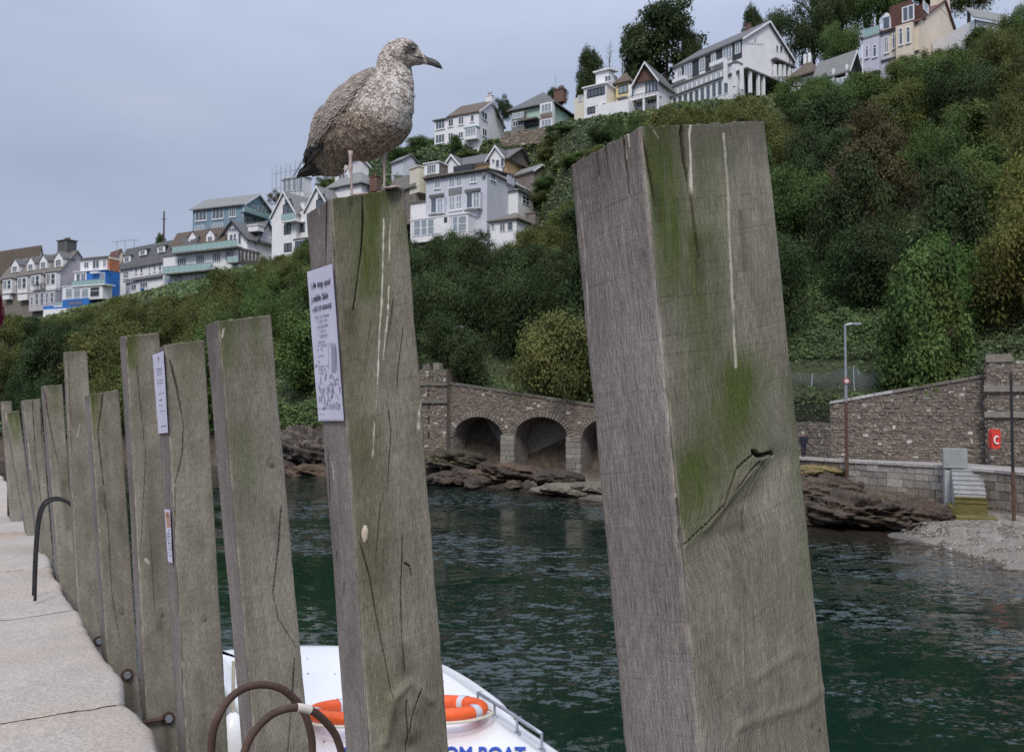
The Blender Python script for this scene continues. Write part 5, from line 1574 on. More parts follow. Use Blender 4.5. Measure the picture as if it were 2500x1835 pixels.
WEEDY = ((.098, .073, .051), (.042, .032, .026)); GREY = ((.16, .135, .12), (.06, .05, .045))
rock(2140, 1252, 39.5, 400, 54, 'long weed covered brown rock ledge at the foot of the sea wall', 'shore rocks', 1, WEEDY, 1.3, 'rock_ledge')
rock(2010, 1205, 43, 250, 44, 'brown layered rock between the nearest post and the long ledge', 'shore rocks', 2, WEEDY, 1.2)
rock(1990, 1150, 46.5, 150, 18, 'yellowish brown rock just below the walking person', 'shore rocks', 3, ((.20, .15, .06), (.06, .05, .035)))
rock(2240, 1262, 37.6, 150, 44, 'dark rounded end of the weed covered rocks beside the steps', 'shore rocks', 4, ((.10, .068, .05), (.045, .032, .026)))
rock(1960, 1262, 40, 150, 40, 'low dark rock at the water edge beside the nearest post', 'shore rocks', 5, WEEDY)
rock(1100, 1125, 63.5, 180, 30, 'dark flat rock with yellow grass on top below the tower', 'shore rocks', 6, ((.12, .10, .05), (.04, .034, .03)))
rock(1250, 1160, 60, 230, 32, 'brown rock mound in front of the second arch', 'shore rocks', 7, ((.115, .08, .055), (.05, .038, .03)))
rock(1130, 1172, 60, 220, 26, 'brown boulders at the water edge below the first arch', 'shore rocks', 8, ((.11, .082, .06), (.045, .035, .03)))
rock(1400, 1195, 53, 240, 16, 'pale flat shingle ledge left of the nearest post', 'shore rocks', 9, ((.20, .175, .13), (.10, .085, .065)), 2.0, 'rock_ledge')
rock(1360, 1170, 56.5, 150, 24, 'dark low rock under the second pier', 'shore rocks', 10, ((.09, .068, .05), (.04, .033, .028)))
rock(740, 1100, 73, 170, 66, 'grey craggy rock face between the third post and the gull post', 'shore rocks', 11, GREY, 1.8)
rock(640, 1110, 75, 170, 60, 'grey rock face showing left of the gull post', 'shore rocks', 12, GREY, 1.8)
rock(760, 1160, 68, 150, 26, 'orange brown rock ledge at the water behind the gull post', 'shore rocks', 13, ((.16, .105, .06), (.07, .05, .036)))
rock(880, 1120, 70, 200, 60, 'dark grey rocks hidden partly by the gull post', 'shore rocks', 14, GREY, 1.6)
rock(690, 1150, 71, 90, 28, 'reddish boulder at the foot of the grey rock face', 'shore rocks', 15, ((.14, .10, .085), (.06, .045, .04)))
rr = random.Random(6)
nr_ = 0
BL = []
for (x0, x1, y0, y1, Y0, Y1, wh) in ((1040, 1460, 1160, 1188, 60, 55, 'at the water below the arches'), (1060, 1450, 1135, 1158, 64, 60, 'at the foot of the arches'), (1950, 2320, 1240, 1290, 42, 36.5, 'by the long weedy ledge'), (600, 830, 1140, 1172, 73, 68, 'behind the gull post')):
    for i in range(16):
        t = rr.random(); px = rr.uniform(x0, x1); py = y0 + (y1 - y0) * t; Y = Y0 + (Y1 - Y0) * t
        BL.append((px, f'small brown boulder {wh}', rock(px, py, Y, rr.uniform(18, 55), rr.uniform(8, 20), 'small brown boulder', 'small shore boulders', 50 + nr_, rr.choice([WEEDY, ((.10, .08, .065), (.05, .04, .034)), ((.075, .055, .042), (.04, .03, .026))]), 1, 'boulder'))); nr_ += 1
number_labels(BL)
# gravel beach
rs = np.random.RandomState(12)
bp_ = []
out = [(2150, 1288), (2230, 1275), (2330, 1268), (2420, 1270), (2520, 1290), (2700, 1330), (2900, 1450), (2650, 1420), (2500, 1392), (2400, 1358), (2310, 1335), (2210, 1305)]
# heights: from the foot of the wall (0.55 m) down to the water
top_e = [G(x, y, .55) for x, y in ((2160, 1287), (2250, 1276), (2330, 1270), (2420, 1270), (2520, 1285), (2720, 1330), (2960, 1410))]
low_e = [G(x, y, -.03) for x, y in ((2140, 1292), (2200, 1306), (2310, 1340), (2400, 1368), (2520, 1402), (2700, 1470), (2940, 1570))]
bv, bw = [], 40
te, le = np.array(top_e), np.array(low_e)
uu = np.linspace(.45, 6, 90); ti = np.stack([np.interp(uu, range(7), te[:, i]) for i in range(3)], 1); li = np.stack([np.interp(uu, range(7), le[:, i]) for i in range(3)], 1)
vv = np.linspace(-.02, 1.25, 40)
g = ti[:, None] * (1 - vv[None, :, None]) + li[:, None] * vv[None, :, None]
g[..., 2] += (fbm(g[..., 0] * 1.1, g[..., 1] * 1.1, 3) - .5) * .22
g[..., 2] = np.where(vv[None] < 0, ti[:, None, 2], g[..., 2])
g[..., 2] -= .9 * np.clip(1 - (uu - .45) / .5, 0, 1)[:, None]
idx = np.arange(90 * 40).reshape(90, 40)
f = np.stack([idx[:-1, :-1], idx[:-1, 1:], idx[1:, 1:], idx[1:, :-1]], -1).reshape(-1, 4)
gb = mesh_obj('shingle_beach', g.reshape(-1, 3), f[:, ::-1], M('shingle', (.25, .225, .19), (.12, .105, .088), 9, 8, rough=.95, bump=.04, bscale=14, contrast=(.32, .66)), smooth=True)
props(gb, 'grey shingle beach sloping into the river at the right', 'beach', kind='structure')
npb = 16000
k_ = rs.uniform(.8, 6, npb); q_ = rs.uniform(0, 1.0, npb)
pt = np.stack([np.interp(k_, range(7), te[:, i]) * (1 - q_) + np.interp(k_, range(7), le[:, i]) * q_ for i in range(3)], 1)
oc = np.array([(1, 0, 0), (-1, 0, 0), (0, 1, 0), (0, -1, 0), (0, 0, 1), (0, 0, -1)], float); of = np.array([(0, 2, 4), (2, 1, 4), (1, 3, 4), (3, 0, 4), (2, 0, 5), (1, 2, 5), (3, 1, 5), (0, 3, 5)])
sz = rs.uniform(.012, .042, npb) * (1 + 1.6 * (rs.rand(npb) < .04))
pv = (pt[:, None] + (oc[None] * np.array((1.3, 1.1, .6)) + rs.normal(0, .2, (npb, 6, 3))) * sz[:, None, None]).reshape(-1, 3)
pf = (of[None] + 6 * np.arange(npb)[:, None, None]).reshape(-1, 3)
pb_ = mesh_obj('pebbles', pv, pf, M_attr('pebble', .9, .25, .2, 8)); cc = np.array([(.25, .225, .195), (.18, .16, .135), (.13, .115, .10), (.30, .28, .245)])[rs.randint(0, 4, npb)] * rs.uniform(.8, 1.2, npb)[:, None]
attr(pb_, 'tone', np.repeat(cc, 6, 0), 'FLOAT_COLOR'); props(pb_, 'loose pebbles on the beach', 'pebbles', kind='stuff')
# ------------------------------------------------------------------ houses on the hill
CA = (0, 560, 420 / 2041); CB = (380, 440, 440 / 2019); CG = (700, 340, 360 / 1982); CC = (980, 200, 440 / 1731); CD = (1380, 100, 340 / 2251); CE = (1620, 20, 440 / 2251); CF = (2060, 0, 440 / 2251)
Z3 = np.array((0, 0, 1.0))


class House:
    """an upright block seen at its near corner: front face runs away to the left along az, side face away to the right"""
    def __init__(s, name, label, crop, N, Y, azf, xl, xr, yt, mat, cat='house', side_mat=None, found=4.0, group='houses on the hillside', parent=None, wallname='wall'):
        found = 9.0 if crop is CC else found
        s.crop = crop
        s.o = P(*s.px(*N), Y)
        s.e1, s.e2 = az(azf), az(azf + 90)
        s.L = along(s.o, s.e1, s.px(xl, 0)[0]); s.W = along(s.o, s.e2, s.px(xr, 0)[0])
        s.H = zfor(s.o[0], s.o[1], s.px(N[0], yt)[1]) - s.o[2]
        s.root = parent or thing(name, label, cat, s.o, group)
        mb = MB(); mb.box(s.o, s.e1, s.e2, Z3, (0, s.L), (0, s.W), (-found, s.H))
        if side_mat is not None: mb.m = [1 if i == 4 else 0 for i in range(6)]
        s.wall = mb.build(wallname, [mat, side_mat] if side_mat is not None else mat, s.root)
        s.mat = mat

    def px(s, x, y): return s.crop[0] + x * s.crop[2], s.crop[1] + y * s.crop[2]

    def face(s, fac, d=0.0):
        if fac == 'F': return s.o - s.e2 * d, s.e1, -s.e2
        return s.o - s.e1 * d, s.e2, -s.e1

    def hit(s, fac, x, y, d=0.0):
        o, e, n = s.face(fac, d)
        r = ray(*s.px(x, y)); c = np.array((0, 0, EYE)); t = ((o - c) @ n) / (r @ n); q = c + r * t - o
        return q @ e, q[2]

    def rect(s, fac, x0, x1, y0, y1, d=0.0):
        xm, ym = (x0 + x1) / 2, (y0 + y1) / 2
        u0, u1 = sorted((s.hit(fac, x0, ym, d)[0], s.hit(fac, x1, ym, d)[0]))
        v0, v1 = sorted((s.hit(fac, xm, y1, d)[1], s.hit(fac, xm, y0, d)[1]))
        return u0, u1, v0, v1

    def put(s, mb, fac, u0, u1, v0, v1, d0, d1, m=0):
        o, e, n = s.face(fac)
        mb.box(o, e, n, Z3, (u0, u1), (d0, d1), (v0, v1), m); return mb

    def win(s, fac, x0, x1, y0, y1, cols=2, rows=1, d=0.0, fr='white2', gl='glass', t=.09, sill=True, split=None, name='window'):
        u0, u1, v0, v1 = s.rect(fac, x0, x1, y0, y1, d)
        mb = MB()
        for (a, b_, c_, e_) in ((u0, u1, v0, v0 + t), (u0, u1, v1 - t, v1), (u0, u0 + t, v0 + t, v1 - t), (u1 - t, u1, v0 + t, v1 - t)): s.put(mb, fac, a, b_, c_, e_, d - .02, d + .075)
        for i in range(1, cols):
            u = u0 + (u1 - u0) * i / cols; s.put(mb, fac, u - t * .45, u + t * .45, v0 + t, v1 - t, d - .02, d + .068)
        for j in range(1, rows):
            v = v0 + (v1 - v0) * (split or j / rows); s.put(mb, fac, u0 + t, u1 - t, v - t * .4, v + t * .4, d - .02, d + .062)
        f = mb.build(name, MT[fr], s.root)
        mb = MB(); s.put(mb, fac, u0 + t * .5, u1 - t * .5, v0 + t * .5, v1 - t * .5, d - .01, d + .02); mb.build('pane', MT[gl], f)
        if sill and name == 'window':
            mb = MB(); s.put(mb, fac, u0 - .1, u1 + .1, v0 - .12, v0 - .004, d - .01, d + .16); mb.build('sill', MT['white2' if fr == 'white2' else fr], f)
        return f

    def panel(s, name, fac, x0, x1, y0, y1, mat, d0=0.0, d1=.05):
        u0, u1, v0, v1 = s.rect(fac, x0, x1, y0, y1, max(d0, 0)); mb = MB(); s.put(mb, fac, u0, u1, v0, v1, d0 - .02, d1)
        return mb.build(name, MT[mat] if isinstance(mat, str) else mat, s.root)

    def slab(s, name, u, w, z, mat):
        mb = MB(); mb.box(s.o, s.e1, s.e2, Z3, u, w, z); return mb.build(name, MT[mat], s.root)

    def roof(s, kind, apex, mat, over=.35, u=None, w=None, z=None, gable=None, th=.22, name='roof', trim='white2', hipin=.5):
        """kind S: ridge along the front, F: ridge runs back from the front, H: hipped, M: single slope falling to the front"""
        u0, u1 = u or (0, s.L); w0, w1 = w or (0, s.W); z0 = s.H if z is None else z
        if apex is None: rh = .0
        elif isinstance(apex, tuple):
            q = s.o + (s.e2 * (w0 + w1) / 2 + s.e1 * u0 if kind in 'SH' else s.e1 * (u0 + u1) / 2 + s.e2 * w0)
            rh = zfor(q[0], q[1], s.px(*apex)[1]) - s.o[2] - z0
        else: rh = apex
        pt = lambda a, b_, c_: s.o + s.e1 * a + s.e2 * b_ + Z3 * c_
        mb = MB(); gb = MB()
        def sheet(q):
            q = [np.asarray(x) for x in q]; n_ = len(q)
            up = [x + Z3 * th for x in q]
            mb.add(q + up, [tuple(range(n_))[::-1], tuple(range(n_, 2 * n_))] + [(i, (i + 1) % n_, n_ + (i + 1) % n_, n_ + i) for i in range(n_)])
        if kind == 'S':
            wm = (w0 + w1) / 2; k = rh / (wm - w0); dz = -over * k
            sheet([pt(u0 - over, w0 - over, z0 + dz), pt(u1 + over, w0 - over, z0 + dz), pt(u1 + over, wm, z0 + rh), pt(u0 - over, wm, z0 + rh)])
            sheet([pt(u0 - over, wm, z0 + rh), pt(u1 + over, wm, z0 + rh), pt(u1 + over, w1 + over, z0 + dz), pt(u0 - over, w1 + over, z0 + dz)])
            for a in (u0, u1): gb.add([pt(a, w0, z0 - .001), pt(a, w1, z0 - .001), pt(a, wm, z0 + rh)], [(0, 1, 2)])
        elif kind == 'F':
            um = (u0 + u1) / 2; k = rh / (um - u0); dz = -over * k
            sheet([pt(u0 - over, w0 - over, z0 + dz), pt(um, w0 - over, z0 + rh), pt(um, w1 + over, z0 + rh), pt(u0 - over, w1 + over, z0 + dz)])
            sheet([pt(um, w0 - over, z0 + rh), pt(u1 + over, w0 - over, z0 + dz), pt(u1 + over, w1 + over, z0 + dz), pt(um, w1 + over, z0 + rh)])
            for b_ in (w0, w1): gb.add([pt(u0, b_, z0 - .001), pt(u1, b_, z0 - .001), pt(um, b_, z0 + rh)], [(0, 1, 2)])
        elif kind == 'H':
            wm = (w0 + w1) / 2; i_ = min((w1 - w0) * hipin, (u1 - u0) * .49); a0, a1, b0, b1 = u0 - over, u1 + over, w0 - over, w1 + over
            r0, r1 = pt(u0 + i_, wm, z0 + rh), pt(u1 - i_, wm, z0 + rh); c = [pt(a0, b0, z0), pt(a1, b0, z0), pt(a1, b1, z0), pt(a0, b1, z0)]
            sheet([c[0], c[1], r1, r0]); sheet([c[2], c[3], r0, r1]); sheet([c[1], c[2], r1]); sheet([c[3], c[0], r0])
        elif kind == 'M':
            sheet([pt(u0 - over, w0 - over, z0), pt(u1 + over, w0 - over, z0), pt(u1 + over, w1, z0 + rh), pt(u0 - over, w1, z0 + rh)])
        r_ = mb.build(name, MT[mat], s.root)
        for q in range(len(gb.f)):
            one = MB(); one.add([gb.v[i] for i in gb.f[q]], [(0, 1, 2)]); one.build('gable', MT[gable] if isinstance(gable, str) else (gable or s.mat), s.root)
        if trim and kind in 'SF':
            tb = MB()
            if kind == 'F':
                um = (u0 + u1) / 2
                for a in (u0 - over, u1 + over):
                    A, B_ = pt(a, w0 - over - .03, z0 - over * rh / (um - u0)), pt(um, w0 - over - .03, z0 + rh)
                    tb.add([A - Z3 * .16, B_ - Z3 * .16, B_ + Z3 * .2, A + Z3 * .2, A - Z3 * .16 - s.e2 * .06, B_ - Z3 * .16 - s.e2 * .06, B_ + Z3 * .2 - s.e2 * .06, A + Z3 * .2 - s.e2 * .06], [(0, 1, 2, 3), (4, 7, 6, 5), (0, 4, 5, 1), (3, 2, 6, 7), (0, 3, 7, 4), (1, 5, 6, 2)])
            else:
                wm = (w0 + w1) / 2
                for b_ in (w0 - over, w1 + over):
                    A, B_ = pt(u0 - over - .03, b_, z0 - over * rh / (wm - w0)), pt(u0 - over - .03, wm, z0 + rh)
                    tb.add([A - Z3 * .14, B_ - Z3 * .14, B_ + Z3 * .2, A + Z3 * .2, A - Z3 * .14 - s.e1 * .06, B_ - Z3 * .14 - s.e1 * .06, B_ + Z3 * .2 - s.e1 * .06, A + Z3 * .2 - s.e1 * .06], [(0, 1, 2, 3), (4, 7, 6, 5), (0, 4, 5, 1), (3, 2, 6, 7), (0, 3, 7, 4), (1, 5, 6, 2)])
            tb.build('bargeboard', MT[trim], r_)
        s.rh = rh
        return r_

    def flat(s, mat='slate2', over=.3, th=.22, u=None, w=None, z=None):
        u0, u1 = u or (0, s.L); w0, w1 = w or (0, s.W); z0 = s.H if z is None else z
        return s.slab('flat_roof', (u0 - over, u1 + over), (w0 - over, w1 + over), (z0 + .003, z0 + th), mat)

    def chimney(s, u, w, z0, z1, sz=.8, mat='brick', pots=2):
        mb = MB(); mb.box(s.o, s.e1, s.e2, Z3, (u - sz * .8, u + sz * .8), (w - sz / 2, w + sz / 2), (z0, z1)); mb.box(s.o, s.e1, s.e2, Z3, (u - sz * .9, u + sz * .9), (w - sz * .6, w + sz * .6), (z1, z1 + .16)); c = mb.build('chimney', MT[mat], s.root)
        for i in range(pots):
            q = s.o + s.e1 * (u + (i - (pots - 1) / 2) * .5) + s.e2 * w + Z3 * (z1 + .16); mb = MB(); mb.tube([q, q + Z3 * .55], [.16, .13], 8); mb.build('chimney_pot', MT['brick'], c)

    def balcony(s, fac, x0, x1, y0, y1, d=1.4, glass='balglass', slab='white2', posts=6, rail='steel'):
        """a deck carried out from the face with a glazed or railed front; y0..y1 is the height of the balustrade"""
        u0, u1, v0, v1 = s.rect(fac, x0, x1, y0, y1, d)
        mb = MB(); s.put(mb, fac, u0, u1, v0 - .22, v0, -.05, d + .06); b_ = mb.build('balcony', MT[slab], s.root)
        if glass:
            w = (u1 - u0) / posts
            for i in range(posts):
                mb = MB(); s.put(mb, fac, u0 + i * w + .03, u0 + (i + 1) * w - .03, v0 + .06, v1 - .04, d - .02, d + .012); mb.build('glass_panel', MT[glass], b_)
        mb = MB(); s.put(mb, fac, u0, u1, v1 - .04, v1 + .03, d - .03, d + .03)
        for i in range(posts + 1):
            u = u0 + (u1 - u0) * i / posts; s.put(mb, fac, u - .025, u + .025, v0, v1 - .04, d - .025, d + .025)
        if not glass:
            n_ = int((u1 - u0) / .22)
            for i in range(n_): u = u0 + (u1 - u0) * i / n_; s.put(mb, fac, u - .012, u + .012, v0, v1 - .04, d - .012, d + .012)
        mb.build('railing', MT[rail], b_)
        return b_

    def bay(s, fac, x0, x1, y0, y1, d=.9, mat=None, name='bay', top=None):
        """a block standing out from a face"""
        u0, u1, v0, v1 = s.rect(fac, x0, x1, y0, y1, d); mb = MB(); s.put(mb, fac, u0, u1, v0, v1, -.05, d); b_ = mb.build(name, MT[mat] if isinstance(mat, str) else (mat or s.mat), s.root)
        if top: mb = MB(); s.put(mb, fac, u0 - .12, u1 + .12, v1 + .004, v1 + .16, -.05, d + .14); mb.build('bay_roof', MT[top], b_)
        return b_

    def dormer(s, xc, half, ytop, yeave, ybot, back, mat='white', roof='slate', d=-.3, gable=True, cheek='dark', cols=2, depth=2.4):
        u0, u1, v0, v1 = s.rect('F', xc - half, xc + half, yeave, ybot, d)
        um = (u0 + u1) / 2
        q = s.o + s.e1 * um - s.e2 * d
        zt = zfor(q[0], q[1], s.px(xc, ytop)[1]) - s.o[2]
        mb = MB(); s.put(mb, 'F', u0, u1, v0, v1, d - depth, d, 0); dm = mb.build('dormer', MT[mat], s.root)
        pt = lambda a, b_, c_: s.o + s.e1 * a - s.e2 * b_ + Z3 * c_
        mb = MB(); ov = .18
        if gable:
            mb.add([pt(u0, d, v1), pt(u1, d, v1), pt(um, d, zt)], [(0, 1, 2)], 1)
            for sg, ue in ((-1, u0), (1, u1)):
                a = [pt(ue + sg * ov, d + .12, v1 - .12), pt(um, d + .12, zt), pt(um, d - depth, zt), pt(ue + sg * ov, d - depth, v1 - .12)]
                mb.add(a + [x + Z3 * .12 for x in a], [(0, 1, 2, 3), (7, 6, 5, 4), (0, 4, 5, 1), (1, 5, 6, 2), (2, 6, 7, 3), (3, 7, 4, 0)], 0)
            mb.build('dormer_roof', [MT[roof], MT[mat]], dm)
        else:
            mb.box(s.o, s.e1, -s.e2, Z3, (u0 - ov, u1 + ov), (d - depth, d + .2), (v1 + .003, v1 + .15)); mb.build('dormer_roof', MT[roof], dm)
            mb = MB(); s.put(mb, 'F', u0 - .02, u0 - .003, v0, v1, d - depth, d - .1); mb.build('cheek', MT[cheek], dm)
        w_ = half * .62
        f = s.win('F', xc - w_, xc + w_, yeave + (ybot - yeave) * .12, ybot - (ybot - yeave) * .08, cols, 1, d, sill=False)
        return dm


def glaz(h, fac, xs, y0, y1, d, skew=0.0, fr='white2', gl='glass3', rows=1):
    """a run of glazed bays between the given columns; rows shift by skew from the first to the last"""
    n_ = len(xs) - 1
    for i in range(n_):
        k = (i + .5) / n_ * skew
        h.win(fac, xs[i] + 1, xs[i + 1] - 1, y0 + k, y1 + k, 1, rows, d, fr, gl, .10, False)

# ---- far left: brown roofed house behind the terrace
h = House('brown_roofed_house', 'white house with a mottled brown roof at the far left, behind the stone terrace', CA, (430, 700), 172, -62, -60, 520, 425, MT['white'])
h.roof('S', (475, 200), 'browntile', .3, trim=None)
# ---- stone terrace with dormers
h = House('stone_terrace_house', 'dark stone terrace with four white dormers and a pale pink gable end', CA, (702, 960), 150, -60, -10, 1095, 497, MT['stone'], side_mat=MT['pinkgrey'])
h.roof('S', (1000, 262), 'lichen', .3, trim=None, gable=MT['pinkgrey'])
for xc, half, yt, ye, yb in ((178, 44, 352, 425, 512), (364, 44, 325, 400, 488), (514, 44, 300, 375, 465), (694, 50, 262, 345, 445)): h.dormer(xc, half, yt, ye, yb, 2, d=-.5, roof='slate')
h.chimney(3.2, h.W * .5, h.H + h.rh - 1.6, h.H + h.rh + 2.2, 1.9, 'slate', 4)
for (x0, x1, y0, y1) in ((30, 140, 590, 760), (205, 320, 560, 755), (362, 478, 535, 718), (542, 664, 512, 705)):
    h.bay('F', x0, x1, y0, y1, .8, 'white', top='slate')
    h.win('F', x0 + 10, (x0 + x1) / 2 - 4, y0 + 18, y1 - 50, 2, 1, .8, gl='glass', sill=False); h.win('F', (x0 + x1) / 2 + 4, x1 - 8, y0 + 12, y1 - 55, 1, 2, .8, gl='glass2', sill=False)
h.bay('F', 345, 655, 735, 960, .8, 'pinkgrey', top='white2')
for x0, x1, y0, y1 in ((365, 395, 800, 900), (420, 460, 755, 900), (480, 522, 745, 890), (545, 575, 750, 880), (600, 640, 745, 870)): h.win('F', x0, x1, y0, y1, 1, 2, .8, gl='glass', sill=False)
for x0, x1, y0, y1 in ((30, 110, 780, 830), (210, 320, 770, 840)): h.bay('F', x0, x1, y0, y1, .8, 'white')
for x0, x1, y0, y1 in ((172, 196, 590, 660), (500, 528, 560, 640)): h.win('F', x0, x1, y0, y1, 1, 1, gl='glass2')
h.balcony('F', 400, 535, 645, 715, 1.0, None, 'slate', 3, 'iron')
# ---- blue and white house
h = House('blue_house', 'bright blue and white modern house with an orange tiled corner and glazed bay', CA, (1250, 960), 147, -68, 880, 1416, 480, MT['blue'])
h.slab('upper_storey', (.4, h.L * .92), (.6, h.W * .7), (h.H + .003, h.H + 2.4), 'white')
h.slab('flat_roof', (.1, h.L * .96), (.2, h.W * .75), (h.H + 2.405, h.H + 2.6), 'slate2')
h.slab('tile_hung_corner', (-.05, .36), (.7, h.W * .95), (h.H + .006, h.H + 2.1), 'orange')
h.slab('parapet', (-.1, .5), (.6, h.W), (h.H + 2.104, h.H + 2.5), 'cream2')
h.slab('eaves', (-.3, h.L + .2), (-.3, .55), (h.H + .005, h.H + .14), 'white2')
for x0, x1, y0, y1 in ((1000, 1055, 385, 462), (1100, 1180, 360, 465), (1225, 1262, 350, 450)): h.win('F', x0, x1, y0, y1, 2, 1, -.58, sill=False)
h.panel('white_wall', 'F', 885, 1026, 500, 655, 'white', .02, .06)
h.win('F', 905, 955, 520, 650, 1, 1, .08, sill=False); h.win('F', 962, 1018, 515, 645, 2, 1, .08, sill=False); h.win('F', 1188, 1240, 515, 640, 2, 1, .03, sill=False)
h.slab('window_hood', (1.2, 3.2), (-.7, -.02), (h.H - .55, h.H - .3), 'white2')
h.balcony('F', 850, 1245, 600, 655, 2.2, 'balglass', 'white2', 8)
h.bay('F', 740, 1215, 668, 835, 2.0, 'white', 'glazed_bay', 'white2')
for x0, x1 in ((780, 862), (874, 958), (970, 1052)): h.win('F', x0, x1, 700, 812, 1, 2, 2.0, gl='glass3', sill=False, split=.72)
h.win('F', 1070, 1185, 680, 800, 1, 2, 2.0, gl='glass2', sill=False, split=.6)
h.bay('F', 742, 1052, 822, 925, 2.1, 'blue', 'blue_base')
sg = h.panel('sign_board', 'F', 808, 975, 842, 902, M_flat('sign_board_grey_blue', (.085, .11, .22)), 2.1, 2.14)
u0, u1, v0, v1 = h.rect('F', 818, 965, 855, 890, 2.14); mb = MB(); rr = random.Random(3)
for i in range(16):
    u = u0 + (u1 - u0) * i / 16; h.put(mb, 'F', u, u + (u1 - u0) / 16 * rr.uniform(.4, .8), v0 + (v1 - v0) * rr.uniform(0, .3), v1 - (v1 - v0) * rr.uniform(0, .35), 2.13, 2.15)
mb.build('lettering', M_flat('faded_lettering', (.20, .22, .34)), sg)
h.bay('F', 512, 742, 905, 950, 2.0, 'blue', 'blue_terrace_wall'); h.bay('F', 512, 1050, 935, 1035, 2.3, 'white', 'white_terrace_wall')
h.balcony('F', 640, 742, 860, 905, 2.0, 'balglass', 'white2', 3)
# ---- small roofs behind the blue house
h = House('pale_cottage', 'little pale cottage with a terracotta roof peeping over the blue house', CA, (1400, 420), 165, -45, 1280, 1470, 310, MT['cream2'])
h.roof('S', (1440, 240), 'redtile', .2, trim=None)
# ---- white terrace with slate dormers
h = House('white_terrace', 'long white terrace with dark cheeked dormers and tall sash windows', CA, (2260, 900), 145, -55, 1420, 2420, 290, MT['white'])
h.roof('S', 3.4, 'slate', .35, trim=None)
for xc, half, ye, yb in ((1506, 44, 312, 400), (1694, 44, 238, 310), (1912, 44, 195, 275)): h.dormer(xc, half, ye - 12, ye, yb, 2, 'white', 'slate2', -.2, False, 'dark', 2, 2.8)
for x0, x1, y0, y1 in ((1605, 1632, 402, 522), (1668, 1697, 394, 520), (1768, 1786, 385, 512), (1824, 1848, 376, 498), (1888, 1918, 372, 494), (1465, 1528, 498, 580)): h.win('F', x0, x1, y0, y1, 1 if x1 - x0 < 40 else 3, 2, 0, gl='glass')
h.bay('F', 1490, 1925, 600, 830, 1.8, 'white', 'lower_storey', None)
h.roof('M', 1.0, 'slate', .3, u=(h.rect('F', 1490, 1925, 600, 830, 1.8)[0], h.rect('F', 1490, 1925, 600, 830, 1.8)[1]), w=(-1.9, .0), z=h.rect('F', 1490, 1925, 600, 830, 1.8)[3], name='lean_to_roof')
h.panel('door', 'F', 1665, 1712, 690, 775, 'blue', 1.8, 1.86); h.win('F', 1665, 1755, 625, 690, 3, 1, 1.8, sill=False)
h.win('F', 1560, 1620, 650, 720, 2, 1, 1.8, sill=False)
for (px, py0, py1, wh) in ((1385, 330, 140, 'leftmost'), (1480, 320, 125, 'middle'), (1590, 240, 120, 'rightmost')):
    q = P(CA[0] + px * CA[2], CA[1] + py0 * CA[2], 158); zt = zfor(q[0], q[1], CA[1] + py1 * CA[2]); o = thing('aerial', f'{wh} of three thin rooftop aerials above the blue house', 'aerial', q, 'rooftop aerials')
    mb = MB(); mb.tube([q - Z3 * 1.5, (q[0], q[1], zt)], .05, 5); mb.build('mast', MT['steel'], o); mb = MB(); mb.tube([(q[0] - 1, q[1], zt - .1), (q[0] + 1, q[1], zt - .1)], .03, 4)
    for i in range(5): mb.tube([(q[0] - .9 + i * .45, q[1] - .4, zt - .1), (q[0] - .9 + i * .45, q[1] + .4, zt - .1)], .02, 4)
    mb.build('yagi', MT['steel'], o)
q = P(360 * D, 520 * D, 160); zt = zfor(q[0], q[1], 464 * D); o = thing('telegraph_pole', 'dark telegraph pole against the sky left of the blue grey house', 'pole', q)
mb = MB(); mb.tube([q - Z3 * 3, (q[0], q[1], zt)], [.2, .14], 7); mb.build('pole', MT['bark'], o); mb = MB(); mb.tube([(q[0] - .5, q[1], zt - 1.6), (q[0] + .5, q[1], zt - 1.6)], .06, 5); mb.build('crossarm', MT['bark'], o)

# ---- long white house with glass balconies and the big gables
h = House('balconied_house', 'long white house with two levels of green glass balconies below a grey gable', CB, (912, 1190), 138, -64, 80, 1160, 770, MT['white'])
h.flat('slate2', .15, .18)
h.balcony('F', 185, 912, 705, 775, 1.2, 'balglass', 'slate2', 13)
for x0, x1, y0, y1, c_ in ((245, 345, 870, 1000, 4), (455, 550, 835, 975, 4), (640, 730, 810, 920, 4), (785, 880, 785, 900, 4)): h.win('F', x0, x1, y0, y1, c_, 1, 0, gl='glass', sill=False)
h.balcony('F', 80, 640, 945, 1020, 1.6, 'balglass', 'slate2', 9); h.balcony('F', 800, 925, 850, 915, 1.2, 'balglass', 'slate2', 2)
for x0, x1 in ((95, 190), (212, 305)): h.win('F', x0, x1, 1045, 1170, 1, 2, 0, gl='glass3', sill=False, split=.8)
h.panel('stone_wall', 'S', 930, 1150, 775, 960, 'stone', .0, .06)
for i in range(5): h.panel('trellis', 'S', 950 + i * 42, 956 + i * 42, 790, 900, 'white2', .06, .12)
h = House('gabled_chalet', 'white house with a steep dark gable full of glass above the balconies', CB, (1025, 800), 141, -62, 705, 1362, 650, MT['white'])
h.roof('F', (872, 462), 'slate', .45, w=(0, h.W * .9), trim='dark')
h2u = h.W
h.roof('S', (1325, 470), 'slate', .4, u=(-.02, h.L * .6), w=(h.W * .28, h.W * 1.0), z=h.H - .2, trim='dark', name='cross_roof')
for x0, x1, y0, y1, c_ in ((790, 812, 640, 730, 1), (828, 868, 605, 735, 1), (874, 906, 595, 730, 1), (925, 962, 590, 720, 1)): h.win('F', x0, x1, y0, y1, c_, 1, 0, 'white2', 'glass', sill=False)
h.win('F', 825, 905, 535, 580, 3, 1, 0, sill=False); h.win('S', 1285, 1338, 590, 655, 2, 1, 0, gl='glass2')
h.chimney(.5, h.W * .35, h.H + 1.6, h.H + 2.6, 1.5, 'white', 0)
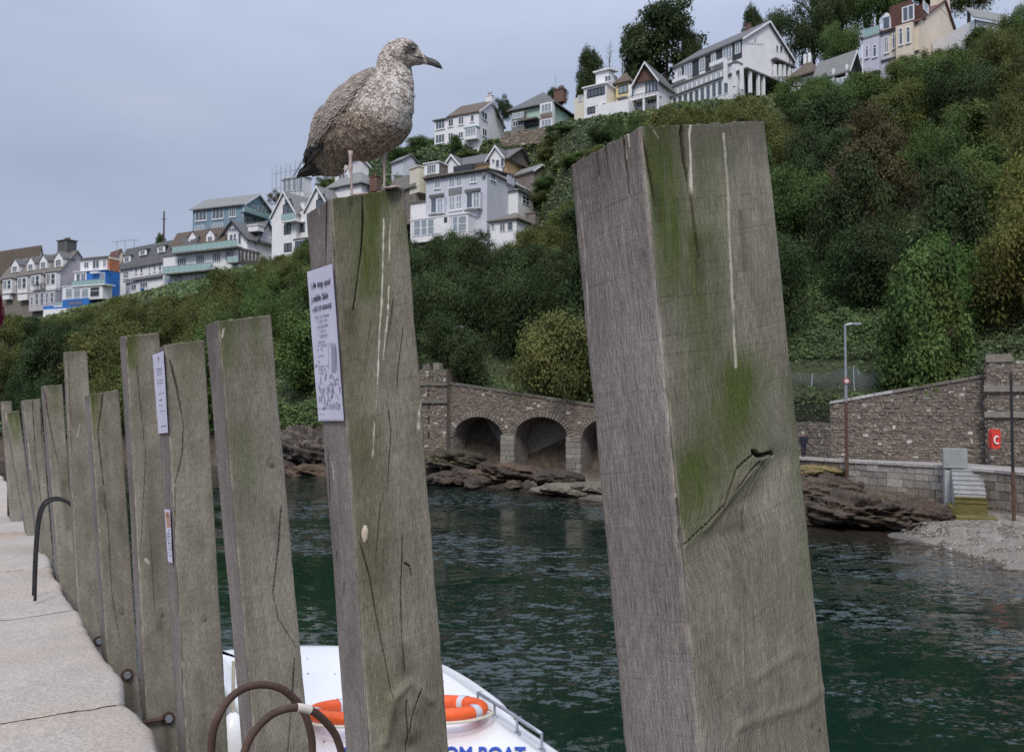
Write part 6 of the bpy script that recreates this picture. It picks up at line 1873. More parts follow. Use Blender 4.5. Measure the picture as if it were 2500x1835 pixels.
h = House('dormer_cottage', 'white cottage with brown roofs and two white gabled dormers left of the gabled chalet', CB, (770, 800), 143, -62, 180, 900, 660, MT['white'])
h.roof('S', 2.4, 'browntile', .3, trim=None)
for xc, half, yt, ye, yb in ((412, 44, 575, 640, 790), (610, 44, 548, 610, 755)): h.dormer(xc, half, yt, ye, yb, 2, 'white', 'browntile', .12, True, 'dark', 2, 2.6)
# ---- blue grey boarded house
h = House('boarded_house', 'two storey blue grey boarded house with a wide pale roof on the skyline', CB, (990, 640), 152, -68, 412, 1285, 262, MT['bluegrey'], side_mat=MT['bluegrey2'])
h.roof('S', (1192, 165), 'slate2', .5, gable='bluegrey2')
for x0, x1, y0, y1 in ((448, 570, 330, 455), (635, 760, 300, 435), (825, 900, 285, 412)): h.win('F', x0, x1, y0, y1, 3, 1, 0, gl='glass')
for x0, x1, y0, y1 in ((440, 545, 510, 570), (630, 755, 485, 560), (820, 900, 460, 540)): h.win('F', x0, x1, y0, y1, 4, 1, 0, gl='glass3')
for x0, x1 in ((1075, 1140), (1150, 1232)): h.win('S', x0, x1, 290, 380, 2, 1, 0, gl='glass3', sill=False)
for x0, x1 in ((1000, 1045), (1080, 1130), (1180, 1225)): h.win('S', x0, x1, 415, 470, 2, 1, 0, gl='glass2', sill=False)
h.balcony('S', 1000, 1280, 330, 385, 1.3, 'balglass', 'bluegrey2', 6); h.panel('corner_post', 'F', 982, 990, 262, 470, 'white2', .0, .08)
# ---- white houses with pointed glazed gables
h = House('pointed_gable_house', 'white house with two tall pointed glazed gables and round balconies', CB, (1700, 840), 134, -60, 1300, 2080, 330, MT['white'])
L_ = h.L
for (xa, xb, ap) in ((1345, 1615, 148), (1715, 1990, 92)):
    ua, ub = sorted((along(h.o, h.e1, h.px(xa, 0)[0]), along(h.o, h.e1, h.px(xb, 0)[0])))
    um = (ua + ub) / 2; q = h.o + h.e1 * um; za = zfor(q[0], q[1], h.px(0, ap)[1]) - h.o[2]
    zb_ = h.H - .5; mb = MB(); mb.box(h.o, h.e1, h.e2, Z3, (ua, ub), (-.9, h.W), (-4, zb_)); mb.build('wing', MT['white'], h.root)
    h.roof('F', za - zb_, 'slate2', .28, u=(ua, ub), w=(-.9, h.W), z=zb_, trim='white2')
    xm = (xa + xb) / 2; dx = ap - 148
    h.win('F', xm - 52, xm + 62, 268 + dx, 445 + dx, 2, 1, .9, 'iron', 'glass', sill=False); h.win('F', xm - 30, xm + 42, 212 + dx, 262 + dx, 2, 1, .9, 'iron', 'glass', sill=False)
    h.balcony('F', xm - 70, xm + 80, 370 + dx, 450 + dx, 2.0, 'balglass', 'white', 4)
    h.win('F', xm - 40, xm + 35, 490 + dx, 605 + dx, 2, 1, .9, 'iron', 'glass', sill=False); h.win('F', xm - 40, xm + 45, 705 + dx, 800 + dx, 2, 1, .9, 'iron', 'glass', sill=False)
h.win('F', 1612, 1682, 470, 580, 2, 1, 0, 'iron', 'glass', sill=False)
h.bay('F', 1550, 1705, 660, 830, .9, 'white', 'bay', 'awning'); h.win('F', 1565, 1690, 680, 800, 4, 1, .9, 'iron', 'glass', sill=False)
h.flat('slate2', .1, .15); h.chimney(h.L * .3, 1.5, h.H, h.H + 1.6, .5, 'white', 0)

# ---- cluster seen under the gull
h = House('glazed_roof_house', 'grey house with a glazed sun room and scaffold poles behind the pointed gables', CG, (235, 730), 150, -60, -60, 330, 505, MT['white'])
glaz(h, 'F', [-50, 5, 60, 75, 130, 165, 225], 515, 700, .05, -10, 'white2', 'glass3'); h.flat('slate2', .2, .15)
mb = MB()
for i in range(7):
    for j in range(2): q = h.o + h.e1 * (i * 1.2 - .8) - h.e2 * (.9 + j * .9); mb.tube([q - Z3 * 1, q + Z3 * (h.H + 2.0 + (i % 2) * .6)], .035, 4)
for z in (h.H * .5, h.H + 1.2): mb.tube([h.o - h.e2 * 1 + Z3 * z - h.e1 * 1, h.o - h.e2 * 1 + Z3 * z + h.e1 * 7], .035, 4)
mb.build('scaffold', MT['steel'], h.root)
q0_, q1_ = P(CG[0] + 90 * CG[2], CG[1] + 510 * CG[2], 156), P(CG[0] + 290 * CG[2], CG[1] + 165 * CG[2], 156)
o = thing('crane_jib', 'thin slanting crane jib rising behind the gull tail', 'crane', q0_); mb = MB(); mb.tube([q0_ - (q1_ - q0_) * .3, q1_], .12, 5); mb.tube([q0_ - (q1_ - q0_) * .3 + Z3 * .4, q1_ + Z3 * .3], .06, 5)
for i in range(12): k = i / 11 * 1.2 - .25; mb.tube([q0_ + (q1_ - q0_) * k, q0_ + (q1_ - q0_) * (k + .05) + Z3 * .4], .03, 3)
mb.build('jib', MT['steel'], o)
h = House('hipped_white_house', 'white house with a broad pale hipped roof seen under the gull', CG, (1000, 800), 132, -58, 560, 1240, 600, MT['white'])
h.roof('H', 2.6, 'slate2', .5, hipin=.45); h.win('F', 700, 790, 470, 560, 2, 1, -1.5, sill=False); h.win('F', 640, 700, 640, 700, 2, 1, 0, sill=False); h.win('S', 1060, 1110, 640, 720, 2, 1, 0, gl='glass3', sill=False)
h.chimney(-1.2, 2.0, h.H - 1, h.H + 1.3, 1.0, 'brick', 1); h.chimney(h.L * .5, h.W * .3, h.H + .6, h.H + 3.0, .35, 'white', 0)
h = House('white_annex', 'plain white gabled annex right of the gull legs', CG, (820, 430), 148, -44, 650, 1100, 300, MT['white']); h.roof('S', 1.6, 'slate2', .3)
h = House('low_stone_house', 'low brown stone house with a cream chimney stack beside the pale grey house', CG, (1740, 760), 124, -44, 1380, 1880, 590, MT['stone'])
h.roof('S', 2.0, 'lichen', .3, trim='white2'); h.chimney(.4, h.W * .35, h.H - 1.5, h.H + 2.4, 1.5, 'cream2', 0); h.win('F', 1670, 1720, 560, 620, 2, 1, 0, gl='glass2')
h = House('slate_cottage', 'small grey slate roofed cottage among the hedges above the gull foot', CG, (1560, 330), 140, -44, 1410, 1760, 270, MT['grey_wall']); h.roof('S', (1490, 215), 'slate2', .3, trim=None)

# ---- pale grey three storey house
h = House('pale_grey_house', 'large pale grey three storey house with white windows and lead bay hoods', CC, (822, 1300), 116, -62, 235, 1290, 862, MT['grey_wall'])
h.flat('lichen', .25, .2); h.slab('parapet', (-.12, .2), (-.02, h.W + .1), (h.H + .205, h.H + .5), 'white2')
gbm = MB(); q_ = h.rect('S', 1010, 1072, 826, 870, .1); h.put(gbm, 'S', q_[0], q_[1], h.H - .3, h.H + .95, .02, .35); gbm.build('gable_stack', MT['lav'], h.root)
h.roof('M', 1.1, 'lichen', .3, w=(-.3, h.W * .5), z=h.H + .22, name='front_roof')
for x0, x1, y0, y1 in ((318, 376, 935, 1025), (458, 512, 918, 1015), (528, 582, 908, 1005), (662, 722, 885, 965)): h.win('F', x0, x1, y0, y1, 2, 1, 0, gl='glass3')
for x0, x1, y0, y1 in ((276, 408, 1108, 1262), (618, 758, 1058, 1215)):
    h.bay('F', x0, x1, y0, y1 + 10, .7, 'grey_wall'); h.win('F', x0 + 6, (x0 + x1) / 2 - 2, y0 + 6, y1, 1, 1, .7, gl='glass', sill=False); h.win('F', (x0 + x1) / 2 + 2, x1 - 6, y0 + 6, y1, 2, 2, .7, gl='glass3', sill=False, split=.6)
    h.panel('hood', 'F', x0 - 4, x1 + 4, y0 - 28, y0, 'awning', .7, .95); h.panel('bay_base', 'F', x0 - 4, x1 + 4, y1 + 8, y1 + 24, 'awning', .5, .85)
for x0, x1 in ((458, 516), (526, 582)): h.win('F', x0, x1, 1098 if x0 < 500 else 1086, 1235 if x0 < 500 else 1225, 2, 2, .05, gl='glass3')
h.panel('lead_panel', 'F', 455, 580, 1035, 1085, 'slate2', .02, .08)
h.win('S', 855, 902, 866, 944, 2, 1, 0, 'white2', 'glass', sill=True); h.win('S', 1072, 1114, 940, 1032, 1, 2, 0, 'white2', 'glass2', split=.72)
mb = MB(); u0, u1, v0, v1 = h.rect('S', 1085, 1235, 1085, 1200, 1.0); h.put(mb, 'S', u0, u1, v0 - 3, v1, -.05, 1.6); mb.build('porch', MT['white2'], h.root)
o_, e_, n_ = h.face('S'); um = (u0 + u1) / 2; mb = MB(); a = [o_ + e_ * (u0 - .3) + n_ * 1.9 + Z3 * v1, o_ + e_ * um + n_ * 1.9 + Z3 * (v1 + .8), o_ + e_ * (u1 + .3) + n_ * 1.9 + Z3 * v1]; b2_ = [x - n_ * 2 for x in a]
mb.add(a + b2_, [(0, 1, 2), (0, 3, 4, 1), (1, 4, 5, 2)]); mb.build('porch_roof', MT['slate2'], h.root); h.win('S', 1160, 1228, 1100, 1180, 2, 2, 1.6, 'white2', 'glass2', sill=False)
for (x, y) in ((800, 895), (1046, 910), (1040, 1120)):
    u_, v_ = h.hit('S' if x > 822 else 'F', x, y); mb = MB(); o_, e_, n_ = h.face('S' if x > 822 else 'F'); q = o_ + e_ * u_ + Z3 * v_ + n_ * .3; mb.tube([q, q + n_ * .06], .32, 12); mb.build('satellite_dish', MT['slate2'], h.root)
h.bay('F', 88, 640, 1300, 1520, 2.6, 'white', 'conservatory', 'white2')
glaz(h, 'F', [100, 118, 188, 250, 318], 1340, 1490, 2.6, -22, 'white2', 'glass3', 2); glaz(h, 'F', [470, 490, 545, 630], 1300, 1450, 2.6, -14, 'white2', 'glass3', 2); h.panel('corner_wall', 'F', 330, 465, 1300, 1480, 'white', 2.6, 2.7); h.panel('black_door', 'F', 410, 440, 1300, 1350, 'dark', 2.7, 2.75)
h.slab('side_wing', (h.L, h.L + 3.2), (.6, h.W * .8), (-4, h.H * .55), 'white'); h.roof('M', 2.6, 'lichen', .2, u=(h.L, h.L + 3.2), w=(.6, h.W * .8), z=h.H * .55, name='wing_roof')
h.dormer(290, 70, 765, 782, 890, 2, 'white2', 'white2', -1.2, False, 'stone', 4, 2.5)
h = House('slate_lean_to', 'low slate roofed glazed annex below the pale grey house corner', CC, (1105, 1470), 113, -60, 850, 1330, 1320, MT['white'])
h.roof('H', 1.7, 'lichen', .35, hipin=.5); h.win('F', 945, 1000, 1345, 1440, 2, 1, 0, sill=False); h.win('F', 1018, 1075, 1340, 1430, 1, 1, 0, sill=False); h.win('F', 862, 900, 1360, 1420, 1, 1, 0, gl='glass3', sill=False); h.chimney(.2, h.W * .7, h.H, h.H + 1.7, 1.0, 'stone', 0)
# ---- peach house with dark roof and white gables
h = House('peach_house', 'peach coloured house with a dark roof and two white gables behind the pale grey house', CC, (1000, 880), 129, -60, 420, 1245, 735, MT['peach'])
h.roof('S', 2.6, 'slate', .45, u=(-.4, h.L), trim=None, gable='stone')
for (xa, xb, ap, yb) in ((425, 580, 708, 810), (845, 1002, 622, 735)):
    ua, ub = sorted((along(h.o, h.e1, h.px(xa, 0)[0]), along(h.o, h.e1, h.px(xb, 0)[0]))); um = (ua + ub) / 2; q = h.o + h.e1 * um - h.e2 * .5; za = zfor(q[0], q[1], h.px(0, ap)[1]) - h.o[2]; zb_ = zfor(q[0], q[1], h.px(0, yb)[1]) - h.o[2]
    h.slab('bay_wing', (ua + .4, ub - .4), (-.5, 2.5), (-3, zb_ - .01), 'white'); h.roof('F', za - zb_, 'slate', .3, u=(ua, ub), w=(-.5, h.W * .5), z=zb_, gable='white')
h.win('F', 905, 945, 745, 825, 1, 1, .5, gl='glass', sill=False); h.win('F', 952, 990, 735, 820, 1, 1, .5, gl='glass', sill=False); h.win('F', 870, 898, 740, 780, 1, 1, .5, gl='glass2', sill=False)
h.panel('dark_lean_to', 'F', 525, 705, 810, 870, 'dark', .8, 1.6); h.panel('white_eaves', 'F', 720, 850, 770, 790, 'white2', .05, .3)
h = House('stone_outbuilding', 'low stone outbuilding with white patched roof right of the peach house', CC, (1270, 900), 127, -43, 1080, 1420, 850, MT['stone']); h.roof('S', 1.2, 'slate2', .3, trim='white2')
h = House('white_shed', 'small white shed half hidden in the trees on the bank', CC, (1570, 740), 128, -43, 1535, 1610, 595, MT['white']); h.roof('S', .9, 'slate2', .2)
h = House('white_lodge', 'tiny white gable above the peach house roof', CC, (1210, 690), 138, -43, 1140, 1250, 640, MT['white']); h.roof('S', .8, 'slate2', .2)
# ---- upper white house
h = House('upper_white_house', 'white two storey house alone on the skyline with a brown roof and end chimney', CC, (742, 560), 142, -63, 450, 985, 285, MT['white'])
h.roof('S', (862, 190), 'browntile', .25, trim='white2')
h.chimney(.4, h.W * .5, h.H + h.rh - .6, h.H + h.rh + 1.0, .8, 'white', 2)
h.slab('flat_roofed_end', (h.L + .003, h.L + along(h.o + h.e1 * h.L, h.e1, h.px(318, 0)[0])), (-.05, h.W * .7), (-4, h.H - .35), 'white'); h.slab('end_roof', (h.L - .1, h.L + .3 + along(h.o + h.e1 * h.L, h.e1, h.px(318, 0)[0])), (-.4, h.W * .7), (h.H - .345, h.H - .15), 'slate2')
for x0, x1, y0, y1, c_, g_ in ((452, 500, 350, 430, 2, 'glass2'), (548, 600, 335, 412, 2, 'glass'), (664, 700, 315, 385, 1, 'glass'), (450, 496, 490, 572, 2, 'glass'), (548, 596, 480, 545, 2, 'glass'), (330, 418, 360, 455, 3, 'glass'), (330, 416, 505, 590, 3, 'glass')): h.win('F', x0, x1, y0, y1, c_, 1, .06 if x0 < 440 else 0, gl=g_)
h.bay('F', 605, 722, 440, 550, 1.1, 'white', 'bay', 'bluegrey2'); h.win('F', 612, 716, 448, 510, 4, 1, 1.1, gl='glass3', sill=False)
h.win('S', 770, 822, 292, 362, 2, 1, 0, gl='glass2'); h.win('S', 775, 818, 448, 522, 2, 1, 0, gl='glass2')
# ---- pale green house with grey hipped roof
h = House('green_house', 'pale green house under a large grey hipped roof, stone bays below', CC, (1455, 470), 138, -60, 1055, 1665, 212, MT['green_wall'])
h.roof('H', 4.0, 'slate', .6, hipin=.5); h.chimney(h.L * .2, h.W * .7, h.H + 2.4, h.H + 4.6, 1.2, 'brick', 2)
h.bay('F', 1330, 1450, 200, 430, .9, 'white', 'bay'); h.win('F', 1345, 1440, 212, 290, 3, 1, .9, gl='glass3', sill=False); h.panel('stone_band', 'F', 1335, 1448, 300, 352, 'stone', .9, .96); h.win('F', 1345, 1442, 362, 420, 3, 1, .9, gl='glass3', sill=False)
h.bay('F', 1060, 1180, 290, 480, .8, 'slate2', 'bay'); h.win('F', 1070, 1170, 300, 350, 4, 1, .8, gl='glass3', sill=False); h.win('F', 1070, 1170, 370, 430, 4, 1, .8, gl='glass2', sill=False); h.panel('veranda', 'F', 1185, 1325, 385, 430, 'dark', .0, .6); h.panel('veranda_roof', 'F', 1150, 1330, 372, 388, 'lichen', .0, 1.4)
q = P(1221 * D, 200 * D, 150); zt = zfor(q[0], q[1], 166 * D); o = thing('mast', 'thin mast standing behind the grey hipped roof', 'mast', q); mb = MB(); mb.tube([q - Z3 * 5, (q[0], q[1], zt)], .08, 5); mb.build('pole', MT['steel'], o)
# dry stone terrace wall below the green house
a_, b_ = P(1222, 337, 136), P(1345, 318, 134); rs = random.Random(31); o = thing('garden_wall', 'brown rubble garden wall on the bank below the green house', 'wall', a_); acc = ([], [], [])
rubble(acc, a_, b_, a_[2] + .8, b_[2] + .8, a_[2] - 1.4, lambda u, z: True, rs, .6, .05); flush(acc, 'rubble_facing', o, RUB, 'stuff')

# ---- flat white and cream houses
h = House('flat_roofed_house', 'flat roofed white house with strip windows and a cream flank on the hilltop', CD, (668, 1180), 126, -57, 302, 832, 690, MT['white'], side_mat=MT['cream2'])
h.flat('white2', .25, .2); h.win('F', 352, 642, 765, 895, 5, 1, 0, 'iron', 'glass', sill=False, t=.12); h.win('F', 356, 540, 1060, 1170, 3, 1, 0, 'iron', 'glass', sill=False); h.win('F', 596, 662, 1015, 1130, 1, 1, 0, 'iron', 'glass', sill=False)
h.slab('attic', (h.L * .05, h.L * .62), (1.2, h.W * .9), (h.H + .2, h.H + 2.6), 'white'); h.roof('M', .7, 'white2', .35, u=(h.L * .05, h.L * .62), w=(1.2, h.W * 1.2), z=h.H + 2.6, name='attic_roof'); h.win('F', 640, 745, 560, 660, 2, 1, -1.18, gl='glass', sill=False); h.win('S', 770, 835, 560, 640, 2, 1, -.3, gl='glass', sill=False)
h.slab('cream_end', (h.L + .003, h.L + along(h.o + h.e1 * h.L, h.e1, h.px(125, 0)[0])), (.5, h.W * .8), (-4, h.H - 1.0), 'cream2'); h.win('F', 205, 290, 880, 980, 3, 1, -.48, gl='glass3', sill=False)
h = House('cream_house', 'pale yellow house with a brown hipped roof between two white houses', CD, (1022, 1100), 127, -57, 818, 1150, 672, MT['yellow'])
h.roof('H', (1130, 505), 'browntile', .4, hipin=.45); h.win('F', 862, 1012, 715, 850, 2, 1, 0, 'iron', 'glass3', sill=False); h.panel('terrace_door', 'F', 865, 1010, 965, 1080, 'glass', .0, .05); h.slab('awning', (0, h.L * .75), (-1.0, -.02), (h.H * .36, h.H * .42), 'awning')
h.slab('white_terrace', (-1.5, h.L + 2), (-3.2, -.02), (-4, .3), 'white')
h = House('brown_gabled_house', 'white house with a brown tile hung pointed gable and a balcony', CD, (1508, 1100), 124, -56, 1022, 1765, 600, MT['white'])
q = h.o + h.e1 * h.L; zl = zfor(q[0], q[1], h.px(1150, 670)[1]) - h.o[2]; zb_ = h.H
h.roof('F', (1350, 370), 'slate', .5, u=(0, h.L * .72), w=(-.5, h.W), z=zb_ - .2, gable='brown', trim='white2')
h.win('F', 1285, 1505, 640, 850, 4, 1, .0, gl='glass', sill=False); h.win('F', 1070, 1115, 760, 900, 1, 1, .0, gl='glass', sill=False)
h.balcony('F', 1030, 1508, 845, 900, 1.5, None, 'white', 9, 'iron'); h.win('F', 1120, 1250, 960, 1080, 3, 1, 0, gl='glass', sill=False); h.win('F', 1330, 1500, 930, 1010, 3, 1, 0, gl='glass2', sill=False)
mb = MB()
for x in (1060, 1270, 1500): u_, v_ = h.hit('F', x, 1000, 1.4); h.put(mb, 'F', u_ - .15, u_ + .15, -1, h.H * .42, 1.2, 1.5)
mb.build('balcony_posts', MT['white2'], h.root)

# ---- the big white gabled house
h = House('big_white_house', 'largest white gabled house on the hill with slate panels, sun rooms and a pillared terrace', CE, (985, 850), 121, -38, 142, 1622, 385, MT['white'])
h.roof('S', (1296, 180), 'slate', .35, trim='white2')
for x0, x1, y0, y1 in ((362, 442, 650, 850), (525, 592, 590, 790), (655, 738, 525, 690), (228, 256, 730, 870)): h.panel('slate_panel', 'F', x0, x1, y0, y1, 'dark', .0, .06)
h.panel('slate_panel', 'F', 860, 980, 405, 640, 'dark', .0, .06)
for x0, x1, y0, y1, c_ in ((172, 226, 775, 880, 2), (262, 355, 700, 855, 3), (450, 520, 640, 770, 2), (600, 655, 580, 705, 2), (742, 856, 480, 640, 3), (895, 960, 430, 570, 2)): h.win('F', x0, x1, y0, y1, c_, 1, .07, gl='glass3', sill=False)
for x0, x1, y0, y1 in ((150, 300, 880, 925), (615, 800, 670, 720)): h.panel('eyebrow_balcony', 'F', x0, x1, y0, y1, 'white2', .05, .9)
o_ = h.o
mb = MB(); u0, u1, v0, v1 = h.rect('F', 105, 975, 900, 1010, 1.4)
sk = h.hit('F', 985, 650, 1.4)[1]
h.put(mb, 'F', .0, h.L + 1.0, -4, sk, -.05, 1.4); sr = mb.build('sun_room', MT['white'], h.root); mb = MB(); h.put(mb, 'F', -.1, h.L + 1.2, sk + .003, sk + .22, -.05, 1.65); mb.build('sun_room_roof', MT['slate2'], sr)
nwin = 15
for i in range(nwin):
    ua, ub = (h.L + .8) * i / nwin + .12, (h.L + .8) * (i + 1) / nwin - .08; va, vb = .25, sk - .3
    mb = MB()
    for (a, b_, c_, e_) in ((ua, ub, va, va + .09), (ua, ub, vb - .09, vb), (ua, ua + .09, va + .09, vb - .09), (ub - .09, ub, va + .09, vb - .09), ((ua + ub) / 2 - .04, (ua + ub) / 2 + .04, va + .09, vb - .09)): h.put(mb, 'F', a, b_, c_, e_, 1.38, 1.46)
    f_ = mb.build('window', MT['white2'], h.root); mb = MB(); h.put(mb, 'F', ua + .05, ub - .05, va + .05, vb - .05, 1.38, 1.42); mb.build('pane', MT['glass3'], f_)
vt, vb_ = h.hit('F', 785, 850, 3.4)[1], h.hit('F', 785, 1060, 3.4)[1]
mb = MB(); h.put(mb, 'F', -1.5, h.L + .5, vb_ - 3, vt, 1.45, 3.2); lw = mb.build('lower_sun_room', MT['white'], h.root); mb = MB(); h.put(mb, 'F', -3.3, h.L + .7, vt + .003, vt + .2, 1.5, 3.5); h.put(mb, 'S', -1.5, h.W * .55, vt + .003, vt + .2, .01, 3.3); mb.build('terrace_deck', MT['slate2'], lw)
for i in range(12):
    ua, ub = h.L * i / 12 + .1, h.L * (i + 1) / 12 - .1; va, vb = vb_, vt - .2; mb = MB()
    for (a, b_, c_, e_) in ((ua, ub, va, va + .1), (ua, ub, vb - .1, vb), (ua, ua + .1, va + .1, vb - .1), (ub - .1, ub, va + .1, vb - .1)): h.put(mb, 'F', a, b_, c_, e_, 3.18, 3.27)
    f_ = mb.build('window', MT['white2'], h.root); mb = MB(); h.put(mb, 'F', ua + .05, ub - .05, va + .05, vb - .05, 3.18, 3.22); mb.build('pane', MT['glass'], f_)
for x in (782, 888, 984, 1088, 1188, 1252):
    u_, v_ = h.hit('S', x, 930, 3.0); mb = MB(); h.put(mb, 'S', u_ - .2, u_ + .2, vt - 3.2, vt, 2.7, 3.1); mb.build('terrace_pillar', MT['white2'], h.root)
mb = MB(); h.put(mb, 'S', 0, h.W * .55, vt - 4, vt - .01, .3, 1.0); mb.build('terrace_back', MT['awning'], h.root)
h.win('S', 1400, 1432, 465, 545, 1, 1, 0, gl='glass2', sill=False); h.win('S', 1448, 1486, 470, 550, 1, 1, 0, gl='glass2', sill=False); h.win('S', 1500, 1530, 478, 555, 1, 1, 0, gl='glass2', sill=False)
h.panel('terrace_opening', 'S', 1390, 1572, 705, 850, 'glass2', .0, .03); h.panel('canopy', 'S', 1340, 1590, 690, 712, 'awning', .0, .9)
for x in (1385, 1445, 1498, 1558): h.panel('pillar', 'S', x - 12, x + 12, 712, 862, 'white2', .4, .7)
h.panel('downpipe', 'S', 1566, 1574, 420, 790, 'awning', .0, .12)
# faded lettering and a small emblem on the gable, too small to read
u0, u1, v0, v1 = h.rect('S', 1038, 1245, 428, 458); mb = MB(); rr = random.Random(8); x = u0
va, vbm = h.hit('S', 1040, 440)[1], h.hit('S', 1240, 450)[1]
while x < u1:
    w_ = rr.uniform(.12, .22); k = (x - u0) / (u1 - u0)
    if not .52 < k < .57: c_ = va + (vbm - va) * k; h.put(mb, 'S', x, x + w_, c_ - .16, c_ + rr.uniform(.04, .16), .0, .022)
    x += w_ + .07
mb.build('lettering', M_flat('faded_grey_lettering', (.40, .40, .44)), h.root)
ue, ve = h.hit('S', 1143, 402); o2, e2_, n2_ = h.face('S'); mb = MB(); mb.add([o2 + e2_ * (ue + a) + Z3 * (ve + b_) + n2_ * c_ for c_ in (.01, .03) for a, b_ in ((-.1, -.4), (.15, -.3), (.22, .1), (.3, .45), (.02, .3), (-.16, 0))], [(0, 1, 2, 3, 4, 5), (11, 10, 9, 8, 7, 6)] + [(i, (i + 1) % 6, 6 + (i + 1) % 6, 6 + i) for i in range(6)]); mb.build('emblem', M_flat('emblem_blue_grey', (.20, .30, .33)), h.root)
h.chimney(h.L * .28, h.W * .5, h.H + h.rh - .3, h.H + h.rh + 1.0, .5, 'brick', 0)

h = House('brown_bungalow', 'brown roofed bungalow with two white chimney pots beside the big white house', CE, (1905, 900), 118, -44, 1580, 2040, 810, MT['white'])
h.roof('H', 2.6, 'browntile', .5, hipin=.5)
for k in (.45, .62): q = h.o + h.e1 * (h.L * k) + h.e2 * h.W * .5; mb = MB(); mb.tube([q + Z3 * (h.H + 1.4), q + Z3 * (h.H + 4.0)], [.28, .24], 10); mb.build('chimney_pot', MT['white2'], h.root)
h = House('grey_pavilion', 'grey slate roofed pavilion with a white veranda left of the cream house', CE, (2300, 960), 112, -40, 1930, 2420, 720, MT['dark'])
h.roof('S', 2.2, 'slate2', .7, trim='white2')
for x in (2122, 2290): u_, v_ = h.hit('F', x, 800, .5); mb = MB(); h.put(mb, 'F', u_ - .14, u_ + .14, -2, h.H, .35, .6); mb.build('veranda_post', MT['white2'], h.root)
h.bay('F', 2060, 2300, 880, 1080, 1.8, 'grey_wall', 'glazed_terrace'); glaz(h, 'F', [2070, 2120, 2180, 2240, 2290], 890, 980, 1.8, -20, 'white2', 'balglass')

# ---- cream semi-detached pair at the top right
h = House('cream_semi_detached_house', 'cream and lavender house pair with a red tiled roof and tall end chimney', CF, (942, 830), 109, -46, 238, 1560, 268, MT['cream'])
um = along(h.o, h.e1, h.px(572, 0)[0])
mb = MB(); h.put(mb, 'F', um, h.L + .02, -4, h.H - .02, -.02, .05); mb.build('lavender_wall', MT['lav'], h.root)
q = h.o + h.e2 * h.W * .5; zap = zfor(q[0], q[1], h.px(1310, 20)[1]) - h.o[2]
h.roof('S', zap - h.H, 'redtile', .3, u=(0, um), trim=None); h.roof('S', (zap - h.H) * .8, 'redtile', .3, u=(um + .02, h.L), trim=None, name='left_roof', gable='lav')
mb = MB(); h.put(mb, 'S', h.W * .36, h.W * .62, zap - 1.6, zap + 3.0, -.9, .04); mb.build('end_chimney', MT['cream'], h.root)
mb = MB(); h.put(mb, 'F', 1.0, um - .05, h.H + .02, h.H + 3.4, -2.5, -.25); md = mb.build('mansard', MT['redtile'], h.root); h.win('F', 728, 882, 75, 268, 2, 1, -.25, gl='glass', sill=False, t=.16)
mb = MB(); h.put(mb, 'F', -.25, .75, h.H + .9, h.H + 2.7, -2.4, -1.0); mb.build('side_dormer', MT['redtile'], h.root); h.win('S', 990, 1052, 45, 150, 1, 1, .26, gl='glass3', sill=False, t=.16)
for (x0, x1, y0, y1, c_) in ((780, 832, 325, 535, 1), (690, 738, 345, 560, 1), (606, 640, 420, 610, 1), (508, 560, 465, 665, 2), (362, 414, 545, 700, 1), (270, 312, 560, 712, 1), (350, 425, 790, 835, 2), (600, 648, 735, 780, 1)):
    h.win('F', x0, x1, y0, y1, c_, 2, .06, gl='glass', split=.72)
sk0 = h.hit('F', 942, 268)[1]
for (d_, z_) in ((.2, 0), (.12, -3.95)): mb = MB(); h.put(mb, 'F', -.05, h.L + .1, h.H - .3 + z_, h.H - .02 + z_, .05, d_ + .1); mb.build('string_band', MT['dark'], h.root)
h.bay('F', 240, 440, 470, 900, .9, 'lav', 'bay'); h.bay('F', 650, 860, 300, 800, .9, 'cream', 'bay')
for (x0, x1, y0, y1) in ((780, 832, 340, 540), (690, 738, 355, 565), (362, 414, 560, 715), (270, 312, 575, 725)): h.win('F', x0, x1, y0, y1, 1, 2, .9, gl='glass', split=.75)
h.balcony('F', 240, 440, 345, 450, .9, 'balglass', 'slate2', 5, 'steel')
ua, ub = sorted((along(h.o, h.e1, h.px(490, 0)[0]), along(h.o, h.e1, h.px(592, 0)[0]))); mb = MB(); o_, e_, n_ = h.face('F', .0)
aw_ = [(-1, 0), (-1, .45), (-.85, .72), (-.5, .93), (0, 1), (.5, .93), (.85, .72), (1, .45), (1, 0)]
vs = [o_ + e_ * ((ua + ub) / 2 + (ub - ua) / 2 * a) + Z3 * (h.H + .05 + 2.6 * b_) + n_ * d_ for d_ in (-1.8, -.1) for a, b_ in aw_]; mb.add(vs, [tuple(range(9, 18)), tuple(range(9))[::-1]] + [(i, (i + 1) % 9, 9 + (i + 1) % 9, 9 + i) for i in range(9)]); mb.build('arched_dormer', MT['white2'], h.root)
for k in (-.45, .05, .5): mb = MB(); u_ = (ua + ub) / 2 + (ub - ua) / 2 * k; h.put(mb, 'F', u_ - .14, u_ + .14, h.H + .4, h.H + 2.0, -.11, -.07); mb.build('pane', MT['glass'], h.root)
h = House('corner_cottage', 'white cottage with a pale slate roof in the top right corner', CF, (1640, 420), 107, -105, 1565, 2300, 235, MT['white'])
h.e1, h.e2 = az(-42), az(48)
mb = MB(); bpy.data.objects.remove(h.wall); h.o = P(*h.px(1640, 420), 106); h.W = along(h.o, h.e2, h.px(1660, 0)[0]) + 6
e1r = np.array((math.sin(R(72)), math.cos(R(72)), 0.)); e2r = np.array((-math.cos(R(72)), math.sin(R(72)), 0.))
Lr = along(h.o, e1r, h.px(2300, 0)[0]); zt_ = zfor(h.o[0], h.o[1], h.px(0, 245)[1]) - h.o[2]
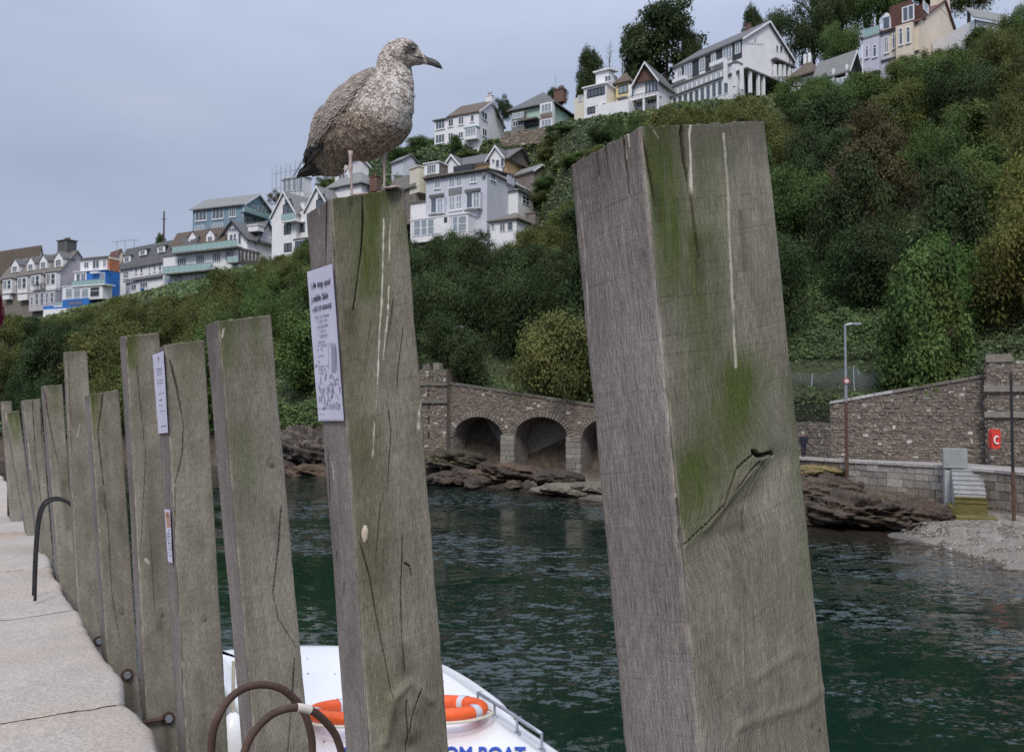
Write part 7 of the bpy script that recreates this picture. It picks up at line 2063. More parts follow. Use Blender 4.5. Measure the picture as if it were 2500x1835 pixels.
mb.box(h.o, e1r, e2r, Z3, (0, Lr), (0, 7), (-4, zt_)); mb.build('wall', MT['white'], h.root)
mb = MB(); a = [h.o + e1r * (-.8) - e2r * .5 + Z3 * (zt_ - .1), h.o + e1r * (Lr + .4) - e2r * .5 + Z3 * (zt_ - .1), h.o + e1r * (Lr + .4) + e2r * 3.5 + Z3 * (zt_ + 3.4), h.o + e1r * 2.2 + e2r * 3.5 + Z3 * (zt_ + 3.4)]; mb.add(a + [x + Z3 * .2 for x in a], [(3, 2, 1, 0), (4, 5, 6, 7), (0, 1, 5, 4), (1, 2, 6, 5), (2, 3, 7, 6), (3, 0, 4, 7)]); mb.build('roof', MT['slate2'], h.root)
mb = MB(); q = h.o + e1r * 0 - e2r * .06; mb.tube([q - Z3 * 2, q + Z3 * zt_], .06, 6); mb.build('downpipe', MT['iron'], h.root)
q = P(2060 + 240 * CF[2], 1260 * CF[2], 106); zt = zfor(q[0], q[1], 560 * CF[2]); o = thing('white_pole', 'slender pale pole standing in the bushes beside the lavender house', 'pole', q); mb = MB(); mb.tube([q, (q[0], q[1], zt)], .09, 6); mb.build('pole', MT['white2'], o)
# ------------------------------------------------------------------ the gull on the tall post
GT = gg['T']; GY = float(GT[:, 1].mean()) - .03
GS = 420 / 1614


def gpx(x, y): return 700 + x * GS, 70 + y * GS


def gp3(x, y, d=0.0): return P(*gpx(x, y), GY + d)


ST = [((130, 1352), (136, 1358), .30), ((165, 1290), (300, 1370), .34), ((195, 1220), (430, 1374), .42), ((213, 1140), (535, 1342), .55), ((228, 1050), (590, 1270), .66), ((250, 960), (640, 1246), .74),
      ((285, 860), (740, 1246), .78), ((340, 770), (850, 1215), .82), ((410, 680), (950, 1160), .84), ((480, 600), (1050, 1095), .85), ((560, 530), (1125, 1020), .86), ((640, 475), (1165, 930), .86), ((720, 432), (1181, 820), .86),
      ((790, 398), (1189, 700), .85), ((836, 374), (1190, 580), .84), ((846, 340), (1181, 470), .82), ((856, 290), (1166, 388), .80), ((878, 230), (1166, 358), .80), ((915, 175), (1190, 347), .80), ((970, 125), (1222, 340), .79),
      ((1040, 100), (1248, 338), .77), ((1110, 97), (1268, 337), .74), ((1170, 118), (1288, 337), .70), ((1213, 153), (1303, 338), .64), ((1249, 195), (1314, 340), .56), ((1287, 240), (1327, 342), .46)]
doffs = np.interp(range(len(ST)), [0, 3, 8, 13, 16, 25], [.13, .09, .02, -.03, -.035, -.045])
Dd = np.array([s[0] for s in ST], float); Vv = np.array([s[1] for s in ST], float); kk = np.array([s[2] for s in ST])


def smooth_interp(a, n):
    a = np.asarray(a, float); m_ = len(a); t = np.linspace(0, m_ - 1, n); i = np.clip(t.astype(int), 0, m_ - 2); f = (t - i)
    p0, p1, p2, p3 = a[np.clip(i - 1, 0, m_ - 1)], a[i], a[i + 1], a[np.clip(i + 2, 0, m_ - 1)]
    if a.ndim > 1: f = f[:, None]
    return .5 * (2 * p1 + (p2 - p0) * f + (2 * p0 - 5 * p1 + 4 * p2 - p3) * f ** 2 + (3 * p1 - p0 - 3 * p2 + p3) * f ** 3)


NS, NP = 190, 88
sD, sV, sk, sdo = smooth_interp(Dd, NS), smooth_interp(Vv, NS), smooth_interp(kk, NS), smooth_interp(doffs, NS)
phi = np.linspace(0, 2 * np.pi, NP, endpoint=False)
C_ = (sD + sV) / 2; A_h = (sD - sV) / 2; mscale = GS * GY / FPX
alen = np.linalg.norm(A_h, axis=1)
gxp = C_[:, None, 0] + np.cos(phi)[None] * A_h[:, None, 0]; gyp = C_[:, None, 1] + np.cos(phi)[None] * A_h[:, None, 1]
dep = sdo[:, None] - np.sin(phi)[None] * (alen * sk * mscale)[:, None]
WING = [(850, 385), (700, 560), (610, 690), (500, 800), (410, 905), (340, 1005), (300, 1060), (345, 1085), (250, 1190), (215, 1250)]


def wing_side(x, y):
    """> 0 inside the folded wing (up and left of its lower edge), in crop pixels"""
    yy = np.interp(x, [215, 250, 300, 340, 410, 500, 610, 700, 850], [1215, 1150, 1060, 1005, 905, 800, 690, 560, 385])
    return (yy - y) * .75


wmask = np.clip((wing_side(gxp, gyp) + 6) / 22, 0, 1) * (gyp > 385) * (np.sin(phi)[None] > -.4)
bump_ = (.0075 * wmask + (fbm(gxp * .03, gyp * .03, 3) - .5) * .005 * (gyp > 360) + (fbm(gxp * .012, gyp * .012, 7) - .5) * .010 * (gyp > 420))
pts3 = np.array([[P(*gpx(gxp[i, j], gyp[i, j]), GY + dep[i, j]) for j in range(NP)] for i in range(NS)])
du = np.gradient(pts3, axis=0); dv = np.roll(pts3, -1, 1) - np.roll(pts3, 1, 1)
nr3 = np.cross(du, dv); nr3 /= np.linalg.norm(nr3, axis=2, keepdims=True) + 1e-12
cen3 = pts3.mean(1, keepdims=True)
if ((pts3 - cen3) * nr3).sum() < 0: nr3 = -nr3
pts3 = pts3 + nr3 * (bump_ * np.clip(np.minimum(np.arange(NS), NS - np.arange(NS)) / 14, 0, 1)[:, None])[..., None]
rsg = np.random.RandomState(4)


def plumage(x, y):
    """edge colour, centre colour and feather length (crop pixels) for a place on the bird"""
    n1 = float(fbm(x * .02, y * .02, 61)); n2 = float(fbm(x * .045, y * .045, 62))
    ws = float(wing_side(x, y))
    if y < 400 and x > 835 and y < 150 + (x - 835) * 1.0 + 250:
        pale = min(1, max(0, (x - 960) / 140)) * min(1, max(0, (y - 250) / 80))
        e = np.array((.54, .48, .43)) * (1 - pale) + np.array((.64, .59, .55)) * pale; c = np.array((.20, .155, .125)) * (1 - pale) + np.array((.36, .30, .26)) * pale
        d = math.hypot((x - 1180) * .9, (y - 198))
        if d < 82: k = min(1, (82 - d) / 45); e = e * (1 - k) + np.array((.055, .046, .04)) * k; c = c * (1 - k) + np.array((.03, .026, .024)) * k
        d2 = math.hypot((x - 1075) * .7, (y - 225) * 1.2)
        if d2 < 60: e = e * .62; c = c * .6
        if y < 150: e = e * .85
        if rsg.rand() < .45: c = c * .75; e = e * .72
        else: c = e * .8; e = e * 1.22
        return e, c, 30
    if ws > 0 and y > 385 and x < 850:
        if y > 1075 and x < 330: return np.array((.055, .047, .042)), np.array((.022, .019, .018)), 75
        fr = np.array((.62, .54, .47)) * (.75 + .5 * n1) * (.8 + .4 * rsg.rand()); return fr, np.array((.070, .054, .045)), 60 if x < 640 else 46
    if y > 1120 and x < 600:
        if x < 260 and y > 1215: return np.array((.075, .062, .053)), np.array((.03, .025, .022)), 80
        k = .75 + .5 * n1; return np.array((.42, .345, .27)) * k, np.array((.055, .043, .036)), 62
    low = min(1, max(0, (y - 620 - (x - 700) * .35) / 330))
    e = np.array((.53, .485, .45)) * (1 - low) + np.array((.44, .355, .285)) * low
    spot = rsg.rand() < np.clip((n2 - (.42 if x < 960 else .52)) * 4 + .30 + .12 * low, .06, .8)
    c = (np.array((.23, .175, .135)) if spot else e * .88) if low < .5 else (np.array((.155, .108, .076)) if spot else np.array((.30, .23, .175)))
    if spot: e = e * .72
    if low > .35:
        q = rsg.rand()
        e = e * (.62 if q < .4 else 1.35); c = c * (.7 if q < .5 else 1.15)
    return e, c, 31 - 5 * (x > 1050)


root_gull = thing('gull', 'speckled brown young gull standing on the tall post facing right', 'bird', (*GT.mean(0)[:2], float(GT[:, 2].mean())))
gidx = np.arange(NS * NP).reshape(NS, NP); gn = np.roll(gidx, -1, 1)
gf = np.stack([gidx[:-1], gn[:-1], gn[1:], gidx[1:]], -1).reshape(-1, 4)
FEA = M_attr('gull_plumage', .8, .2, .12, 260)
gbody = mesh_obj('body', pts3.reshape(-1, 3), gf, FEA, root_gull, smooth=True)
bc = []
for x, y in zip(gxp.ravel(), gyp.ravel()):
    e, c, L_ = plumage(x, y); bc.append(e * .55 + c * .45)
attr(gbody, 'tone', np.array(bc), 'FLOAT_COLOR')

# feathers laid in rows from the tail forwards, each a small curved vane with a pale rim
fv, ff, fc = [], [], []
count = 0
dal = np.linalg.norm(np.gradient(np.stack([C_[:, 0], C_[:, 1]], 1), axis=0), axis=1)
order = []
pos = 0.0; sidx = 1.0
while sidx < NS - 10:
    order.append(sidx)
    i = int(sidx); e, c, L_ = plumage(C_[i, 0], C_[i, 1])
    sidx += max(.5, L_ * .42 / max(dal[i], 1.0))
for row, s_ in enumerate(order):
    i = int(s_)
    ring_len = np.linalg.norm(np.diff(pts3[i], axis=0, append=pts3[i][:1]), axis=1); cum = np.r_[0, np.cumsum(ring_len)]
    tpos = 0.0
    while tpos < cum[-1]:
        jf = np.interp(tpos, cum, range(NP + 1)); j = int(jf) % NP
        x, y = gxp[i, j], gyp[i, j]
        e, c, L_ = plumage(x + rsg.normal(0, 6), y + rsg.normal(0, 6))
        Lm = L_ * mscale * rsg.uniform(.85, 1.2); step = Lm * .50
        tpos += step * rsg.uniform(.8, 1.2)
        if x > 1270: continue
        if dep[i, j] > sdo[i] + .02 and abs(wing_side(x, y)) > 1e4: continue
        p = pts3[i, j] * (1 - (jf % 1)) + pts3[i, (j + 1) % NP] * (jf % 1); n_ = nr3[i, j]
        i2 = max(i - 3, 0); d = pts3[i2, j] - pts3[min(i + 3, NS - 1), j]; d = d / (np.linalg.norm(d) + 1e-9)
        # feathers hang a little downwards on the breast and flank
        if y > 380: d = d + np.array((0, 0, -.35))
        d = d - n_ * (d @ n_); d = d / (np.linalg.norm(d) + 1e-9); d = d + np.cross(n_, d) * rsg.normal(0, .14)
        w = np.cross(n_, d); wid = Lm * (.34 if L_ < 60 else .26)
        base = len(fv); lift = rsg.uniform(.03, .09)
        shade = rsg.uniform(.82, 1.18)
        for t, ww, hh in ((0, .35, .0), (.4, 1.0, .03), (.84, .86, .03 + lift * .7), (1.0, .30, .02 + lift)):
            q = p + d * (t * Lm) + n_ * (.0012 + hh * Lm)
            for sgn in (-1, 0, 1):
                fv.append(q + w * (sgn * ww * wid) - n_ * (abs(sgn) * Lm * .05))
                col_ = (e * .62 + c * .38) if (sgn != 0 and t < .9) else e if t > .9 else c
                if t == 0: col_ = c * .8
                fc.append(np.clip(col_ * shade * 1.12, 0, 1))
        for a in range(3):
            for b_ in range(2): ff.append((base + a * 3 + b_, base + a * 3 + b_ + 1, base + a * 3 + b_ + 4, base + a * 3 + b_ + 3))
        count += 1
fe = mesh_obj('plumage', np.array(fv), np.array(ff), FEA, root_gull, smooth=True)
attr(fe, 'tone', np.array(fc), 'FLOAT_COLOR'); fe['kind'] = 'stuff'

# long dark wing-tip feathers
def blade(pts, wid, thick, name, mat, parent, side):
    p_ = [np.asarray(q) for q in pts]; vs = []
    for i, q in enumerate(p_):
        t = p_[min(i + 1, len(p_) - 1)] - p_[max(i - 1, 0)]; t /= np.linalg.norm(t); w = np.cross(t, np.array((0, -1., 0))); w /= np.linalg.norm(w)
        k = wid[i]; vs += [q - w * k, q + np.array((0, -thick, 0)), q + w * k, q + np.array((0, thick, 0))]
    fs = []
    for i in range(len(p_) - 1):
        for k in range(4): fs.append((i * 4 + k, i * 4 + (k + 1) % 4, i * 4 + 4 + (k + 1) % 4, i * 4 + 4 + k))
    fs += [(3, 2, 1, 0), tuple(len(vs) - 4 + k for k in range(4))]
    return mesh_obj(name, vs, fs, mat, parent)
PRI = M('dark_primary', (.035, .03, .028), (.02, .017, .016), 90, rough=.6, stretch=(1, 1, .2))
ndep = float(dep[24:40].min())
for k, (x0, y0, x1, y1) in enumerate(((335, 1070, 190, 1262), (320, 1060, 200, 1225), (300, 1040, 206, 1190), (350, 1085, 182, 1285))):
    blade([gp3(x0, y0, .035 - k * .002), gp3((x0 + x1) / 2 - 4, (y0 + y1) / 2, .055 - k * .002), gp3(x1, y1, .085)], [.006, .0055, .0008], .0016, 'primary_feather', PRI, root_gull, 1)
# tail plates
for k, (x1, y1) in enumerate(((128, 1352), (165, 1362), (215, 1366), (270, 1368), (330, 1368), (400, 1372), (470, 1380))):
    blade([gp3(300 + k * 35, 1235 + k * 12, .085), gp3((300 + k * 35 + x1) / 2, (1240 + k * 12 + y1) / 2 + 6, .095), gp3(x1, y1, .115)], [.008, .008, .0035], .0015, 'tail_feather', PRI if k < 3 else FEA_T if 'FEA_T' in globals() else PRI, root_gull, 1)

# bill
BD = np.array([(1283, 236), (1322, 266), (1365, 280), (1402, 297), (1436, 325), (1456, 362), (1462, 379)], float); BV = np.array([(1322, 342), (1352, 348), (1378, 356), (1402, 366), (1430, 374), (1452, 380), (1463, 382)], float)
bD, bV = smooth_interp(BD, 30), smooth_interp(BV, 30); bk = np.interp(np.linspace(0, 1, 30), [0, .4, 1], [.50, .34, .30])
bp3, bcol = [], []
for i in range(30):
    c_ = (bD[i] + bV[i]) / 2; h_ = (bD[i] - bV[i]) / 2; al = np.linalg.norm(h_) * bk[i] * mscale
    for w in np.linspace(0, 2 * math.pi, 24, endpoint=False):
        x, y = c_ + h_ * math.cos(w); bp3.append(gp3(x, y, -.045 - math.sin(w) * al))
        t = i / 29; k = min(1, max(0, (t - .02) / .22)); base_c = np.array((.12, .09, .08)) * (1 - k) + np.array((.010, .009, .010)) * k
        if t < .8 and y > (320 + 15 * t) and t < .45: base_c = base_c * .7 + np.array((.12, .085, .075)) * .3
        ml = np.interp(x, [1190, 1260, 1330, 1400, 1440], [262, 274, 302, 340, 362])
        if abs(y - ml) < 6: base_c = np.array((.008, .007, .007))
        bcol.append(base_c)
bi = np.arange(30 * 24).reshape(30, 24); bn = np.roll(bi, -1, 1)
bo = mesh_obj('bill', np.array(bp3), np.stack([bi[:-1], bn[:-1], bn[1:], bi[1:]], -1).reshape(-1, 4), M_attr('bill_horn', .4, .45, .1, 300), root_gull, smooth=True); attr(bo, 'tone', np.array(bcol), 'FLOAT_COLOR')
# gape line running back from the bill
def near_depth(x, y):
    d2 = (gxp - x) ** 2 + (gyp - y) ** 2 + np.where(np.sin(phi)[None] < 0, 1e6, 0); k = np.unravel_index(np.argmin(d2), d2.shape); return pts3[k], nr3[k]
mb = MB(); mb.tube([near_depth(x, y)[0] + near_depth(x, y)[1] * .003 for x, y in ((1188, 261), (1220, 264), (1255, 272), (1290, 286))], [.0006, .0012, .0014, .0014], 6); mb.build('gape', PRI, root_gull)
ep, en = near_depth(1186, 190)
ec = gp3(1186, 189, 0); ec = np.array((*ec[:2], ec[2])); ec = np.array((0, 0, EYE)) + (ec - np.array((0, 0, EYE))) * ((ep[1] - .001) / ec[1])
mb = MB(); mb.sphere(ec, .0072, .0060, .0072, 18, 12); mb.build('eye', M_flat('dark_eye', (.012, .010, .009), .08, .7), root_gull, True)
# legs and webbed feet
PINK = M('pinkish_leg', (.50, .39, .37), (.36, .27, .255), 260, rough=.6, bump=.0006, bscale=600)
def top_z(x, y):
    A, B_, C2 = GT[0], GT[1], GT[3]; n_ = np.cross(B_ - A, C2 - A); return A[2] - ((x - A[0]) * n_[0] + (y - A[1]) * n_[1]) / n_[2]
for lp, d0 in ((((600, 1150, 34), (600, 1195, 24), (599, 1245, 19), (598, 1285, 25), (599, 1312, 27), (600, 1340, 19), (605, 1400, 14), (608, 1470, 13), (610, 1525, 15)), -.02), (((925, 1140, 30), (922, 1185, 21), (917, 1230, 18), (914, 1258, 24), (914, 1280, 24), (915, 1306, 17), (917, 1370, 14), (915, 1440, 13), (913, 1488, 15)), .0)):
    ps = [gp3(x, y, d0) for x, y, r in lp]; rr_ = [r * mscale * .78 for x, y, r in lp]
    ft = ps[-1].copy(); ft[2] = top_z(ft[0], ft[1]) + .006
    ps[-1] = ft + np.array((0, 0, .012)); ps.append(ft); rr_.append(rr_[-1] * 1.1)
    mb = MB(); mb.tube(ps, rr_, 12); lg = mb.build('leg', PINK, root_gull, True)
    f_dir = np.array((.80, -.60, 0)); sd = np.array((.6, .8, 0)); tips = []
    for k in (-.55, 0, .55):
        tp = ft + (f_dir * math.cos(k) + sd * math.sin(k)) * .052; tp[2] = top_z(tp[0], tp[1]) + .003; tips.append(tp)
    mb = MB()
    for tp in tips: mb.tube([ft, (ft + tp) / 2 + Z3 * .003, tp], [.0048, .0038, .002], 7)
    hb = ft - f_dir * .014; hb[2] = top_z(hb[0], hb[1]) + .004; mb.tube([ft, hb], [.004, .0015], 6)
    a = [ft + Z3 * .001] + tips; mb.add(a + [q - Z3 * .0025 for q in a], [(0, 1, 2), (0, 2, 3), (6, 5, 4), (7, 6, 4), (1, 5, 6, 2), (2, 6, 7, 3)])
    mb.build('webbed_foot', PINK, lg, True)
mb = MB(); rf = random.Random(2)
for i in range(14):
    a = gp3(562 + rf.uniform(-10, 22), 1290 + rf.uniform(-12, 14), -.005); b_ = gp3(540 + rf.uniform(-10, 14), 1330 + rf.uniform(-14, 16), -.005); mb.tube([a, (a + b_) / 2, b_], [.0016, .0022, .0004], 4)
tf = mb.build('down_tuft', M_flat('white_down', (.66, .63, .62), .9), root_gull); tf['kind'] = 'stuff'

# ------------------------------------------------------------------ paper notices
PAPER = M('white_paper', (.60, .58, .70), (.54, .525, .64), 9, rough=.6, bump=.0004, bscale=30)
INK = M_flat('black_ink', (.035, .03, .05), .8); INK2 = M_flat('glare_and_pale_print_ink', (.22, .21, .28), .8); INK3 = M_flat('grey_print', (.33, .32, .40), .8)  # pale ink: small print, and glare painted into the heading's first letters
DG = bpy.context.evaluated_depsgraph_get()


def glyphs(txt, bold=.012):
    cu = bpy.data.curves.new('lettering', 'FONT'); cu.body = txt; cu.offset = bold; cu.resolution_u = 3
    ob = bpy.data.objects.new('lettering', cu); COL.objects.link(ob)
    DG.update() if hasattr(DG, 'update') else None
    me = bpy.data.meshes.new_from_object(ob.evaluated_get(bpy.context.evaluated_depsgraph_get()))
    v = np.array([q.co[:2] for q in me.vertices]); f = [tuple(p.vertices) for p in me.polygons]
    bpy.data.objects.remove(ob); bpy.data.curves.remove(cu); bpy.data.meshes.remove(me)
    return v, f


def print_text(fn, txt, a, b_, h, name, mat, parent, bold=.012, cap=.73):
    """lettering between two ends of its baseline (photo pixels), h pixels tall, laid on a surface by fn"""
    v, f = glyphs(txt, bold); x0, x1 = v[:, 0].min(), v[:, 0].max()
    vs = [fn(a[0] + (b_[0] - a[0]) * (x - x0) / (x1 - x0), a[1] + (b_[1] - a[1]) * (x - x0) / (x1 - x0) - h * y / cap) for x, y in v]
    return mesh_obj(name, vs, f, mat, parent)


def sheet(g, corners, label, name='paper_notice', cat='notice'):
    (tl, tr, bl, br) = [np.array(c, float) for c in corners]
    n_ = 14; vs = []
    _, nn = on_land_face(g, *tl)
    for j in range(n_ + 1):
        for i in range(n_ + 1):
            u, v = i / n_, j / n_; p = (tl * (1 - u) + tr * u) * (1 - v) + (bl * (1 - u) + br * u) * v
            q, _ = on_land_face(g, *p, .0062 + .0022 * float(vnoise(u * 3.2, v * 7, 5)) + .002 * (abs(u - .5) * 2) ** 6)
            vs.append(q)
    m_ = n_ + 1; back = [q - nn * .0008 for q in vs]; N2 = len(vs)
    fs = [(j * m_ + i, j * m_ + i + 1, (j + 1) * m_ + i + 1, (j + 1) * m_ + i) for j in range(n_) for i in range(n_)]
    fs += [tuple(N2 + q for q in f_[::-1]) for f_ in fs]
    root = thing(name, label, cat, np.mean(vs, 0))
    mesh_obj('paper_sheet', vs + back, fs, PAPER, root, smooth=True)
    return root, (lambda x, y, o=.0092: on_land_face(g, x, y, o)[0])


q1 = lambda x, y: (740 + x * 120 / 991, 630 + y * 120 / 991); q2 = lambda x, y: (760 + x * 100 / 751, 820 + y * 100 / 751)
po, fn = sheet(gg, [q1(140, 278), q1(655, 110), q2(185, 1552), q2(655, 1548)], 'white jumble sale poster stapled to the side of the tall gull post', 'sale_poster', 'poster')
print_text(fn, 'le top and', q1(268, 606), q1(606, 522), 15.5, 'lettering', INK, po, .022); print_text(fn, 'Tab', q1(205, 640), q1(258, 612), 15, 'lettering', INK2, po, .0)  # 'Tab' is paler: glare on the sheet put into its ink colour
print_text(fn, 'mble Sale', q1(268, 884), q1(562, 797), 16.5, 'lettering', INK, po, .022); print_text(fn, 'Ju', q1(222, 905), q1(258, 888), 16, 'lettering', INK2, po, .0)  # 'Ju' carries the same painted glare
print_text(fn, 'AID OF UKRAINE', q1(272, 1086), q1(632, 998), 12.5, 'lettering', INK, po, .02); print_text(fn, 'IN', q1(238, 1100), q1(262, 1090), 12, 'lettering', INK2, po, .0)  # 'IN' likewise paled to stand for glare
rp_ = random.Random(12); mb = MB()


def strokes(mb, fn, x0, y0, x1, y1, n_, hgt, o=.0092):
    """a line of print too small to read: short upright marks"""
    for i in range(n_):
        t0 = i / n_; t1 = t0 + rp_.uniform(.35, .8) / n_
        if rp_.random() < .12: continue
        a, b_ = (x0 + (x1 - x0) * t0, y0 + (y1 - y0) * t0), (x0 + (x1 - x0) * t1, y0 + (y1 - y0) * t1); h_ = hgt * rp_.uniform(.5, 1)
        mb.add([fn(a[0], a[1], o), fn(b_[0], b_[1], o), fn(b_[0], b_[1] - h_, o), fn(a[0], a[1] - h_, o)], [(0, 1, 2, 3)])


for (x0, y0, x1, y1, n_, hh) in ((290, 1225, 585, 1160, 24, 7), (335, 1305, 540, 1255, 15, 5.5), (340, 1410, 560, 1360, 18, 5.5), (390, 1495, 520, 1465, 10, 5.5), (395, 1590, 545, 1560, 12, 6)):
    a, b_ = q1(x0, y0), q1(x1, y1); strokes(mb, fn, *a, *b_, n_, hh)
for (x0, y0, x1, y1, n_, hh) in ((180, 128, 295, 115, 9, 5), (175, 190, 340, 175, 14, 5), (165, 262, 255, 252, 8, 5), (180, 385, 295, 365, 10, 4.5), (180, 480, 215, 475, 3, 4), (185, 570, 375, 552, 16, 4.5), (190, 630, 325, 620, 11, 4.5), (185, 695, 285, 690, 8, 5), (195, 1435, 290, 1432, 8, 2.5), (190, 1535, 640, 1530, 30, 2)):
    a, b_ = q2(x0, y0), q2(x1, y1); strokes(mb, fn, *a, *b_, n_, hh)
sp = mb.build('small_print', INK2, po)
# plain grey illustration: a bundle of stalks in front of a heap on a table
mb, mk = MB(), MB()
def stroke(m_, fn, pts, w, o=.0092):
    for (x0, y0), (x1, y1) in zip(pts[:-1], pts[1:]):
        dx, dy = x1 - x0, y1 - y0; L_ = math.hypot(dx, dy) + 1e-6; nx, ny = -dy / L_ * w, dx / L_ * w
        m_.add([fn(x0 + nx, y0 + ny, o), fn(x1 + nx, y1 + ny, o), fn(x1 - nx, y1 - ny, o), fn(x0 - nx, y0 - ny, o)], [(0, 1, 2, 3)])
for k in range(5): stroke(mb, fn, [q2(425 + k * 16, 180), q2(432 + k * 16, 430), q2(436 + k * 16, 660)], .9)
for k in range(4): stroke(mb, fn, [q2(385 + k * 34, 175), q2(405 + k * 28, 120 + (k % 2) * 14), q2(425 + k * 24, 185)], .45)
stroke(mk, fn, [q2(505, 190), q2(520, 420), q2(535, 640)], .55); stroke(mb, fn, [q2(365, 120), q2(372, 560), q2(385, 640)], .3); stroke(mb, fn, [q2(540, 650), q2(560, 860)], .3)
for k in range(26):
    a = rp_.uniform(0, 6.28); r0, r1 = rp_.uniform(0, 40), rp_.uniform(50, 110); cx0, cy0 = rp_.choice([(425, 670), (470, 830), (390, 900), (330, 950)])
    stroke(rp_.choice([mb, mb, mk]), fn, [q2(cx0 + r0 * math.cos(a), cy0 + r0 * math.sin(a)), q2(cx0 + r1 * math.cos(a), cy0 + r1 * math.sin(a))], rp_.uniform(.25, .9))
for k in range(46):
    x, y = rp_.uniform(190, 590), rp_.uniform(880, 1330); stroke(rp_.choice([mb, mb, mk]), fn, [q2(x, y), q2(min(600, max(175, x + rp_.uniform(-22, 30))), min(1335, y + rp_.uniform(20, 110)))], rp_.uniform(.3, 1.1))
for (x0, x1, y) in ((320, 590, 1250), (330, 590, 1290), (180, 600, 1325)): stroke(mk, fn, [q2(x0, y), q2(x1, y - 4)], .5)
stroke(mk, fn, [q2(300, 810), q2(330, 670)], 1.0); stroke(mb, fn, [q2(220, 860), q2(228, 740)], .7); stroke(mk, fn, [q2(185, 870), q2(290, 865)], .5); stroke(mb, fn, [q2(180, 890), q2(260, 1220)], .4); stroke(mk, fn, [q2(125, 565), q2(140, 520), q2(150, 560), q2(165, 525)], .6)
mb.build('illustration', INK3, po); mk.build('illustration_lines', INK2, po)

pn, f2 = sheet(g4, [(377, 866), (404, 856), (391, 1058), (415, 1055)], 'narrow white paper notice near the top of a post')
mb = MB()
for k, (y, n_) in enumerate(((902, 5), (908, 6), (915, 4), (930, 6), (937, 5), (962, 6), (978, 5), (990, 3), (1005, 3), (1042, 5))): x = 381 + (y - 866) * .075; strokes(mb, f2, x + 3, y, x + 17, y - 3, n_, 3)
mb.build('small_print', INK2, pn); print_text(f2, 'T', (389, 884), (393, 883), 12, 'lettering', INK, pn, .0)
ps_, f3 = sheet(g4, [(406, 1242), (420, 1243), (415, 1369), (426, 1375)], 'small peeling sticker with a faded orange picture, low on the noticed post', 'peeling_sticker', 'sticker')
mb = MB(); stroke(mb, f3, [(412, 1250), (414, 1262), (416, 1285)], 4.2); mb.build('faded_picture', M_flat('faded_orange', (.48, .24, .15), .7), ps_); mb = MB(); stroke(mb, f3, [(411, 1248), (414, 1262)], 2.6); mb.build('faded_picture', M_flat('faded_yellow', (.55, .45, .22), .7), ps_); mb = MB()
for k in range(9): y = 1296 + k * 7.5; strokes(mb, f3, 411 + k * .8, y, 419 + k * .8, y - 1, 4, 4)
mb.build('small_print', INK2, ps_)

# pale dried blob stuck to the gull post
c, nn = on_end_face(gg, *[v * D for v in k8(298, 597)], .0)
mb = MB(); e_u = gg['eR']; rb_ = random.Random(5); ring_ = [(math.cos(a) * (.0095 + rb_.uniform(-.001, .001)), math.sin(a) * (.0235 + rb_.uniform(-.002, .002))) for a in np.linspace(0, 2 * math.pi, 22, endpoint=False)]
vs = [c + e_u * x + Z3 * y + nn * .001 for x, y in ring_] + [c + e_u * x * .7 + Z3 * y * .75 + nn * .005 for x, y in ring_]
mb.add(vs, [(i, (i + 1) % 22, 22 + (i + 1) % 22, 22 + i) for i in range(22)] + [tuple(22 + i for i in range(22))]); mb.build('dried_blob', M('pale_blob', (.58, .49, .38), (.48, .40, .31), 60, rough=.7, bump=.0005), gp, True)
c, nn = on_end_face(g5, 325 * D, 1232 * D, .001)

# ------------------------------------------------------------------ bent steel hand hoops at the quay ladders
def hoop(pts, Y0, r, label, name='hand_hoop', mat='rust', band=None, to_src=True, drop=.9, inner=0.0):
    s = [(x * D, y * D) for x, y in pts] if to_src else pts
    base = P(*s[0], Y0); n_ = np.cross(OUT, Z3); c0 = np.array((0, 0, EYE)); out_ = []
    for (x, y) in s:
        d = ray(x, y); t = ((base - c0) @ n_) / (d @ n_); out_.append(c0 + d * t)
    a = np.array(out_)
    d_dn = a[-1] - a[-2]; d_dn = d_dn / np.linalg.norm(d_dn); step = .05; tail = [a[-1]]
    for i in range(int(drop / step)):
        k_ = min(1, (i + 1) / 6); v_ = d_dn * (1 - k_) - Z3 * k_; tail.append(tail[-1] + v_ / np.linalg.norm(v_) * step)
    a = np.vstack([a, np.array(tail[1:])])
    if a[0][2] > QZ + .12: a = np.vstack([[[a[0][0], a[0][1], z_] for z_ in np.arange(QZ - .02, a[0][2] - .04, .06)], a])
    sm = smooth_interp(a, 110)
    o = thing(name, label, 'ladder hoop', sm[0], 'bent steel hoops at the quay ladders')
    mb = MB(); mb.tube(list(sm), r, 14); mb.build('bent_tube', MT[mat] if isinstance(mat, str) else mat, o, True)
    if band is not None:
        k = np.argmin([np.linalg.norm(np.array(proj(q)) - np.array(band)) for q in sm]); mb = MB(); mb.tube(list(smooth_interp(a, 800)[int(k / 109 * 799) - 9:int(k / 109 * 799) + 10]), r * 1.09, 14); mb.build('white_band', M_flat('white_tape', (.62, .58, .52), .6), o, True)
    return o
kc = lambda x, y: (480 + x * .40871, 1540 + y * .40871)
hoop([kc(*q) for q in ((70, 960), (76, 850), (87, 722), (95, 620), (125, 520), (190, 410), (280, 342), (390, 318), (500, 340), (580, 400), (640, 480), (670, 560), (688, 640), (692, 722))], 2.70, .0128, 'rusty bent steel hoop, taller of the two beside the gull post', to_src=False)
hoop([kc(*q) for q in ((220, 960), (248, 840), (285, 722), (318, 640), (390, 545), (480, 480), (590, 455), (690, 475), (770, 540), (830, 620), (865, 722))], 2.40, .0115, 'rusty bent steel hoop with a white band round its top', to_src=False, band=kc(640, 462))
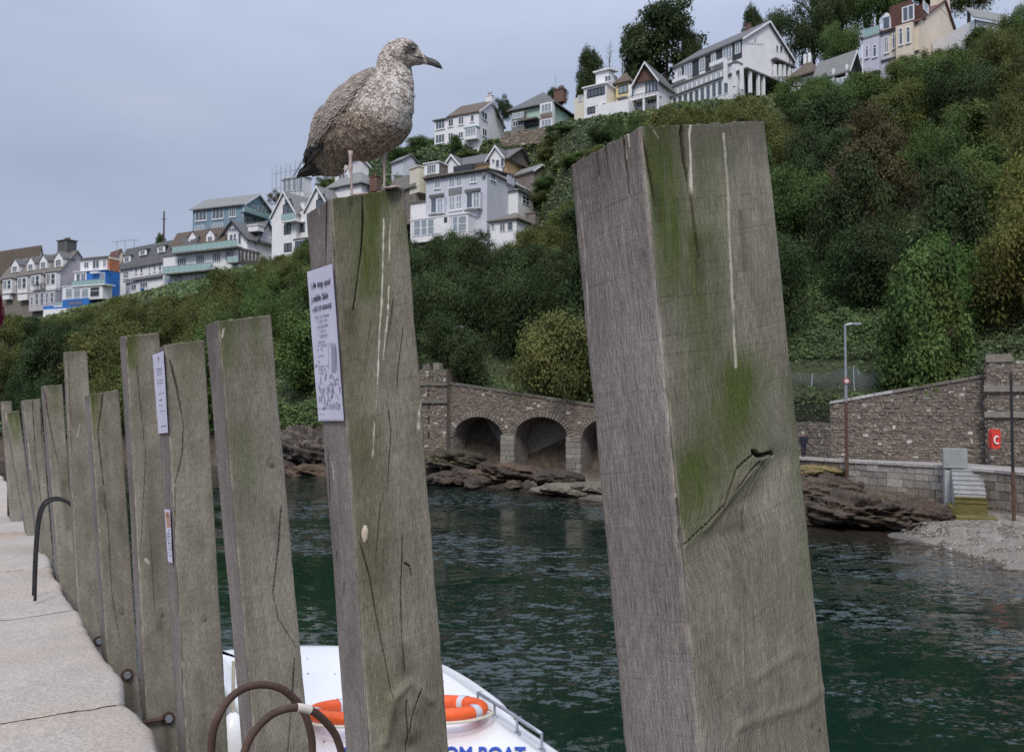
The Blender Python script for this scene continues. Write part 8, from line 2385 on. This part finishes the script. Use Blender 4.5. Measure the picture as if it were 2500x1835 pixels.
hoop([(77, 1320), (79, 1250), (83, 1180), (90, 1130), (105, 1104), (130, 1098), (152, 1106), (164, 1122), (171, 1148), (174, 1185)], 6.65, .0115, 'dark grey bent hoop standing on the quay further along', mat='iron')
hoop([(73, 1308), (75, 1242), (79, 1174), (86, 1124), (101, 1099), (126, 1093), (148, 1101), (160, 1116), (168, 1142), (172, 1180)], 6.85, .0105, 'dark grey bent hoop just behind its twin further along the quay', mat='iron')
hoop([(19.4, 1133), (19.4, 1080), (21, 1040), (31, 1022), (44, 1015), (54, 1019)], 11.7, .02, 'small distant dark hoop far down the quay', mat='iron')

# ------------------------------------------------------------------ glass bottom boat moored below
BZ = 3.3
hullw = M('white_gelcoat', (.80, .79, .78), (.74, .73, .725), 1.2, rough=.32, spec=.5)
roof_px = [(430, 1436), (490, 1425), (560, 1419), (640, 1415), (745, 1415), (830, 1420), (900, 1432), (980, 1456), (1040, 1490), (1110, 1540), (1142, 1588), (1190, 1618), (1245, 1655), (1292, 1700), (1330, 1770), (1330, 1900), (1000, 1960), (720, 1800), (600, 1652), (515, 1545), (470, 1485)]
rp3 = np.array([G(x * D, y * D, BZ) for x, y in roof_px]); bc_ = rp3.mean(0)
closed = np.vstack([rp3, rp3[:1]]); rs_ = []
seg = np.r_[0, np.cumsum(np.linalg.norm(np.diff(closed, axis=0), axis=1))]
tt = np.linspace(0, seg[-1], 121)[:-1]; rp3 = np.stack([np.interp(tt, seg, closed[:, i]) for i in range(3)], 1)
for _ in range(2): rp3 = (np.roll(rp3, 1, 0) + 2 * rp3 + np.roll(rp3, -1, 0)) / 4
tan = np.roll(rp3, -1, 0) - np.roll(rp3, 1, 0); inn = np.cross(Z3, tan); inn /= np.linalg.norm(inn, axis=1, keepdims=True)
if ((bc_ - rp3) * inn).sum() < 0: inn = -inn
bo_ = thing('passenger_boat', 'white passenger boat moored below the quay with blue lettering on its cabin roof', 'boat', (*bc_[:2], 0))
rings = [rp3 - Z3 * .30, rp3 - Z3 * .05, rp3 + inn * .012 - Z3 * .015, rp3 + inn * .05, rp3 + inn * .16 + Z3 * .003, rp3 + inn * .17 + Z3 * .028, rp3 + inn * .22 + Z3 * .035]
for t in (.45, .75, .999): q = rp3 * (1 - t) + bc_ * t; q[:, 2] = BZ + .035 + .010 * t; rings.append(q)
V_ = np.vstack(rings); n_ = len(rp3); ii = np.arange(len(V_)).reshape(-1, n_); jn = np.roll(ii, -1, 1)
mesh_obj('cabin_roof', V_, np.stack([ii[:-1], jn[:-1], jn[1:], ii[1:]], -1).reshape(-1, 4), hullw, bo_, smooth=True)
cab = [rp3 + inn * .12 - Z3 * .31, rp3 + inn * .02 - Z3 * 1.2]; V_ = np.vstack(cab); ii = np.arange(len(V_)).reshape(-1, n_); jn = np.roll(ii, -1, 1)
mesh_obj('cabin', V_, np.stack([jn[:-1], ii[:-1], ii[1:], jn[1:]], -1).reshape(-1, 4), hullw, bo_)
hl = []
for z, o in ((BZ - 1.2, .02), (BZ - 1.2, -.28), (BZ - 1.45, -.33), (1.0, -.22), (-.5, .25)): q = rp3 - inn * -o; q = q.copy(); q[:, 2] = z; hl.append(q)
V_ = np.vstack(hl); ii = np.arange(len(V_)).reshape(-1, n_); jn = np.roll(ii, -1, 1)
mesh_obj('hull', V_, np.stack([jn[:-1], ii[:-1], ii[1:], jn[1:]], -1).reshape(-1, 4), hullw, bo_, smooth=True)
BB = lambda x, y, z=BZ + .052: G(x, y, z)
print_text(lambda x, y: BB(x, y), 'GLASS BOTTOM BOAT', (752 * D, 1668 * D), (1156 * D, 1670 * D), 34, 'lettering', M_flat('blue_paint', (.02, .07, .36), .4), bo_, .03)
mb = MB(); hr = [G(*kc(x, y), BZ + .13) for x, y in ((1680, 368), (1780, 428), (1915, 515), (2062, 612))]; mb.tube(hr, .014, 10); rl = mb.build('handrail', MT['steel'], bo_, True)
for q in hr: mb = MB(); mb.tube([q, q * np.array((1, 1, 0)) + Z3 * (BZ + .01)], .010, 8); mb.tube([q * np.array((1, 1, 0)) + Z3 * (BZ + .005), q * np.array((1, 1, 0)) + Z3 * (BZ + .022)], .03, 10); mb.build('stanchion', MT['steel'], rl)
mb = MB(); rr = random.Random(44)
for i in range(26):
    x, y = rr.uniform(640, 1150), rr.uniform(1425, 1640); q = G(x * D, y * D, BZ + .047); a = rr.uniform(0, 3); d1 = np.array((math.cos(a), math.sin(a), 0)) * rr.uniform(.008, .03); d2 = np.array((-math.sin(a), math.cos(a), 0)) * rr.uniform(.005, .012)
    cx1, _ = proj(q)
    if np.linalg.norm((q - bc_)[:2]) < 1.6: mb.add([q - d1, q - d2, q + d1, q + d2, q + Z3 * .006], [(0, 1, 4), (1, 2, 4), (2, 3, 4), (3, 0, 4)])
sp = mb.build('droppings', M_flat('grey_droppings', (.16, .15, .14), .8), bo_); sp['kind'] = 'stuff'
# life rings on the roof
ORG = M('orange_life_ring', (.80, .125, .03), (.66, .095, .025), 8, rough=.45); SIL = M_flat('silver_tape', (.55, .54, .58), .35)
ROPE = M('white_rope', (.66, .60, .48), (.50, .45, .36), 40, rough=.9)
for (cx0, cy0, lab, ph) in ((781, 1563, 'orange life ring with silver bands on the boat roof, left of the gull post', .55), (968, 1556, 'orange life ring with silver bands on the boat roof, right of the gull post', 1.0)):
    c = G(cx0 * D, cy0 * D, BZ + .15); o = thing('life_ring', lab, 'life ring', c, 'life rings on the boat roof')
    def tor(a0, a1, rm, R_, flat, n1=64, n2=14):
        mb = MB(); vs = []; full = a1 - a0 > 6.2
        for i in range(n1 + (0 if full else 1)):
            a = a0 + (a1 - a0) * i / n1
            for k in range(n2):
                w = 2 * math.pi * k / n2; rr_ = R_ + rm * math.cos(w); vs.append(c + np.array((math.cos(a) * rr_, math.sin(a) * rr_, rm * flat * math.sin(w) - .19 * math.sin(a) * rr_)))
        m_ = n1 if full else n1; L2 = n1 if full else n1 + 1
        fs = [(i % L2 * n2 + k, (i + 1) % L2 * n2 + k, (i + 1) % L2 * n2 + (k + 1) % n2, i % L2 * n2 + (k + 1) % n2) for i in range(n1) for k in range(n2)]
        return mb.add(vs, fs)
    tor(0, 2 * math.pi, .066, .305, .82).build('ring_body', ORG, o, True)
    for k in range(4): a = ph + k * math.pi / 2; tor(a - .11, a + .11, .0685, .305, .84, 8).build('silver_band', SIL, o, True)
    mb = MB(); pts_ = []
    for i in range(73):
        a = 2 * math.pi * i / 72; sag = .385 + .02 * abs(math.sin(2 * (a - ph))); pts_.append(c + np.array((math.cos(a) * sag, math.sin(a) * sag, -.035 - .19 * math.sin(a) * sag)))
    mb.tube(pts_, .011, 7, cap=False); mb.build('grab_line', ROPE, o, True)
c = P(512 * D, 1565 * D, 5.7); o = thing('boat_fender', 'white plastic fender hanging at the quay side of the boat', 'fender', c)
mb = MB(); c0 = P(512 * D, 1565 * D, 5.7); prof = [(0, .02), (.04, .06), (.10, .095), (.2, .11), (.62, .11), (.72, .095), (.78, .06), (.82, .02)]
mb.tube([c0 - Z3 * h_ for h_, r in prof], [r for h_, r in prof], 18); mb.build('fender_body', hullw, o, True); mb = MB(); mb.tube([c0 + Z3 * .35, c0], .012, 6); mb.build('fender_rope', ROPE, o)
